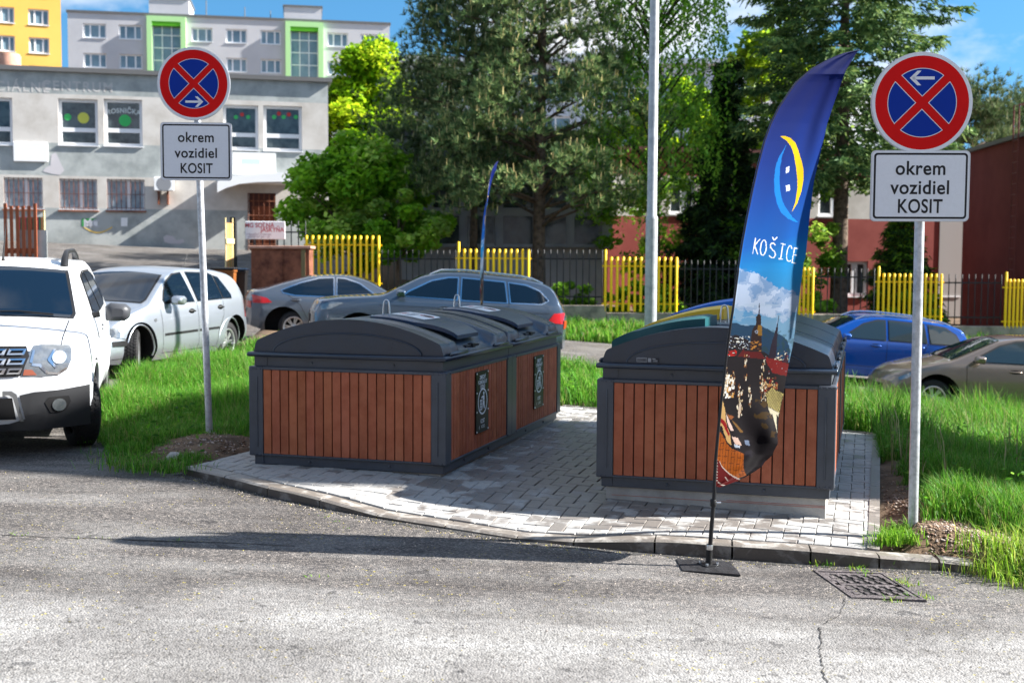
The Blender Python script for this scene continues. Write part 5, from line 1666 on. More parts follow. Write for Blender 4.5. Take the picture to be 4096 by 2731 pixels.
for sg in (1, -1):
    fr = c.side
    win(golf, c, sg, [[(1.52, .965), (1.50, 1.0), (1.60, 1.12), (1.78, 1.26), (1.98, 1.345), (2.22, 1.37), (2.30, .965)], [(2.40, .97), (2.36, 1.375), (2.95, 1.36), (3.06, 1.33), (3.12, .985)], [(3.15, .99), (3.10, 1.32), (3.22, 1.29), (3.44, 1.03), (3.42, .99)]], BLACK, .018)
    seams(golf, c, sg, [[(1.38, .3), (1.36, .88)], [(2.34, .28), (2.35, .96)], [(3.12, .96), (3.10, .75), (2.93, .5), (2.9, .3)], [(1.38, .28), (2.9, .28)]])
    seams(golf, c, sg, [[(1.42, .53), (2.31, .545)], [(2.37, .547), (2.95, .555)]], .035, BLACK, 'side_moulding')
    handle(golf, c, sg, 2.18, .83, BLACK, .15); handle(golf, c, sg, 3.02, .86, BLACK, .15)
    mirror(golf, c, sg, 1.62, .98, SILV, .08, .19, .13)
    m = MB(); decal(m, [(.05, .43), (.05, .50), (.40, .50), (.42, .46), (.38, .43)], c.side(.012, sg), .06); m.build('bumper_strip', BLACK, golf, 60)
    for ax in ar:
        pts = [(ax + .37 * math.cos(t), .32 + .37 * math.sin(t)) for t in [math.pi * i / 20 for i in range(-1, 22)]]
        m = MB(); m.tube([c.side(-.008, sg)(*p) for p in pts], .012, 6); m.build('arch_lip', SILV, golf, 60)
    m = MB(); decal(m, [(4.0, .68), (3.98, .95), (4.1, .95), (4.12, .68)], c.side(.008, sg), .06); m.build('tail_light', TAIL, golf, 60)
    m = MB(); decal(m, [(.02, .55), (.04, .66), (.16, .69), (.22, .60), (.2, .54)], c.side(.010, sg), .05); m.build('headlight', LAMP, golf, 60)
    seams(golf, c, sg, [[(.02, .53), (.25, .535), (.46, .5)], [(.04, .26), (.40, .27)]], .006)
    m = MB(); decal(m, disc2(1.2, .74, .035, .022, 14), c.side(.006, sg), .1); m.build('side_repeater', LAMP, golf)
m = MB()
for P in ([(-.45, .53), (-.45, .64), (.45, .64), (.45, .53)],): decal(m, P, c.front(.008), .1)
m.build('grille', BLACK, golf)
for sg in (1, -1):
    m = MB(); decal(m, [(sg * .47, .52), (sg * .47, .65), (sg * .80, .66), (sg * .83, .60), (sg * .80, .54)], c.front(.01), .06); m.build('headlight', LAMP, golf, 60)
    m = MB(); decal(m, [(sg * .3, .43), (sg * .3, .50), (sg * .80, .50), (sg * .80, .43)], c.front(.012), .06); m.build('bumper_strip', BLACK, golf, 60)
m = MB(); m.tube([c.topf(.01)(3.4, 0), Vector(c.topf(.01)(3.4, 0)) + Vector((.12, 0, .22))], .004, 6); m.build('aerial', BLACK, golf)
fw = atZ(534, 1508, AS)
psiG = math.radians(90 - 14.5)
u = Vector((math.cos(psiG), math.sin(psiG))); v = Vector((-u.y, u.x))
pos = Vector((fw.x, fw.y)) - u * ar[0] * KS + v * (c.hw - .1) * KS
settle(golf, c, ar, psiG, pos.x, pos.y)

# ---- helper for the side-on cars
def side_car(name, c, paint, ar, rr, label, wins, seam_l, handles, mir, trim, psi, nose, tail, head, flip=1, rails=None, extra=None, wsx=None, rim='seven', glass=GLASS):
    o, _ = vehicle(name, c, paint, ar, rr, .22, label, 'cars on the back street', rim=rim)
    for sg in (1, -1):
        win(o, c, sg, wins, trim, .026, glass)
        seams(o, c, sg, seam_l, .008)
        for h in handles: handle(o, c, sg, *h, paint, .2)
        mirror(o, c, sg, mir[0], mir[1], paint, .1, .2, .13)
        m = MB(); decal(m, tail, c.side(.01, sg), .06); m.build('tail_light', TAIL, o, 60)
        m = MB(); decal(m, [(max(.08, p[0]), min(p[1], c.zt(max(.08, p[0])) - .03)) for p in head], c.side(.01, sg), .05); m.build('headlight', LAMP, o, 60)
        # the tail lamp and head lamp wrap round onto the ends
        z1 = c.zt(c.L) - .05; z0 = z1 - .16
        m = MB(); decal(m, [(sg * .5, z0 + .03), (sg * .5, z1 - .02), (sg * c.hw * .9, z1), (sg * c.hw * .9, z0)], c.rear(.01), .06); m.build('tail_light', TAIL, o, 60)
        if rails:
            m = MB(); x0, x1, yb = rails
            pts = [Vector((x, sg * yb, c.ztop(x, yb) + (.045 if 0 < i < 10 else .0))) for i, x in enumerate(np.linspace(x0, x1, 11))]
            m.tube(pts, .018, 8); m.build('roof_rail', CHROME, o, 60)
    if wsx:
        a, b, w0, w1 = wsx
        m = MB(); decal(m, [(a, -w0), (a, w0), (b, w1), (b + .04, 0), (b, -w1)], c.topf(.008), (.06, .12)); m.build('windscreen', GLASS, o, 60)
    m = MB(); gt = c.zt(0) - .06; decal(m, [(-.5, gt - .14), (-.5, gt), (.5, gt), (.5, gt - .14)], c.front(.01), .1); m.build('grille', BLACK, o)
    u = Vector((math.cos(psi), math.sin(psi)))
    settle(o, c, ar, psi, nose[0], nose[1])
    return o
# grey liftback, tail to the left: nose->tail heading points left
c = Car(4.69, 1.83, [(0, .55), (.04, .68), (.4, .82), (1.2, .96), (1.35, .985), (2.05, 1.36), (2.4, 1.45), (2.75, 1.468), (3.3, 1.42), (3.9, 1.25), (4.3, 1.12), (4.6, 1.07), (4.66, 1.02), (4.69, .85)],
        [(0, .7), (1.2, .9), (3.6, .98), (4.69, 1.0)], [(0, .2), (4.2, .2), (4.69, .34)], tumble=.42, rbow=.22)
PSI = math.pi + math.radians(10)
rw = atZ(1172, 1338, AS); ar = (.95, 3.63)
u = Vector((math.cos(PSI), math.sin(PSI))); v = Vector((-u.y, u.x))
Yw = 24.0; rwp = Vector(((1172 - 2048) / FPX * Yw, Yw))
nose = rwp - u * ar[1] * KS - v * (c.hw - .1) * KS * 1
wlow = [(1.85, .985), (1.95, 1.07), (2.25, 1.28), (2.55, 1.375), (2.72, 1.385), (2.72, .99)]
liftback = side_car('grey_liftback_car', c, GREYP, ar, .325, 'dark grey liftback car seen from its tail side before the yellow railings',
    [wlow, [(2.80, .995), (2.80, 1.388), (3.1, 1.37), (3.5, 1.26), (3.9, 1.10), (3.86, 1.06), (3.6, 1.01)]], [[(1.5, .35), (1.5, .85)], [(2.76, .3), (2.76, .98)], [(3.75, 1.0), (3.5, .8), (3.3, .4)]], [(2.55, .87), (3.6, .9)], (1.85, 1.0), CHROME, PSI, nose, [(4.3, .82), (4.12, .84), (4.25, .93), (4.66, 1.0), (4.66, .82)], [(.03, .62), (.05, .72), (.5, .78), (.3, .66)], wsx=(1.36, 2.08, .68, .58))
# blue-grey SUV, nose to the left
c = Car(4.73, 1.84, [(0, .72), (.04, .92), (.14, 1.0), (.5, 1.07), (1.25, 1.15), (1.36, 1.17), (2.0, 1.54), (2.35, 1.64), (2.8, 1.668), (3.8, 1.625), (4.2, 1.565), (4.42, 1.48), (4.62, 1.18), (4.7, 1.08), (4.73, .9)],
        [(0, .9), (1.2, 1.07), (3.6, 1.12), (4.7, 1.15)], [(0, .28), (4.2, .26), (4.73, .4)], tumble=.34, rbow=.16)
ar = (.92, 3.71); PSI = math.radians(4)
Yn = 20.6; nose = Vector(((1228 - 2048) / FPX * Yn, Yn))
suv2 = side_car('blue_grey_suv_car', c, TIGP, ar, .355, 'blue-grey off-road car with silver roof rails behind the left container',
    [[(1.72, 1.17), (1.8, 1.24), (2.2, 1.46), (2.5, 1.535), (2.66, 1.545), (2.66, 1.165)], [(2.74, 1.165), (2.74, 1.548), (3.5, 1.525), (3.56, 1.17)], [(3.63, 1.175), (3.58, 1.52), (3.9, 1.49), (4.16, 1.4), (4.34, 1.25), (4.2, 1.19)]], [[(1.45, .4), (1.45, 1.0)], [(2.7, .38), (2.7, 1.15)], [(3.6, 1.15), (3.55, .9), (3.3, .5)], [(1.3, .98), (4.4, 1.02)]], [(2.45, .99), (3.4, 1.01)], (1.68, 1.19), CHROME, PSI, nose, [(4.35, .86), (4.5, 1.03), (4.72, 1.05), (4.72, .85)], [(.02, .82), (.04, .93), (.35, .98), (.62, .97), (.35, .86)], rails=(2.15, 4.2, .62), wsx=(1.38, 2.03, .72, .62))
# blue estate and taupe hatchback on the right
c = Car(4.69, 1.83, [(0, .55), (.04, .68), (.4, .82), (1.2, .96), (1.35, .985), (2.05, 1.36), (2.4, 1.45), (2.75, 1.475), (3.6, 1.45), (4.1, 1.40), (4.35, 1.34), (4.58, 1.06), (4.66, .98), (4.69, .8)],
        [(0, .7), (1.2, .9), (3.6, .98), (4.69, 1.0)], [(0, .2), (4.2, .2), (4.69, .34)], tumble=.42, rbow=.2)
ar = (.95, 3.63); PSI = math.radians(-1)
Yn = 24.2; nose = Vector(((3848 - 2048) / FPX * Yn - 4.42, Yn))
blue = side_car('blue_estate_car', c, BLUEP, ar, .325, 'bright blue estate car with silver roof rails on the street beyond the right container',
    [[(1.85, .985), (1.95, 1.07), (2.25, 1.28), (2.55, 1.375), (2.70, 1.385), (2.70, .99)], [(2.78, .995), (2.78, 1.388), (3.5, 1.37), (3.56, 1.0)], [(3.64, 1.0), (3.6, 1.365), (3.95, 1.33), (4.2, 1.2), (4.3, 1.08), (4.15, 1.01)]], [[(1.5, .35), (1.5, .85)], [(2.74, .3), (2.74, .98)], [(3.6, 1.0), (3.5, .8), (3.3, .4)], [(1.3, .42), (3.3, .42)]], [(2.5, .87), (3.4, .9)], (1.85, 1.0), BLACK, PSI, nose, [(4.4, .82), (4.3, .84), (4.45, .93), (4.66, .95), (4.66, .82)], [(.03, .62), (.05, .72), (.5, .78), (.3, .66)], rails=(2.1, 4.1, .60), wsx=(1.36, 2.08, .68, .58), glass=TINT)
c = Car(4.30, 1.78, [(0, .52), (.04, .66), (.3, .80), (1.0, .97), (1.15, 1.0), (1.95, 1.38), (2.3, 1.45), (2.7, 1.47), (3.3, 1.43), (3.8, 1.28), (4.15, 1.0), (4.27, .92), (4.3, .8)],
        [(0, .68), (1.1, .93), (3.6, 1.03), (4.3, 1.03)], [(0, .2), (3.9, .2), (4.3, .34)], tumble=.42, rbow=.2)
ar = (.86, 3.51); PSI = math.radians(-3)
Yn = 19.2; nose = Vector(((3520 - 2048) / FPX * Yn + .12, Yn + .85))
brown = side_car('taupe_hatchback_car', c, BRNP, ar, .32, 'taupe hatchback nosing in behind the tall grass, cut off by the right frame edge',
    [[(1.5, 1.0), (1.62, 1.08), (1.95, 1.27), (2.25, 1.36), (2.45, 1.38), (2.36, 1.01)], [(2.46, 1.01), (2.55, 1.385), (3.1, 1.36), (3.2, 1.04)], [(3.28, 1.05), (3.2, 1.34), (3.5, 1.25), (3.68, 1.1)]], [[(1.4, .35), (1.38, .92)], [(2.38, .3), (2.4, 1.0)], [(3.2, 1.0), (3.1, .8), (2.95, .4)]], [(2.2, .86), (3.0, .88)], (1.55, 1.02), BLACK, PSI, nose, [(4.0, .8), (3.95, .95), (4.26, .95), (4.26, .8)], [(.03, .6), (.06, .72), (.5, .83), (.56, .79), (.25, .64)], wsx=(1.16, 1.98, .70, .6), glass=TINT)
# ------------------------------------------------------------------ foliage helpers
LEAF = leafmat('broad_leaf', .5, .5)
NEEDLE = leafmat('needles', .2, .6)
GRASSM = leafmat('grass_blade', .33, .5)
BARK = mat('bark', (.05, .036, .026), .95, col2=(.15, .11, .08), vscale=9, bump=.9, bscale=25)
DBARK = mat('dark_bark', (.02, .018, .014), .95, col2=(.06, .055, .03), vscale=9, bump=.9, bscale=25)
def unit(n, r=rng):
    v = r.normal(size=(n, 3)); return v / np.linalg.norm(v, axis=1)[:, None]
def leaves(cent, size, elong=1.7, up=.5, sizevar=.4, droop=None, r=rng):
    """rhombus leaf cards. cent (n,3) -> V,F"""
    n = len(cent)
    nrm = unit(n, r); nrm[:, 2] = np.abs(nrm[:, 2]) + up; nrm /= np.linalg.norm(nrm, axis=1)[:, None]
    d = unit(n, r)
    if droop is not None: d = d * .35 + np.array(droop)
    a = np.cross(nrm, d); a /= np.linalg.norm(a, axis=1)[:, None] + 1e-9
    b = np.cross(a, nrm)
    s = size * (1 + sizevar * r.uniform(-1, 1, n))[:, None]
    V = np.stack([cent + b * s * elong * .5, cent + a * s * .5, cent - b * s * elong * .5, cent - a * s * .5], 1).reshape(-1, 3)
    return V, np.arange(4 * n).reshape(n, 4)
def tree_root(name, x, y, label, cat, group=None, z=None):
    return empty(name, (x, y, float(groundz(np.float64(x), np.float64(y))) if z is None else z), 0, label, cat, group)
def limbs(root, H, r0, branches, m_=BARK, lean=(0, 0), z0=-.3, wob=.04, top=.02):
    m = MB()
    n = 10
    pts = []; rr_ = []
    for i in range(n + 1):
        t = i / n; z = z0 + (H - z0) * t
        pts.append((lean[0] * t * H + wob * H * .1 * math.sin(t * 5 + r0 * 50), lean[1] * t * H + wob * H * .1 * math.cos(t * 4), z)); rr_.append(r0 * (1 - t) ** .8 + top)
    m.tube(pts, rr_, 10)
    for (a, b, r) in branches:
        a = Vector(a); b = Vector(b); mid = (a + b) / 2 + Vector((rb.uniform(-.1, .1), rb.uniform(-.1, .1), rb.uniform(-.05, .15))) * (b - a).length * .5
        m.tube([a, mid, b], [r, r * .7, r * .3], 6)
    return m.build('trunk', m_, root, 60)
def crown(root, cents, size, cols, elong=1.6, up=.5, m_=None, name='crown', droop=None, jit=.28, seed=1, colsel=None):
    r = np.random.default_rng(seed)
    V, F = leaves(cents, size, elong, up, droop=droop, r=r)
    n = len(cents)
    cols = np.array(cols)
    k = r.integers(len(cols), size=n) if colsel is None else colsel
    c = cols[k] * (1 + jit * r.uniform(-1, 1, (n, 1)))
    return np_mesh(name, V, F, m_ or LEAF, root, c)
def broad(name, x, y, z0, z1, rx, ry_, n, size, cols, label, seed, nclump=60, trunk=.12, cat='tree', group=None, lean=(0, 0), csize=.3, gap=.0, bark=BARK, flat=0, z=None, shape=None):
    r = np.random.default_rng(seed)
    root = tree_root(name, x, y, label, cat, group, z)
    H = (z1 - z0)
    cc = []
    while len(cc) < nclump:
        p = r.uniform(-1, 1, 3)
        q = np.linalg.norm(p)
        if q > 1 or q < .35: continue
        s_ = 1.0
        if shape: s_ = shape((p[2] + 1) / 2)
        cc.append((p[0] * rx * s_, p[1] * ry_ * s_, z0 + H * (p[2] + 1) / 2))
    cc = np.array(cc)
    k = r.integers(nclump, size=n)
    cr_ = csize * min(rx, ry_) * r.uniform(.6, 1.25, nclump)
    v = unit(n, r) * (r.uniform(0, 1, n) ** .45)[:, None]
    v[:, 2] *= .75
    P = cc[k] + v * cr_[k][:, None] + r.normal(size=(n, 3)) * .03
    # leaf colour by clump, lighter young growth on the outside of each clump
    g = r.integers(len(cols), size=nclump)
    sel = np.where(r.uniform(size=n) < .7, g[k], r.integers(len(cols), size=n))
    crown(root, P, size, cols, seed=seed, colsel=sel)
    br = [((0, 0, z0 + (p[2] - z0) * .35), tuple(p), trunk * .35) for p in cc[::4]]
    limbs(root, z0 + H * .75, trunk, br, bark, lean)
    return root
def pine(name, x, y, H, z0, R, npad, per, label, seed, cols, tip, candle, trunk=.2, cx=0, group=None, tuft=.17, rz=.26, cat='tree', bark=BARK, taper=.35, lean=(0, 0), pad=.8, cy=0):
    r = np.random.default_rng(seed)
    root = tree_root(name, x, y, label, cat, group)
    P = []; br = []
    for i in range(npad):
        t = (i + r.uniform(0, 1)) / npad; z = z0 + (H - z0) * t
        rad = R * (1 - (1 - taper) * t) * r.uniform(.25, 1.05) ** .6 * (1 if r.uniform() > .12 else 1.2)
        a = r.uniform(0, 2 * math.pi)
        c_ = np.array([cx + rad * math.cos(a), cy + rad * math.sin(a), z + .10 * rad + r.uniform(-.2, .2)])
        P.append((c_, a, pad * r.uniform(.55, 1.2))); br.append(((lean[0] * z, lean[1] * z, z - .3), tuple(c_), .05))
    cen = []; dirs = []; out_d = []
    for c_, a, s in P:
        k = int(per * s * s / (pad * pad)) + 4
        q = r.normal(size=(k, 3)) * [s * .5, s * .5, s * rz]
        cen.append(c_ + q); out_d.append(np.tile([math.cos(a) * .5, math.sin(a) * .5, .75], (k, 1)) + q * .6)
    cen = np.concatenate(cen); od = np.concatenate(out_d); od /= np.linalg.norm(od, axis=1)[:, None]
    m_ = len(cen); nb = 16
    C_ = np.repeat(cen, nb, 0); O = np.repeat(od, nb, 0)
    d = unit(m_ * nb, r) * .75 + O * .9; d /= np.linalg.norm(d, axis=1)[:, None]
    sd = np.cross(d, unit(m_ * nb, r)); sd /= np.linalg.norm(sd, axis=1)[:, None]
    ln = tuft * r.uniform(.6, 1.3, (m_ * nb, 1)); wd = tuft * .062
    V = np.stack([C_ - sd * wd, C_ + sd * wd, C_ + d * ln + sd * wd * .35, C_ + d * ln - sd * wd * .35], 1)
    cols = np.array(cols); base = cols[r.integers(len(cols), size=m_)] * (1 + .3 * r.uniform(-1, 1, (m_, 1)))
    col = np.repeat(base, nb, 0) * (1 + .25 * r.uniform(-1, 1, (m_ * nb, 1)))
    mk = r.uniform(size=m_ * nb) < .22; col[mk] = np.array(tip) * (1 + .2 * r.uniform(-1, 1, (mk.sum(), 1)))
    # candles
    kc = r.uniform(size=m_) < (.22 if candle is not None else 0)
    if kc.any():
        cc = cen[kc] + od[kc] * tuft * .4; n2 = len(cc); u_ = np.tile([0, 0, 1.0], (n2, 1)) + r.normal(size=(n2, 3)) * .12
        s2 = np.cross(u_, unit(n2, r)); s2 /= np.linalg.norm(s2, axis=1)[:, None]
        V2 = np.stack([cc - s2 * .016, cc + s2 * .016, cc + u_ * tuft * 1.15 + s2 * .008, cc + u_ * tuft * 1.15 - s2 * .008], 1)
        V = np.concatenate([V, V2]); col = np.concatenate([col, np.tile(candle, (n2, 1)) * (1 + .2 * r.uniform(-1, 1, (n2, 1)))])
    n = len(V)
    np_mesh('crown', V.reshape(-1, 3), np.arange(4 * n).reshape(n, 4), NEEDLE, root, col)
    limbs(root, H * .97, trunk, br[::2], bark, lean)
    return root
def spruce(name, x, y, H, z0, R, nwhorl, label, seed, cols, tip, trunk=.12, droop=.35, dens=26, nbr=9, group=None, bark=DBARK, shape=None, blade=.16, cat='tree', fill=1.0):
    r = np.random.default_rng(seed)
    root = tree_root(name, x, y, label, cat, group)
    cen = []; dr = []; br = []
    for w in range(nwhorl):
        t = w / nwhorl; z = z0 + (H - z0) * t
        Rz = R * (shape(t) if shape else (1 - t) ** .8) * r.uniform(.85, 1.1)
        for b in range(nbr):
            a = 2 * math.pi * b / nbr + r.uniform(-.35, .35) + w; L_ = Rz * r.uniform(.6, 1.1); zz = z + r.uniform(-.1, .1)
            k = max(4, int(dens * L_ * fill))
            s = r.uniform(.12, 1, k) ** .7
            side_ = r.normal(size=k) * .16 * L_ ** .5 * (1.15 - s)
            dz = -droop * L_ * s ** 1.4 + .10 * L_ * np.clip(s - .8, 0, 1) * 2
            px_ = np.cos(a) * L_ * s - np.sin(a) * side_; py_ = np.sin(a) * L_ * s + np.cos(a) * side_
            cen.append(np.stack([px_, py_, zz + dz - np.abs(side_) * .25], 1))
            sg = np.sign(side_); q = np.stack([np.cos(a) * .7 - np.sin(a) * sg * .8, np.sin(a) * .7 + np.cos(a) * sg * .8, -.35 - .2 * r.uniform(size=k)], 1); dr.append(q)
            if b % 3 == 0 and w % 2 == 0: br.append(((0, 0, zz), (math.cos(a) * L_ * .8, math.sin(a) * L_ * .8, zz - droop * L_ * .6), .03))
    cen = np.concatenate(cen); dr = np.concatenate(dr); m_ = len(cen); nb = 5
    C_ = np.repeat(cen, nb, 0) + r.normal(size=(m_ * nb, 3)) * .05
    d = np.repeat(dr, nb, 0) + unit(m_ * nb, r) * .7; d /= np.linalg.norm(d, axis=1)[:, None]
    sd = np.cross(d, unit(m_ * nb, r)); sd /= np.linalg.norm(sd, axis=1)[:, None]
    ln = blade * r.uniform(.6, 1.4, (m_ * nb, 1)); wd = blade * .17
    V = np.stack([C_ - sd * wd, C_ + sd * wd, C_ + d * ln + sd * wd * .3, C_ + d * ln - sd * wd * .3], 1)
    cols = np.array(cols); col = cols[r.integers(len(cols), size=m_)]; col = np.repeat(col, nb, 0) * (1 + .3 * r.uniform(-1, 1, (m_ * nb, 1)))
    mk = r.uniform(size=m_ * nb) < .25; col[mk] = np.array(tip) * (1 + .2 * r.uniform(-1, 1, (mk.sum(), 1)))
    n = len(V)
    np_mesh('crown', V.reshape(-1, 3), np.arange(4 * n).reshape(n, 4), NEEDLE, root, col)
    limbs(root, H * .98, trunk, br, bark, wob=.01)
    return root
def birch(name, x, y, z0, z1, R, nstr, label, seed, cols, group=None):
    r = np.random.default_rng(seed)
    root = tree_root(name, x, y, label, 'tree', group)
    cen = []
    br = []
    for i in range(nstr):
        a = r.uniform(0, 2 * math.pi); t = r.uniform(); rad = R * math.sqrt(r.uniform(.03, 1)) * (1 - .25 * t)
        top = z0 + 1.5 + (z1 - z0 - 1.5) * t; ln = r.uniform(.8, 2.6) * (1.1 - .4 * t)
        k = int(ln * 24); s = np.linspace(0, 1, k)
        w = .12 * np.sin(s * 3 + a)
        cen.append(np.stack([rad * math.cos(a) + w + r.normal(size=k) * .06, rad * math.sin(a) + r.normal(size=k) * .06, top - ln * s], 1))
        if i % 9 == 0: br.append(((0, 0, max(z0, top - 1.5)), (rad * math.cos(a), rad * math.sin(a), top), .035))
    cen = np.concatenate(cen)
    crown(root, cen, .075, cols, 1.5, .2, droop=(0, 0, -1), seed=seed)
    limbs(root, z1, .16, br, DBARK, wob=.05)
    return root

# ------------------------------------------------------------------ grass
def blades(xs, ys, zs, h, w, cols, name, seed, label=None, cat=None, lean=.45, jit=.3):
    r = np.random.default_rng(seed)
    n = len(xs)
    a = r.uniform(0, 2 * math.pi, n); d = np.stack([np.cos(a), np.sin(a), np.zeros(n)], 1); s = np.stack([-np.sin(a), np.cos(a), np.zeros(n)], 1)
    hh = (h * r.uniform(.45, 1.25, n))[:, None]; l = (lean * r.uniform(.1, 1.3, n))[:, None] * hh; ww = (w * r.uniform(.6, 1.3, n))[:, None]
    P = np.stack([xs, ys, zs - .02], 1)
    mid = P + d * l * .3 + np.array([0, 0, 1]) * hh * .6; tip = P + d * l + np.array([0, 0, 1]) * hh * (1 - .25 * l / hh)
    V = np.stack([P - s * ww * .5, P + s * ww * .5, mid + s * ww * .42, mid - s * ww * .42, tip + s * ww * .06, tip - s * ww * .06], 1).reshape(-1, 3)
    b = np.arange(n)[:, None] * 6
    F = np.concatenate([b + [0, 1, 2, 3], b + [3, 2, 4, 5]], 0)
    cols = np.array(cols); c = cols[r.integers(len(cols), size=n)] * (1 + jit * r.uniform(-1, 1, (n, 1)))
    o = np_mesh(name, V, F, GRASSM, None, np.concatenate([c, c]))
    tag(o, label, cat, None, 'stuff')
    return o
GC = [(.050, .19, .014), (.070, .25, .018), (.033, .13, .012), (.10, .31, .025), (.07, .21, .02), (.14, .30, .04), (.045, .16, .01), (.22, .24, .08)]
def scatter(n, box, cond, seed):
    r = np.random.default_rng(seed); out_x = []; out_y = []; tot = 0
    while tot < n:
        x = r.uniform(box[0], box[1], n); y = r.uniform(box[2], box[3], n); m_ = cond(x, y)
        out_x.append(x[m_]); out_y.append(y[m_]); tot += m_.sum()
        if m_.sum() == 0: break
    return np.concatenate(out_x)[:n], np.concatenate(out_y)[:n]
padg = [(p[0], p[1]) for p in pad]
pc_ = np.array(padg).mean(0); padbig = [tuple(np.array(p) + (np.array(p) - pc_) / np.linalg.norm(np.array(p) - pc_) * .07) for p in padg]
def bare(x, y):
    """dug earth by the posts and the trench beside the paving"""
    d1 = np.hypot((x - LS.x - .25) / .62, (y - LS.y + .42) / .42)
    d2 = np.hypot((x - RS.x - .22) / .42, (y - RS.y + .12) / .5)
    t = (x - padR0.x - (y - padR0.y) * (padR1.x - padR0.x) / (padR1.y - padR0.y))
    d3 = np.where((y > 6.9) & (y < 10.4), (t - .0) / (.42 - .06 * (y - 7)), 9)
    w = .25 * np.sin(x * 9 + 2 * np.sin(y * 7)) * np.sin(y * 8)
    return np.minimum(np.minimum(d1, d2), np.where(d3 > 0, d3, 9)) + w
def isl(x, y): return inpoly(x, y, island) & ~inpoly(x, y, padbig)
r9 = np.random.default_rng(91)
for nm, n, box, h, w, lab, sd in (
        ('grass', 135000, (1.9, 8.2, 6.0, 11.5), .19, .0052, 'long green grass on the bank right of the paving', 1),
        ('grass', 95000, (2.2, 12, 11.5, 19), .28, .009, 'tall green grass below the taupe and blue cars', 2),
        ('grass', 90000, (-4.2, -1.2, 8.7, 14.5), .16, .0054, 'grass between the silver car and the left container', 3),
        ('grass', 60000, (-4.2, 3.6, 12.1, 20.2), .21, .010, 'grass behind the containers along the back street', 4)):
    x, y = scatter(n, box, lambda a, b: isl(a, b) & (bare(a, b) > r9.uniform(.75, 1.15, a.shape)) & (np.abs(a) < .5 * b + (2.6 if sd < 3 else .5)), sd)
    k = 1 + .45 * np.sin(x * 2.1 + 1.7 * np.sin(y * 1.3)) * np.sin(y * 1.9 + x)
    hs = h * np.clip(k, .5, 1.5) * np.clip(.55 + .5 * (y - 6.2), .75, 1.25) * np.clip((bare(x, y) - .6) / .9, .35, 1)
    if nm == 'grass' and sd in (3,): hs *= np.clip(.45 + .3 * (y - 9), .45, 1.3)
    hs = hs * np.where((y > 14.5) & (x > 2.5), 1.45, 1)
    blades(x, y, groundz(x, y), hs, w, GC, 'grass', sd, lab, 'grass', .6)
# broad-leaved weeds through the long grass
wx, wy = scatter(900, (-4, 8, 6.4, 18), lambda a, b: isl(a, b) & (bare(a, b) > 1.0) & (np.abs(a) < .48 * b), 15)
cw = []
rw_ = np.random.default_rng(4)
for x, y in zip(wx, wy):
    h = rw_.uniform(.08, .34); k = int(6 + h * 40); s = rw_.uniform(0, 1, k)
    cw.append(np.stack([x + rw_.normal(size=k) * .05, y + rw_.normal(size=k) * .05, float(groundz(x, y)) + h * s], 1))
cw = np.concatenate(cw)
V, F = leaves(cw, .022, 2.2, .6, r=rw_)
np_mesh('weeds', V, F, LEAF, None, np.array(GC)[rw_.integers(6, size=len(cw))] * .8); tag(bpy.data.objects['weeds'], 'broad-leaved weeds growing through the long grass', 'weeds', None, 'stuff')
# seed heads standing above the grass on the right
sx, sy = scatter(160, (2.6, 8, 9, 18), lambda a, b: isl(a, b) & (np.abs(a) < .48 * b), 16)
blades(np.repeat(sx, 3), np.repeat(sy, 3), groundz(np.repeat(sx, 3), np.repeat(sy, 3)) + .02, .5, .008, [(.22, .2, .09), (.3, .26, .14)], 'seed_heads', 17, 'thin brown seed heads standing above the grass', 'grass', .3)
# verges across the back street
def offroad(a, b): return ~on_asphalt(a, b) & ~inpoly(a, b, island)
x, y = scatter(42000, (-5, 15, 26.9, 30.6), offroad, 6)
blades(x, y, groundz(x, y), .30 + .15 * np.sin(x * 1.7) * np.sin(y * 3), .026, GC + [(.2, .33, .04)], 'grass', 6, 'rough grass verge below the railings', 'grass', .5)
x, y = scatter(5000, (-9.5, -5, 27.5, 33), offroad, 7)
# tufts and weeds in the gutter, along seams of the asphalt
def tufts(pts, n, h, seed, label, rad=.06, cols=GC):
    r = np.random.default_rng(seed); X = []; Y = []; Z = []
    for p in pts:
        k = int(n * r.uniform(.6, 1.4)); X.append(p.x + r.normal(size=k) * rad); Y.append(p.y + r.normal(size=k) * rad * .6); Z.append(np.full(k, p.z))
    blades(np.concatenate(X), np.concatenate(Y), np.concatenate(Z) + .01, h, .006, cols, 'grass_tufts', seed, label, 'grass', .9)
T_ = [atZ(px, py, AS) for px, py in ((3285, 2265), (3420, 2277), (3520, 2262), (3600, 2330), (3640, 2345), (3700, 2395), (3560, 2408), (3460, 2300), (3940, 2290), (3990, 2300), (4010, 2306))]
tufts(T_, 26, .05, 21, 'tiny weeds round the drain grate and kerb foot', .035, [(.1, .26, .02), (.25, .32, .05)])
T_ = [Vector((*atZ(px, py, PD)[:2], .03)) for px, py in ((3530, 2185), (3560, 2180), (3600, 2170), (3640, 2185), (3575, 2150), (3620, 2150))]
tufts(T_, 90, .10, 22, 'bright tuft of grass at the kerb by the right sign post', .05, [(.14, .33, .02), (.1, .28, .02), (.2, .36, .05)])
T_ = [atZ(px, py, AS) for px, py in ((1272, 1957 + 60), (1248, 2310), (420, 2152), (310, 2148), (50, 2138), (110, 2142), (710, 2168), (690, 2166), (1300, 2070), (1380, 2115), (1360, 2085))]
tufts(T_, 9, .03, 23, 'sparse tiny weeds in the asphalt seam', .03, [(.2, .3, .03), (.12, .26, .02)])
T_ = [atZ(px, py, GR) for px, py in ((389, 1590), (380, 1640), (382, 1690), (400, 1760), (440, 1815), (480, 1850), (520, 1868), (560, 1875), (600, 1880), (640, 1885), (450, 1570), (420, 1577), (700, 1878))]
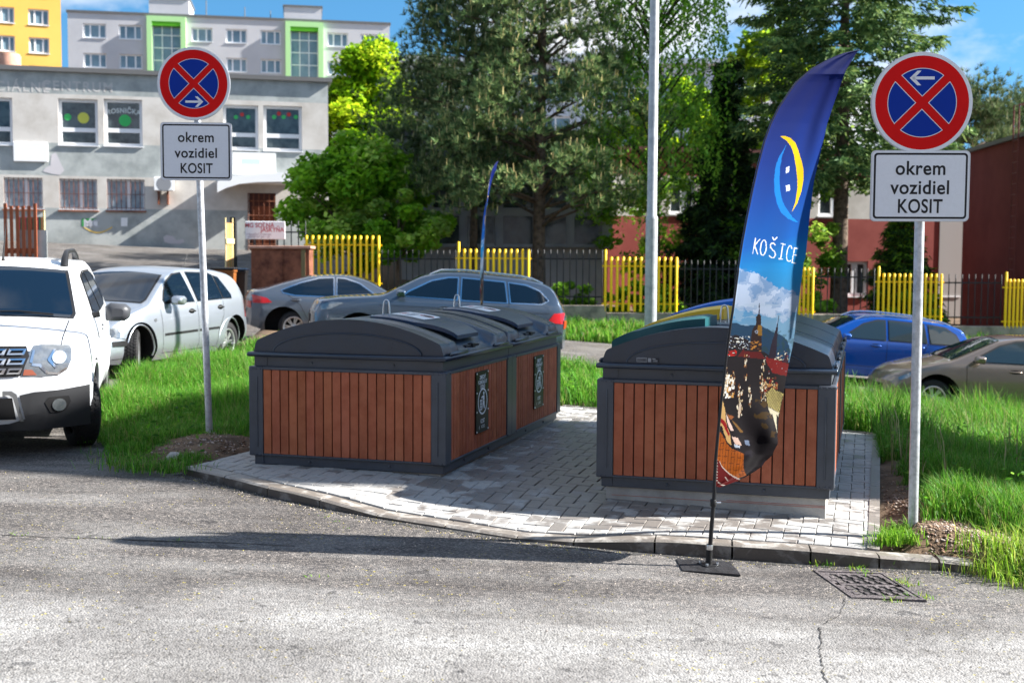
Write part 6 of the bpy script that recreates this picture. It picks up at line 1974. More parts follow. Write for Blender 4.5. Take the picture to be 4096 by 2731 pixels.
tufts(T_, 110, .10, 25, 'ragged grass along the asphalt edge beside the white car', .11)
# sunny grass hanging over the right end of the kerb
T_ = [Vector((x, y, float(groundz(x, y)))) for x, y in ((2.95, 6.55), (3.05, 6.5), (3.15, 6.6), (3.3, 6.5), (3.0, 6.75), (3.2, 6.8), (2.9, 6.9), (3.35, 6.7), (2.8, 6.7))]
tufts(T_, 170, .17, 24, 'sunlit long grass overhanging the right end of the kerb', .13, [(.2, .36, .03), (.14, .3, .02), (.3, .36, .08)])

# ------------------------------------------------------------------ stones, crumbs, cracks
def chunks(pts, s0, s1, cols, name, label, seed, m_):
    r = np.random.default_rng(seed); n = len(pts)
    base = np.array([(0, 0, 1), (.94, 0, .1), (0, .94, .1), (-.94, 0, .1), (0, -.94, .1), (0, 0, -.5)])
    F0 = np.array([(0, 1, 2), (0, 2, 3), (0, 3, 4), (0, 4, 1), (5, 2, 1), (5, 3, 2), (5, 4, 3), (5, 1, 4)])
    s = r.uniform(s0, s1, (n, 1, 1)) * r.uniform(.6, 1.3, (n, 1, 3)); s[:, :, 2] *= .6
    j = base[None] * r.uniform(.7, 1.3, (n, 6, 1)) * s
    a = r.uniform(0, 6.28, n); c_, s_ = np.cos(a)[:, None], np.sin(a)[:, None]
    x = j[:, :, 0] * c_ - j[:, :, 1] * s_; y = j[:, :, 0] * s_ + j[:, :, 1] * c_
    V = np.stack([x, y, j[:, :, 2]], -1) + pts[:, None, :]
    F = (F0[None] + np.arange(n)[:, None, None] * 6).reshape(-1, 3)
    c = np.array(cols)[r.integers(len(cols), size=n)]
    o = np_mesh(name, V.reshape(-1, 3), F, m_, None, np.repeat(c, 8, 0)); tag(o, label, 'stones', None, 'stuff')
STONE = mat('stone', (.2, .2, .2), .9, attr='Col', var=.3, vscale=60)
def mound(cx, cy, rx, ry_, n, sd):
    r = np.random.default_rng(sd); x = cx + r.normal(size=n) * rx; y = cy + r.normal(size=n) * ry_
    m_ = isl(x, y); x, y = x[m_], y[m_]; return np.stack([x, y, groundz(x, y)], 1)
chunks(np.concatenate([mound(LS.x + .25, LS.y - .4, .38, .24, 1100, 1), mound(RS.x + .25, RS.y - .2, .26, .26, 1500, 2), mound(RS.x + .28, RS.y + .9, .15, .8, 900, 3)]), .004, .018,
       [(.15, .1, .065), (.22, .15, .1), (.3, .24, .19), (.1, .07, .05), (.36, .3, .26), (.2, .12, .08)], 'dug_stones', 'stones and crumbs in the dug earth by the sign posts', 31, STONE)
r = np.random.default_rng(5)
gx_ = []; 
for i in range(len(KPT) - 1):
    p, q = KPT[i][0], KPT[i + 1][0]
    for _ in range(230):
        t = r.uniform(); gx_.append((p.x + (q.x - p.x) * t, p.y + (q.y - p.y) * t - abs(r.normal()) * .07 - .008, 0))
gx_ = np.array(gx_); gx_[:, 2] = AS(gx_[:, 0], gx_[:, 1]) + .004
x = r.uniform(-4, 3.5, 2600); y = r.uniform(4.3, 9, 2600); mk = on_asphalt(x, y); x, y = x[mk], y[mk]
g2 = np.stack([x, y, AS(x, y) + .004], 1)
chunks(np.concatenate([gx_, g2]), .002, .0075, [(.3, .27, .24), (.1, .09, .09), (.42, .36, .3), (.2, .17, .15), (.34, .29, .08)], 'grit', 'loose grit and fallen blossom on the asphalt', 32, STONE)
lump = [atZ(705, 1862, AS)]
m = MB()
L0 = lump[0]
bmx = bmesh.new(); bmesh.ops.create_icosphere(bmx, subdivisions=3, radius=.09)
for v in bmx.verts:
    n_ = mnoise.noise(v.co * 9) * .45 + mnoise.noise(v.co * 30) * .15; v.co *= 1 + n_; v.co.z *= .75
me = bpy.data.meshes.new('concrete_lump'); bmx.to_mesh(me); bmx.free()
o = link_mesh('concrete_lump', me, CWALL, None, 40); o.location = (L0.x - .02, L0.y + .06, L0.z + .03); tag(o, 'broken lump of pale concrete at the left end of the kerb', 'rubble')
def crack(px, w, name, label):
    m = MB(); P = [atZ(a, b, AS) for a, b in px]; Q = []
    for i in range(len(P) - 1):
        for k in range(6):
            t = k / 6; p = P[i].lerp(P[i + 1], t); Q.append(p + Vector((rb.uniform(-1, 1) * .008, rb.uniform(-1, 1) * .008, 0)))
    Q.append(P[-1])
    vs_ = []; 
    for i, p in enumerate(Q):
        d = (Q[min(i + 1, len(Q) - 1)] - Q[max(i - 1, 0)]); d.z = 0; d.normalize(); n_ = Vector((-d.y, d.x, 0)) * w * rb.uniform(.3, 1.4)
        for s_ in (-1, 1):
            v = p + n_ * s_; vs_.append((v.x, v.y, float(AS(v.x, v.y)) + .0075))
    m.add(vs_, [(2 * i, 2 * i + 1, 2 * i + 3, 2 * i + 2) for i in range(len(Q) - 1)])
    o = m.build(name, mat('crack_dark', (.018, .017, .017), 1)); tag(o, kind='structure')
crack([(3276, 2510), (3282, 2575), (3275, 2610), (3292, 2650), (3290, 2690), (3310, 2735), (3318, 2800)], .0026, 'road_crack', '')
crack([(3382, 2400), (3372, 2425), (3365, 2460), (3290, 2500)], .002, 'road_crack', '')
crack([(-60, 2138), (60, 2146), (240, 2152), (420, 2158), (640, 2166), (900, 2174), (1180, 2187)], .0055, 'road_seam', '')

# ------------------------------------------------------------------ buildings
def onwall(px, py, O, ang):
    """photo pixel -> (along, height) on a vertical wall through O with heading ang"""
    a, b, c_ = ray(px, py); n_ = (-math.sin(ang), math.cos(ang))
    t = (n_[0] * O[0] + n_[1] * O[1]) / (n_[0] * a + n_[1] * b)
    X, Y, Z = a * t, b * t, CZ + c_ * t
    return (X - O[0]) * math.cos(ang) + (Y - O[1]) * math.sin(ang), Z - O[2]
def facade(root, x0, x1, z0, z1, holes, bands, mats, depth=.18, thick=8.0, name='wall'):
    """front wall with true openings; holes (x0,x1,z0,z1); bands [(ztop, mi)...] ascending"""
    m = MB()
    xs = sorted(set([x0, x1] + [h for H in holes for h in H[:2]])); zs = sorted(set([z0, z1] + [h for H in holes for h in H[2:4]] + [b[0] for b in bands if z0 < b[0] < z1]))
    xs = [x for x in xs if x0 <= x <= x1]; zs = [z for z in zs if z0 <= z <= z1]
    def mi_(z):
        for zt, k in bands:
            if z < zt: return k
        return bands[-1][1]
    for i in range(len(xs) - 1):
        for j in range(len(zs) - 1):
            cx, cz = (xs[i] + xs[i + 1]) / 2, (zs[j] + zs[j + 1]) / 2
            if any(H[0] < cx < H[1] and H[2] < cz < H[3] for H in holes): continue
            m.add([(xs[i], 0, zs[j]), (xs[i + 1], 0, zs[j]), (xs[i + 1], 0, zs[j + 1]), (xs[i], 0, zs[j + 1])], [(0, 1, 2, 3)], mi_(cz))
    for a, b, c_, d in [H[:4] for H in holes]:
        k = mi_((c_ + d) / 2)
        m.add([(a, 0, c_), (b, 0, c_), (b, 0, d), (a, 0, d), (a, depth, c_), (b, depth, c_), (b, depth, d), (a, depth, d)], [(1, 0, 4, 5), (2, 1, 5, 6), (3, 2, 6, 7), (0, 3, 7, 4)], k)
        m.add([(a - .02, depth + .3, c_ - .02), (b + .02, depth + .3, c_ - .02), (b + .02, depth + .3, d + .02), (a - .02, depth + .3, d + .02)], [(0, 1, 2, 3)], len(mats) - 1)
    k = bands[-1][1]
    m.add([(x0, 0, z0), (x0, thick, z0), (x0, thick, z1), (x0, 0, z1), (x1, 0, z0), (x1, thick, z0), (x1, thick, z1), (x1, 0, z1)], [(1, 0, 3, 2), (4, 5, 6, 7), (5, 1, 2, 6)], k)
    return m.build(name, mats, root)
def window(root, a, b, z0, z1, depth, style='three', fr=None, gl=None, fw=.06, sill=True):
    fr = fr or PVC; gl = gl or PANE
    m = MB(); y0, y1 = depth - .05, depth + .02
    m.box(a, b, y0, y1, z0, z0 + fw); m.box(a, b, y0, y1, z1 - fw, z1); m.box(a, a + fw, y0, y1, z0 + fw, z1 - fw); m.box(b - fw, b, y0, y1, z0 + fw, z1 - fw)
    w = b - a; h = z1 - z0
    if style == 'three':
        for t in (.3, .7): m.box(a + w * t - fw * .6, a + w * t + fw * .6, y0, y1, z0 + fw, z1 - fw)
    elif style == 'two': m.box(a + w * .58 - fw, a + w * .58 + fw, y0 - .01, y1, z0 + fw, z1 - fw)
    elif style == 'hopper':
        m.box(a + fw, b - fw, y0, y1, z0 + h * .34 - fw * .7, z0 + h * .34 + fw * .7)
    elif style == 'grid':
        for t in (.33, .66): m.box(a + w * t - fw * .5, a + w * t + fw * .5, y0, y1, z0 + fw, z1 - fw)
        k = max(2, int(h / 1.1))
        for i in range(1, k): m.box(a + fw, b - fw, y0 + .003, y1 - .003, z0 + h * i / k - fw * .5, z0 + h * i / k + fw * .5)
    wd = m.build('window', fr, root)
    m = MB(); m.box(a + fw * .5, b - fw * .5, depth, depth + .01, z0 + fw * .5, z1 - fw * .5); m.build('pane', gl, wd)
    if sill:
        m = MB(); m.box(a - .03, b + .03, -.06, depth - .05, z0 - .04, z0 - .004); m.build('sill', fr, wd)
    return wd
PVC = mat('window_frame_white', (.78, .79, .81), .4)
PANE = mat('window_pane', (.10, .16, .20), .06, spec=.9, col2=(.22, .30, .34), vscale=.35)
PANED = mat('window_pane_dark', (.018, .026, .03), .08, spec=.7, col2=(.07, .09, .095), vscale=2.5)
NET = mat('curtained_pane', (.20, .27, .33), .12, spec=.7, col2=(.34, .42, .48), vscale=5)
HOLE = mat('room_dark', (.02, .02, .022), .9)
REND1 = mat('render_cream', (.44, .41, .37), .9, col2=(.57, .545, .51), vscale=.9, bump=.2, bscale=30)
REND2 = mat('render_grey', (.27, .295, .29), .9, col2=(.41, .435, .425), vscale=1.1, bump=.2, bscale=30)
PANEL = mat('panel_grey', (.47, .47, .49), .85, col2=(.54, .54, .56), vscale=.2)
YELW = mat('facade_yellow', (.66, .38, .08), .85, col2=(.72, .43, .10), vscale=.15)
GREENF = mat('facade_green', (.42, .72, .32), .7); GREEND = mat('facade_green_deep', (.12, .5, .02), .7)
RUST = mat('rusty_steel', (.09, .03, .018), .85, col2=(.24, .09, .05), vscale=3, bump=.4, bscale=40)
RUST2 = mat('rusty_lid', (.36, .19, .13), .8, col2=(.48, .27, .2), vscale=5)
REDW = mat('render_red', (.22, .045, .038), .9, col2=(.3, .075, .062), vscale=.5, bump=.2, bscale=30)
REDD = mat('render_darkred', (.14, .028, .026), .9, col2=(.18, .04, .036), vscale=.8, bump=.2, bscale=30)
TIN = mat('roof_edge', (.13, .13, .13), .6)

# two-storey centre, left
A1 = math.radians(13.05)
O1 = (-7.15 - 16 * math.cos(A1), 46.3 - 16 * math.sin(A1), 2.0)
b1 = empty('office_building', O1, A1, 'weathered two-storey building with cream and grey render behind the left road sign', 'building')
def w1(px, py): return onwall(D(px), D(py), O1, A1)
def rect1(x0, y0, x1, y1):
    a, z1 = w1(x0, y0); b, z0 = w1(x1, y1); return (a, b, z0, z1)
up = [rect1(133, 226, 226, 335), rect1(238, 227, 328, 337), rect1(512, 240, 594, 345), rect1(605, 242, 694, 348), rect1(-60, 222, 30, 333), rect1(-170, 218, -80, 330)]
lo = [rect1(8, 407, 99, 480), rect1(136, 410, 224, 482), rect1(245, 411, 333, 483), rect1(-110, 404, -20, 478)]
dr = [rect1(572, 443, 634, 575)]
ztop = w1(755, 190)[1]; zA = w1(300, 222)[1]; zB = w1(300, 333)[1]; zC = w1(300, 407)[1]; zD = w1(300, 480)[1]; zE = w1(300, 573)[1]
facade(b1, -6, 16, -.6, ztop, up + lo + dr, [(zE, 0), (zD, 1), (zC, 0), (zB, 1), (zA, 0), (99, 1)], [REND1, REND2, HOLE], .22, 9)
m = MB(); m.box(-6.1, 16.15, -.16, 9.1, ztop, ztop + .16); m.build('roof', TIN, b1)
for h in up: window(b1, *h, .2, 'hopper', gl=PANED, fw=.11)
for h in lo:
    wd = window(b1, *h, .2, 'two', gl=NET, fw=.07)
    m = MB()
    for i in range(9): m.box(h[0] + (h[1] - h[0]) * i / 8 - .012, h[0] + (h[1] - h[0]) * i / 8 + .012, .03, .05, h[2], h[3])
    for t in (.05, .5): m.box(h[0], h[1], .025, .045, h[2] + (h[3] - h[2]) * t, h[2] + (h[3] - h[2]) * t + .02)
    m.box(h[0] - .05, h[1] + .05, -.08, .0, h[2] - .08, h[2] - .02)
    m.build('window_grille', RUST, wd)
a, b, z0, z1 = dr[0]
m = MB(); m.box(a, b, .12, .2, z0, z1); m.box(a + .1, b - .1, .1, .12, z0 + .1, z1 - .5, 1); m.build('door', [mat('door_brown', (.10, .028, .015), .5), mat('door_panel', (.22, .06, .02), .5)], b1)
m = MB()
for i in range(6): m.box(a - .05 + (b - a) * i / 5, a - .02 + (b - a) * i / 5, -.02, .01, z0, z1)
for t in (.1, .35, .6, .85): m.box(a - .05, b, -.03, -.02, z0 + (z1 - z0) * t, z0 + (z1 - z0) * t + .04)
m.build('door_grille', RUST, b1)
# canopy over the door: thin slab with a swept white fascia
pc2 = [w1(x, y) for x, y in ((500, 446), (520, 436), (550, 427), (590, 423), (640, 422), (668, 424), (668, 400), (600, 404), (540, 408), (505, 415), (500, 425))]
m = MB(); m.prism([p for p in pc2], lambda p, q: (p, -.9, q), lambda p, q: (p, -1.15, q)); xs_ = [p[0] for p in pc2]
m.box(min(xs_), max(xs_), -.9, .0, pc2[3][1] - .02, pc2[3][1] + .14)
m.build('canopy', WHITE, b1, 30)
h = rect1(534, 350, 634, 403); m = MB(); m.box(h[0], h[1], -.06, -.04, h[2], h[3], 0); m.box(h[0] + .35, h[1] - .6, -.065, -.06, h[2] + .4, h[3] - .25, 1)
tv, tf = text2d('SOCIÁLNE CENTRUM', .17, .9); m.add([((h[0] + h[1]) / 2 + p[0], -.066, h[2] + .12 + p[1]) for p in tv], tf, 2); m.build('banner', [WHITE, mat('banner_blue', (.45, .62, .78), .6), mat('banner_grey', (.4, .42, .46), .6)], b1)
h = rect1(31, 326, 111, 373); m = MB(); m.box(h[0], h[1], -.09, -.02, h[2], h[3], bev=.02); m.build('blank_board', WHITE, b1)
h = rect1(355, 408, 400, 440)
m = MB(); m.box(h[0], h[1], -.42, -.08, h[2], h[3], 0, bev=.02)
m.lathe([(0, .0), (.26, .0), (.28, -.012)], 28, Matrix.Translation((h[0] + .36, -.425, (h[2] + h[3]) / 2)) @ Matrix.Rotation(math.pi / 2, 4, 'X'), 1)
m.box(h[0] + .12, h[0] + .18, -.3, 0, h[2] - .5, h[2], 2); m.box(h[1] - .25, h[1] - .19, -.3, 0, h[2] - .5, h[2], 2)
m.build('air_conditioner', [WHITE, mat('fan_grey', (.22, .23, .25), .6), RUST], b1)
for wd_, cx_ in (('SOCIÁLNE', 28), ('CENTRUM', 178)):
  tv, tf = text2d(wd_, .5, .95, .01, 1.2); m = MB(); c0 = w1(cx_, 197)
  m.add([(c0[0] + p[0], -.006, c0[1] + p[1] - .2) for p in tv], tf); m.build('faded_lettering', mat('faded_paint', (.5, .49, .47), .9), b1)
# painted mark on the lower wall and patches of lost render
m = MB(); g = lambda x, y: (w1(x, y)[0], -.008, w1(x, y)[1])
m.add([g(*p) for p in ((188, 502), (222, 502), (222, 506), (196, 506), (196, 520), (188, 520))], [tuple(range(6))], 0)
ar_ = [(192 + 66 * i / 12, 520 + 13 * math.sin(math.pi * i / 12)) for i in range(13)]
m.add([g(*p) for p in ar_] + [g(p[0], p[1] + 2.8) for p in ar_], [(i, i + 1, 14 + i, 13 + i) for i in range(12)], 1)
m.add([g(*p) for p in ((197, 508), (224, 508), (224, 519), (197, 519))], [(0, 1, 2, 3)], 2)
m.add([g(*p) for p in ((278, 500), (293, 500), (293, 520), (278, 520))], [(0, 1, 2, 3)], 2)
tv, tf = text2d('MC', .42, .9, .01); c0 = w1(210, 513); m.add([(c0[0] + p[0], -.010, c0[1] + p[1] - .14) for p in tv], tf, 3)
m.build('painted_mark', [mat('paint_green', (.04, .28, .07), .7), mat('paint_yellow', (.75, .5, .08), .7), WHITE, mat('paint_palegrey', (.45, .46, .5), .7)], b1)
for P in ([(118, 356), (128, 350), (134, 362), (140, 376), (148, 392), (138, 402), (120, 400), (98, 394), (104, 386), (116, 380)], [(375, 545), (382, 540), (398, 543), (405, 552), (420, 549), (424, 556), (412, 561), (392, 560), (378, 556)]):
    m = MB(); m.add([g(*p) for p in P], [tuple(range(len(P)))]); m.build('bare_render_patch', mat('render_bare', (.52, .50, .52), .95), b1)
# window decorations
DECO = [mat('paper_green', (.05, .45, .12), .7), mat('paper_yellow', (.6, .6, .1), .7), mat('paper_red', (.5, .04, .04), .7), mat('paper_white', (.55, .6, .6), .7)]
for (x, y, r_, k) in ((154, 268, 4, 0), (190, 270, 6.5, 1), (286, 276, 7, 0), (542, 268, 2.5, 0), (556, 262, 2.5, 2), (570, 268, 2.5, 0), (630, 268, 2.6, 0), (641, 260, 2.6, 2), (652, 268, 2.6, 0), (664, 262, 2.6, 2), (680, 268, 2.6, 0)):
    c0 = w1(x, y); rr_ = r_ * .021 * 1.0; m = MB(); m.add([(p[0], .19, p[1]) for p in disc2(c0[0], c0[1], rr_ * 1.5, rr_ * 1.5, 16)], [tuple(range(16))], 0); m.build('window_decoration', DECO[k], b1)
m = MB(); tv, tf = text2d('ROSNIČKA', .24, .95, .008, 1.1); c0 = w1(283, 258)
m.add([(c0[0] + p[0], .19, c0[1] + p[1] - .45 * (p[0] / 1.0) ** 2 * .5) for p in tv], tf, 3)
m.build('window_lettering', DECO, b1)

# grey prefabricated block far behind
O2 = (-40.0, 108.0, 2.5); A2 = math.atan2(5, 28.4)
b2 = empty('apartment_block', O2, A2, 'long grey apartment block with green stairwell frames far behind the two-storey building', 'building')
def w2(px, py): return onwall(D(px), D(py), O2, A2)
zr = w2(500, 42)[1]
cols_ = [(191, 244), (273, 326), (440, 488), (519, 567), (598, 645), (752, 799), (828, 875)]
wa, wb = w2(195, 55), w2(195, 88); wh = wa[1] - wb[1]; rowtop = w2(218, 55)[1]; pitch_ = 2.62
holes = []
for i in range(6):
    for (x0, x1) in cols_: holes.append((w2(x0, 90)[0], w2(x1, 90)[0], rowtop - i * pitch_ - wh, rowtop - i * pitch_))
st = [(w2(350, 60)[0], w2(416, 60)[0]), (w2(667, 70)[0], w2(731, 70)[0])]
hs_ = [(s0, s1, .5, rowtop + .35) for s0, s1 in st]
x1e = w2(895, 60)[0]
facade(b2, 0, x1e, -3, zr, holes + hs_, [(99, 0)], [PANEL, HOLE], .25, 12)
for h in holes: window(b2, *h, .22, 'three', fw=.12)
for h in hs_:
    window(b2, *h, .2, 'grid', fw=.09, sill=False)
    m = MB(); e = .45
    m.box(h[0] - e, h[0], -.5, .0, h[2] - .3, h[3], 0); m.box(h[1], h[1] + e, -.5, .0, h[2] - .3, h[3], 0); m.box(h[0] - e, h[1] + e, -.5, .0, h[3], h[3] + e, 0); m.box(h[0], h[1], -.45, .02, h[3] - .35, h[3] - .01, 1)
    m.build('stairwell_surround', [GREENF, GREEND], b2)
m = MB(); m.box(-.1, x1e + .1, -.1, 12.1, zr, zr + .2); m.build('roof', TIN, b2)
for (x0, x1, y) in ((339, 432, -10), (652, 739, 10)):
    m = MB(); a = w2(x0, 30)[0]; b = w2(x1, 30)[0]; m.box(a, b, 1, 6, zr + .2, w2(x0, y)[1]); m.box(a - .1, b + .1, .9, 6.1, w2(x0, y)[1], w2(x0, y)[1] + .15, 1); m.build('lift_house', [PANEL, TIN], b2)
m = MB()
for x, h in ((390, 6), (470, 4), (560, 3), (620, 2.5), (255, 1.2), (286, 1)):
    a = w2(x, 30)[0]; m.tube([(a, 2, zr), (a, 2, zr + h * .5)], .05, 6)
m.build('roof_pipe', TIN, b2)
O2b = (w2(895, 60)[0], 0, 0)
pb = Vector((O2[0] + x1e * math.cos(A2), O2[1] + x1e * math.sin(A2)))
b2b = empty('apartment_block', (pb.x + 1.2, pb.y + 6, 2.5), A2, 'lower grey apartment wing glimpsed through the pine beyond the long block', 'building')
hh_ = atY(D(930), D(131), pb.y + 6).z - 2.5
hol = [(1.5 + i * 3.6, 3.4 + i * 3.6, hh_ - 2.6 - j * 2.6, hh_ - 1.2 - j * 2.6) for i in range(11) for j in range(4)]
facade(b2b, 0, 42, -3, hh_, hol, [(99, 0)], [PANEL, HOLE], .25, 12)
for h in hol: window(b2b, *h, .22, 'three', fw=.12)
m = MB(); m.box(-.1, 42.1, -.1, 12.1, hh_, hh_ + .2); m.build('roof', TIN, b2b)
# yellow block, upper left
O3 = (-50.0, 99.0, 3); A3 = .36
pr = atY(D(141), D(100), 74); O3 = (pr.x - 20 * math.cos(A3), pr.y - 20 * math.sin(A3), 3)
b3 = empty('apartment_block', O3, A3, 'tall yellow apartment block in the upper left corner', 'building')
def w3(px, py): return onwall(D(px), D(py), O3, A3)
zt3 = w3(90, 22)[1]; zb3 = w3(90, 58)[1]; ps3 = (w3(90, 22)[1] - w3(90, 87)[1])
cx3 = [(w3(65, 40)[0], w3(112, 40)[0]), (w3(-10, 40)[0], w3(33, 40)[0]), (w3(-75, 40)[0], w3(-35, 40)[0])]
hol = [(a, b, zb3 - j * ps3, zt3 - j * ps3) for a, b in cx3 for j in range(-2, 6)]
facade(b3, 0, 20, -3, zt3 + 2.9 * ps3, hol, [(99, 0)], [YELW, HOLE], .2, 8)
for h in hol: window(b3, *h, .17, 'three', fw=.08)
m = MB(); m.box(-.1, 20.1, -.1, 8.1, zt3 + 2.9 * ps3, zt3 + 2.9 * ps3 + .2); m.build('roof', TIN, b3)
m = MB(); m.lathe([(.42, 0), (.42, .52), (.38, .6), (0, .6)], 24, Matrix.Translation((w1(12, 160)[0], .8, ztop + .1))); m.build('chimney_drum', RUST2, b1, 40)
# pale block far behind the birch
pq = atY(D(1660), D(190), 75)
b5 = empty('apartment_block', (pq.x - 22, 75, 1), 0, 'pale high block glimpsed between the birch and the dark spruce', 'building')
def w5(px, py): return onwall(D(px), D(py), (pq.x - 22, 75, 1), 0)
zt5 = w5(1630, 150)[1]
hol = [(1.2 + i * 4.2, 4.2 + i * 4.2, zt5 - 2.3 - j * 2.7, zt5 - .5 - j * 2.7) for i in range(5) for j in range(4)]
facade(b5, 0, 22, -3, zt5, hol, [(99, 0)], [mat('panel_white', (.6, .63, .68), .8), HOLE], .2, 10)
for h in hol: window(b5, *h, .18, 'grid', fw=.12)
m = MB(); m.box(-.3, 22.3, -.5, 10, zt5, zt5 + .35); m.build('roof', WHITE, b5)

# grey glazed pavilion in the middle
pa = atY(D(905), D(500), 36.5)
O4 = (pa.x, 36.5, -.4)
b4 = empty('school_pavilion', O4, 0, 'grey steel pavilion with big dirty dark windows behind the pine', 'building')
def w4(px, py): return onwall(D(px), D(py), O4, 0)
xE = w4(1404, 500)[0]; zbase = w4(1200, 568)[1]; zmid = w4(1200, 487)[1]; zh = w4(1200, 392)[1]
xs4 = [w4(x, 500)[0] for x in (905, 985, 1064, 1146, 1233, 1310, 1386)]
holes = [(xs4[i] + .08, xs4[i + 1] - .08, zbase + .05, zmid - .08) for i in range(6)] + [(xs4[i] + .08, xs4[i + 1] - .08, zmid + .08, zh) for i in range(6)]
GREYS = mat('grey_steel_panel', (.26, .27, .30), .7, col2=(.34, .35, .38), vscale=1.5)
facade(b4, 0, xE, zbase, zh + 1.0, holes, [(99, 0)], [GREYS, HOLE], .12, 7)
for h in holes: window(b4, *h, .1, 'plain', fr=GREYS, gl=PANED, fw=.05, sill=False)
m = MB(); m.box(.2, xE - .25, .35, 6.5, -1, zbase); m.build('base_wall', mat('base_concrete', (.33, .33, .34), .9, col2=(.42, .41, .42), vscale=1.2), b4)
m = MB(); m.box(-.2, xE + .15, -.25, 7.2, zh + 1.0, zh + 1.2); m.build('roof', TIN, b4)
m = MB(); m.box(xE - .28, xE + .03, -.12, .1, zbase - .02, zh + 1.0); m.build('corner_post', mat('post_palegrey', (.42, .44, .48), .6), b4)
# red building to the right of it
A6 = .2
O6 = (w4(1404, 500)[0] + O4[0] + .05, 38.2, -.9)
b6 = empty('school_building', O6, A6, 'two-storey red rendered building with cream window bands behind the trees', 'building')
def w6(px, py): return onwall(D(px), D(py), O6, A6)
xR6 = w6(2218, 500)[0]; zr6 = w6(1560, 350)[1]
uz0, uz1 = w6(1570, 492)[1], w6(1570, 408)[1]; lz0, lz1 = w6(1950, 680)[1], w6(1950, 600)[1]
uph = [(w6(a, 450)[0], w6(b, 450)[0], uz0, uz1) for a, b in ((1536, 1598), (1700, 1760), (1880, 1945), (2060, 2120))]
loh = [(w6(a, 640)[0], w6(b, 640)[0], lz0, lz1) for a, b in ((1590, 1650), (1740, 1800), (1925, 1993), (2164, 2204))]
facade(b6, 0, xR6, -1, zr6, uph + loh, [(lz0 - .12, 0), (lz1 + .1, 0), (uz0 - .08, 0), (uz1 + .05, 1), (99, 0)], [REDW, REND1, HOLE], .15, 10)
for h in uph + loh: window(b6, *h, .13, 'two', gl=PANED, fw=.1)
m = MB(); m.box(-.1, xR6, -.15, 10, zr6, zr6 + .15); m.build('roof', mat('roof_darkred', (.1, .03, .03), .7), b6)
m = MB(); a = w6(2180, 500)[0]; m.box(a - .35, xR6 - .02, -.03, -.0, -.6, zr6 - .1, 0); m.build('wall_strip', mat('strip_grey', (.36, .34, .33), .9), b6)
# windowless annex at the right edge, coming forward
pA = atY(D(2212), D(500), 38.6); pB = atY(D(2420), D(500), 31.0)
A7 = math.atan2(pB.y - pA.y, pB.x - pA.x)
b7 = empty('annex_building', (pA.x, pA.y, -1.0), A7, 'windowless dark red annex with a ladder at the right frame edge', 'building')
L7 = math.hypot(pB.x - pA.x, pB.y - pA.y); O7 = (pA.x, pA.y, -1.0)
z7 = onwall(D(2232), D(350), O7, A7)[1]
facade(b7, 0, L7 + .3, -1, z7, [], [(99, 0)], [REDD, HOLE], .1, 9)
m = MB(); m.box(-.1, L7 + .4, -.1, 9, z7, z7 + .12); m.build('roof', TIN, b7)
a = onwall(D(2336), D(500), O7, A7)[0]; m = MB()
for dx_ in (0, .42): m.tube([(a + dx_, -.18, .9), (a + dx_, -.18, z7 + .9), (a + dx_, .3, z7 + .95)], .022, 6)
for i in range(18): m.tube([(a, -.18, 1.1 + i * .3), (a + .42, -.18, 1.1 + i * .3)], .014, 6)
m.build('ladder', mat('ladder_red', (.18, .05, .045), .6), b7)
# unseen block added right of the frame, shaped to cast shade on the paving
shade_block = empty('apartment_block', (13.1, 9.95, -1.5), -YAW, 'narrow rendered block standing outside the right edge of the view', 'building')
hol = [(.9, 2.1, 2.2 + j * 2.7, 3.5 + j * 2.7) for j in range(4)]
facade(shade_block, 0, 2.95, -1, 13.5, hol, [(99, 0)], [PANEL, HOLE], .15, 2.7)
for h in hol: window(shade_block, *h, .13, 'two', fw=.07)
m = MB(); m.box(.2, 2.8, .3, 2.6, 13.2, 13.5); m.build('roof', TIN, shade_block)

# unseen block added behind the viewer to dim horizon light and reflections
dimming_block = empty('apartment_block', (40, -15, -.5), math.pi, 'long apartment block across the road, behind the viewer', 'building')
hol = [(2 + i * 3.9, 3.8 + i * 3.9, 1.4 + j * 2.7, 2.8 + j * 2.7) for i in range(19) for j in range(4)]
facade(dimming_block, 0, 78, -1, 12.5, hol, [(99, 0)], [PANEL, HOLE], .2, 11)
for h in hol[:100]: window(dimming_block, *h, .18, 'two', fw=.08, sill=False)
m = MB(); m.box(0, 78, .3, 10.8, 12.3, 12.5); m.build('roof', TIN, dimming_block)

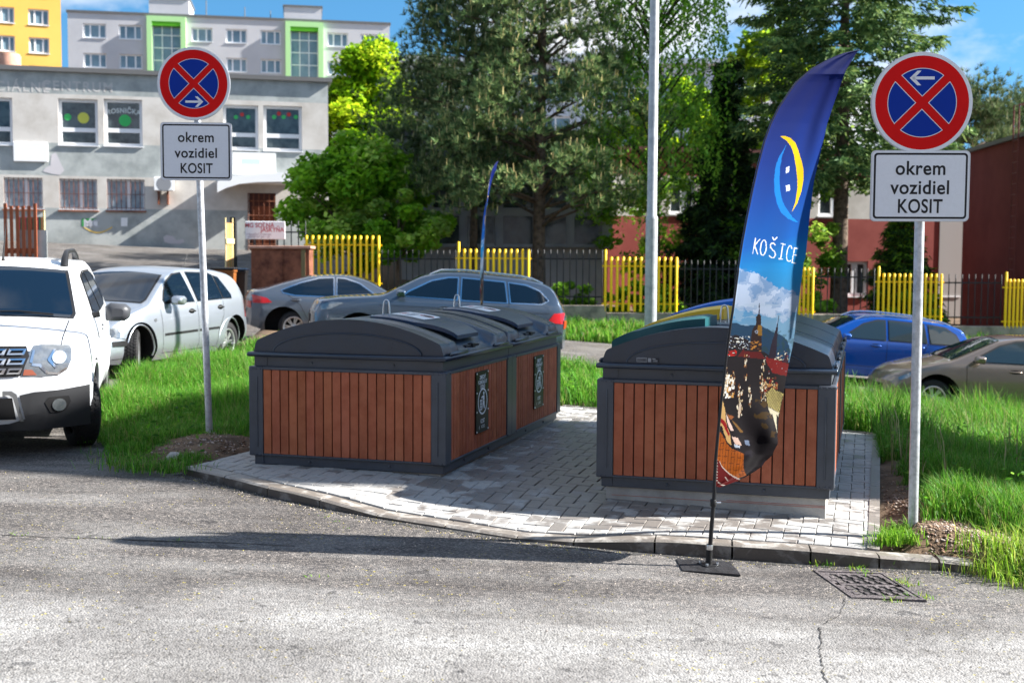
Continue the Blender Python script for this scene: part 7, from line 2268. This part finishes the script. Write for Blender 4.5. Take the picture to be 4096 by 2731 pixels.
# ------------------------------------------------------------------ fences
YEL = mat('yellow_rail_paint', (.95, .60, .004), .45)
BLK = mat('black_rail_paint', (.018, .02, .022), .5)
def fence_run(x0, x1, ytop, ybot, yell, label, Y=30.0, first=None, npk=13, base=None):
    p0 = atY(D(x0), D(ytop), Y); p1 = atY(D(x1), D(ytop), Y)
    zb = atY(D((x0 + x1) / 2), D(ybot), Y).z; zt = atY(D((x0 + x1) / 2), D(ytop), Y).z
    root = empty('yellow_fence' if yell else 'black_fence', (p0.x, Y - (.12 if yell else 0), zb), 0, label, 'fence', 'yellow railing panels along the back street' if yell else 'black railings along the back street')
    L_ = p1.x - p0.x; H = zt - zb
    m = MB(); n = npk if yell else max(3, int(L_ / .145))
    r_ = .034 if yell else .014
    for i in range(n):
        x = r_ + (L_ - 2 * r_) * i / (n - 1); hh = H + (.18 if (first and i == 0) else 0)
        m.tube([(x, 0, 0), (x, 0, hh - r_ * .6), (x, 0, hh)], [r_, r_, r_ * .45], 8)
    m.build('picket_panel', YEL if yell else BLK, root, 50)
    for zz in (H * .83, H * .14):
        m = MB(); e = .16 if yell else .0
        m.box(-e * .3, L_ + e * .3, .02, .045, zz - .018, zz + .018); m.build('rail', YEL if yell else BLK, root)
    return root, p0.x, p1.x, zb
runs = [(703, 874, 541, 668, 1, 'yellow railing panel behind the grey liftback car', 0), (1051, 1217, 572, 698, 1, 'yellow railing panel above the blue-grey car roof', 1), (1387, 1556, 590, 715, 1, 'yellow railing panel crossed by the street lamp column', 1), (1822, 1868, 614, 732, 1, 'narrow yellow railing panel just right of the feather flag', 0), (2012, 2162, 628, 742, 1, 'yellow railing panel behind the right sign post', 1), (2304, 2420, 641, 754, 1, 'yellow railing panel at the right frame edge', 1)]
for x0, x1, yt, yb, ye, lab, fi in runs: fence_run(x0, x1, yt, yb, True, lab, first=fi, npk=5 if x1 - x0 < 60 else 13)
runs = [(585, 703, 507, 660, 'black railings behind the white board'), (876, 1048, 574, 696, 'black railings between the two leftmost yellow panels'), (1219, 1385, 573, 699, 'black railings on the low wall right of the pine trunk'), (1558, 1820, 598, 716, 'black railings left of and behind the feather flag'), (1870, 2010, 616, 736, 'black railings before the fir trunk'), (2164, 2302, 630, 745, 'black railings before the dark red annex')]
for x0, x1, yt, yb, lab in runs: fence_run(x0, x1, yt, yb, False, lab)
# low concrete walls under the railings
def lowwall(x0, x1, yt, yb, label, Y=29.85):
    p0 = atY(D(x0), D(yt), Y); p1 = atY(D(x1), D(yt), Y); zb = atY(D((x0 + x1) / 2), D(yb), Y).z
    root = MB(); root.box(0, p1.x - p0.x, 0, .3, zb - p0.z - .8, 0, bev=.015)
    o = root.build('low_wall', mat('old_wall', (.14, .125, .10), .95, col2=(.34, .29, .24), vscale=2.2, bump=.5, bscale=20)); o.location = (p0.x, Y, p0.z); tag(o, label, 'wall', 'low concrete walls under the railings')
lowwall(1180, 1393, 701, 742, 'low stained concrete wall right of the blue-grey car')
lowwall(1394, 2003, 719, 740, 'lower concrete wall running under the railings behind the lamp column')
lowwall(2004, 2420, 748, 760, 'low concrete wall under the right-hand railings')
lowwall(560, 1179, 668, 700, 'low concrete wall hidden behind the two grey cars')

# ------------------------------------------------------------------ things by the driveway
# board, cabinet, bins, gates
p0 = atY(D(563), D(508), 29.4); p1 = atY(D(655), D(550), 29.4)
o = empty('notice_board', (p0.x, 29.4, p1.z), 0, 'white notice board with red lettering fixed to the black railings', 'sign')
w_, h_ = p1.x - p0.x, p0.z - p1.z
m = MB(); m.box(0, w_, 0, .03, 0, h_, 0, bev=.012)
for s_, x, z, sz, k in (('MG SOĽNÁ', w_ * .36, h_ * .66, .15, 1), ('JASKYŇA', w_ * .68, h_ * .42, .15, 1), ('relaxačné centrum', w_ * .34, h_ * .22, .085, 2), ('otvorené po - pi', w_ * .34, h_ * .09, .085, 2)):
    tv, tf = text2d(s_, sz, .95, .003); m.add([(x + a, -.003, z + b) for a, b in tv], tf, k)
m.build('board', [WHITE, mat('lettering_red', (.5, .08, .1), .6), mat('lettering_grey', (.5, .46, .5), .6)], o)
m = MB(); m.tube([(.2, .06, -1.3), (.2, .06, h_)], .02, 8); m.build('bracket', BLK, o)
m = MB(); m.tube([(w_ - .2, .06, -1.3), (w_ - .2, .06, h_)], .02, 8); m.build('bracket', BLK, o)
p0 = atY(D(573), D(564), 28.6); p1 = atY(D(713), D(650), 28.6)
gz_ = float(groundz(p0.x, 28.6))
o = empty('utility_cabinet', (p0.x, 28.6, p0.z), 0, 'rust-stained brown cabinet with pale top slab behind the grey liftback', 'cabinet')
w_ = p1.x - p0.x
m = MB(); m.box(.03, w_ - .03, .03, .6, gz_ - p0.z - .2, -.07); m.build('body', RUST, o)
m = MB(); m.box(-.03, w_ + .02, -.04, .66, -.07, 0, bev=.01); m.build('top_slab', RUST2, o)
for i in range(2):
    m = MB(); m.box(.28 + i * .56, .28 + i * .56 + .5, .01, .03, gz_ - p0.z + .05, -.12); m.build('cabinet_door', RUST, o)
m = MB(); m.box(w_ - .22, w_ - .12, .005, .03, gz_ - p0.z, -.09); m.build('cabinet_strip', mat('strip_olive', (.18, .15, .07), .8), o)
def bin_(x, y, zt, colr, label, w=.5):
    z = float(groundz(np.float64(x), np.float64(y))); H = zt - z
    o = empty('wheelie_bin', (x, y, z), .1, label, 'bin', 'wheelie bins by the cabinet')
    m = MB(); b = w / 2
    for (za, zb_, s0, s1) in ((.06, H - .1, .8, 1.0),):
        vs_ = [(-b * s0, -b * s0, za), (b * s0, -b * s0, za), (b * s0, b * s0, za), (-b * s0, b * s0, za), (-b * s1, -b * s1, zb_), (b * s1, -b * s1, zb_), (b * s1, b * s1, zb_), (-b * s1, b * s1, zb_)]
        m.add(vs_, [(3, 2, 1, 0), (4, 5, 6, 7), (0, 1, 5, 4), (1, 2, 6, 5), (2, 3, 7, 6), (3, 0, 4, 7)])
    m.box(-b - .02, b + .02, -b - .02, b + .02, H - .14, H - .09, bev=.01); m.build('body', colr, o, 30)
    m = MB(); m.box(-b - .03, b + .03, -b - .04, b + .05, H - .085, H - .03, bev=.02); m.tube([(-b, b + .07, H - .05), (b, b + .07, H - .05)], .018, 8); m.build('lid', BLACK if colr is not BLACK else PLAST, o, 40)
    for sx in (-1, 1):
        m = MB(); m.lathe([(0, -.03), (.1, -.03), (.1, .03), (0, .03)], 16, Matrix.Translation((sx * b * .9, b * .8, .1)) @ Matrix.Rotation(math.pi / 2, 4, 'Y')); m.build('wheel', BLACK, o, 40)
p = atY(D(514), D(611), 27); bin_(p.x, 27, p.z, mat('bin_brown', (.22, .075, .018), .5), 'brown wheelie bin with black lid behind the silver hatchback')
p = atY(D(541), D(613), 27.6); bin_(p.x, 27.6, p.z, BLACK, 'black wheelie bin standing half behind the brown one')
# black gate post with striped gate leaf seen edge-on
p = atY(D(536), D(499), 29); z = float(groundz(p.x, 29)); m = MB(); m.box(-.07, .07, -.07, .07, -.2, p.z - z, bev=.01)
o = m.build('gate_post', BLK); o.location = (p.x, 29, z); tag(o, 'thick black gate post left of the white notice board', 'post')
def stripes(name, x0, x1, y0, y1, Y, ang, n, label, zb_extra=0):
    p0 = atY(D(x0), D(y0), Y); p1 = atY(D(x1), D(y0), Y); zb = float(groundz(np.float64(p0.x), np.float64(Y))) ; L_ = (p1.x - p0.x) / math.cos(ang); H = p0.z - zb
    o = empty(name, (p0.x, Y, zb), ang, label, 'gate')
    cs = [mat('slat_%s' % k, v, .6) for k, v in (('cream', (.75, .62, .3)), ('pink', (.5, .09, .12)), ('green', (.06, .26, .16)), ('gold', (.75, .45, .06)), ('brown', (.3, .06, .04)), ('orange', (.62, .28, .12)))]
    m = MB(); p = L_ / n; seq = [0] + [1, 2, 3] * 6
    for i in range(n):
        k = 0 if i in (0, n - 1) else [1, 2, 3, 1, 2, 3, 4, 2, 3, 1, 2, 5][(i - 1) % 12]
        m.box(i * p + p * .12, (i + 1) * p - p * .12, 0, .03, .02, H * (1 if k == 0 else .95 - .012 * i * 0), k)
    m.build('slat_panel', cs, o)
    m = MB(); m.box(0, L_, -.03, -.002, H * .74, H * .79); m.build('rail', cs[0], o)
stripes('striped_gate', 37, 102, 484, 580, 24, .0, 14, 'gate of painted stripes above the white off-road car roof')
stripes('striped_gate', 518, 529, 500, 610, 28.6, 1.2, 14, 'gate leaf of painted stripes seen edge-on beside the black post')
p0 = atY(D(1), D(466), 23.6); p1 = atY(D(70), D(466), 23.6); zb = float(groundz(p0.x, 23.6))
o = empty('rusty_fence', (p0.x, 23.8, zb), 0, 'rusty bar fence at the left frame edge above the white car', 'fence')
m = MB()
for i in range(6): x = (p1.x - p0.x) * i / 5; m.box(x - .03, x + .03, 0, .03, 0, p0.z - zb - (.0 if i % 5 == 0 else .05), 0)
m.build('bar_panel', mat('rust_orange', (.28, .08, .035), .8), o)
m = MB(); m.box(0, p1.x - p0.x, .031, .06, (p0.z - zb) * .62, (p0.z - zb) * .66); m.build('rail', mat('rust_orange', (0, 0, 0)), o)
m = MB(); m.box(.2, .8, .065, .08, (p0.z - zb) * .45, (p0.z - zb) * .8); m.build('grey_board', REND2, o)

# ------------------------------------------------------------------ trees
def X_(px, Y): return (D(px) - 2048) / FPX * Y
PC = [(.058, .10, .038), (.08, .13, .045), (.04, .075, .03), (.12, .17, .06)]
pine('pine_tree', X_(1240, 33.8), 33.8, 11.5, 2.6, 3.2, 165, 54, 'broad pine with pale upright candles and a grey trunk behind the yellow fence, centre', 41, [(.12, .20, .075), (.15, .25, .09), (.07, .14, .055)], (.32, .36, .15), (.55, .45, .2), .2, cx=-.2, taper=.55, pad=.85)
pine('pine_tree', X_(1085, 35), 35, 9.6, 3.0, 2.8, 105, 52, 'dark pine leaning out to the left of the broad one, before the grey block', 42, PC, (.13, .18, .09), (.3, .3, .15), .12, taper=.45, pad=.85)
pine('pine_tree', X_(1010, 40), 40, 6.8, 2.5, 2.2, 60, 40, 'low dark pine between the light green tree and the taller pines', 43, PC, (.08, .12, .06), None, .12, taper=.5, pad=.8)
YG = [(.26, .42, .010), (.19, .36, .010), (.34, .46, .02), (.13, .28, .01)]
broad('leafy_tree', X_(858, 50), 50, 1.0, 8.6, 3.3, 2.6, 42000, .15, YG, 'bright yellow-green tree rising beside the two-storey building', 51, 95, .15, shape=lambda t: 1.05 - .55 * t)
DG = [(.16, .36, .02), (.21, .43, .03), (.11, .28, .018), (.36, .52, .10)]
broad('leafy_tree', X_(815, 34), 34, .6, 4.3, 2.25, 1.8, 22000, .12, DG, 'dark green leafy tree over the leftmost yellow fence panel', 52, 60, .12, shape=lambda t: 1.1 - .5 * t)
broad('leafy_tree', X_(915, 32.5), 32.5, .9, 3.0, 1.5, 1.0, 11000, .11, DG + [(.22, .36, .08)], 'pale-tipped leafy bush leaning over the fence under the pines', 53, 30, .06, cat='bush')
BG = [(.11, .28, .03), (.08, .21, .025), (.18, .38, .04), (.24, .44, .05)]
birch('birch_tree', X_(1500, 34), 34, 3.2, 12, 2.3, 560, 'birch with hanging green twigs behind the street lamp column', 61, BG)
broad('leafy_tree', X_(1490, 35.5), 35.5, 1.0, 4.5, 1.6, 1.2, 3800, .10, DG, 'thin creeper-clad saplings by the birch trunk', 62, 40, .05, csize=.35)
spruce('spruce_tree', X_(1660, 34.5), 34.5, 7.6, .4, 2.5, 44, 'slim dark spruce between the lamp column and the feather flag', 71, [(.014, .034, .014), (.02, .045, .016), (.012, .025, .012)], (.05, .11, .02), .14, .3, 26, 9, shape=lambda t: .14 + .9 * (1 - t) ** 1.5 if t < .72 else .17)
broad('leafy_tree', X_(1770, 48), 48, 2.5, 11.0, 3.0, 2.5, 17000, .17, [(.28, .42, .02), (.2, .34, .02), (.34, .46, .05), (.12, .24, .02)], 'light green tree behind the spruce and the flag', 63, 50, .15, shape=lambda t: 1.1 - .6 * t)
broad('leafy_tree', X_(1560, 52), 52, 4, 8.6, 3.2, 2.5, 12000, .18, YG, 'yellow-green tree behind the birch over the red building', 64, 40, .15)
broad('leafy_tree', X_(1800, 33.5), 33.5, .6, 4.6, 1.5, 1.3, 5500, .10, [(.14, .28, .03), (.22, .36, .05), (.09, .2, .02)], 'light leafy sapling right of the feather flag', 65, 34, .05, csize=.3)
FC = [(.06, .13, .04), (.08, .16, .05), (.04, .09, .03), (.11, .19, .06)]
spruce('fir_tree', X_(1925, 34), 34, 13.5, 4.4, 3.5, 30, 'big fir with spreading boughs behind the right road sign', 72, FC, (.22, .32, .10), .24, .16, 15, 8, bark=BARK, shape=lambda t: (1.0 - .12 * t) if t > .15 else .8, blade=.2)
pine('pine_tree', X_(2225, 48), 48, 8.3, 4.0, 2.7, 60, 40, 'dark pine over the red annex right of the road sign', 44, PC, (.13, .17, .08), (.26, .25, .13), .2, taper=.35, pad=1.1, tuft=.24)
pine('pine_tree', X_(2370, 55), 55, 8.6, 4.5, 2.8, 60, 40, 'distant pine over the annex roof at the right frame edge', 45, PC, (.12, .16, .08), None, .2, taper=.5, pad=1.2, tuft=.26)
spruce('spruce_tree', X_(2068, 35), 35, 4.0, .0, 1.55, 20, 'small spruce with fresh green tips behind the right yellow railings', 73, [(.03, .08, .02), (.04, .10, .02)], (.2, .4, .03), .06, .12, 34, 10, blade=.14)
BB = [(.16, .34, .03), (.22, .42, .05), (.12, .28, .02)]
for i, (px, Y, h, w, n, lab) in enumerate(((1275, 31.6, .95, 1.0, 5200, 'bright green shrub under the pine behind the black railings'), (1475, 31.6, 1.1, 1.3, 6500, 'bright green shrub behind the lamp column railings'), (1865, 31.4, 1.0, .6, 3000, 'bright green shrub right of the feather flag'), (2100, 31.6, 1.2, .9, 3500, 'bright shrub behind the right yellow railing panel'))):
    z = float(groundz(np.float64(X_(px, Y)), np.float64(Y)))
    zz = {0: .35, 1: .15, 2: -.1, 3: -.3}[i]
    broad('leafy_bush', X_(px, Y), Y, 0.05, h + (.2 if i == 0 else .1), w, .5, n, .085, BB, lab, 80 + i, 24, .02, cat='bush', group='shrubs behind the railings')
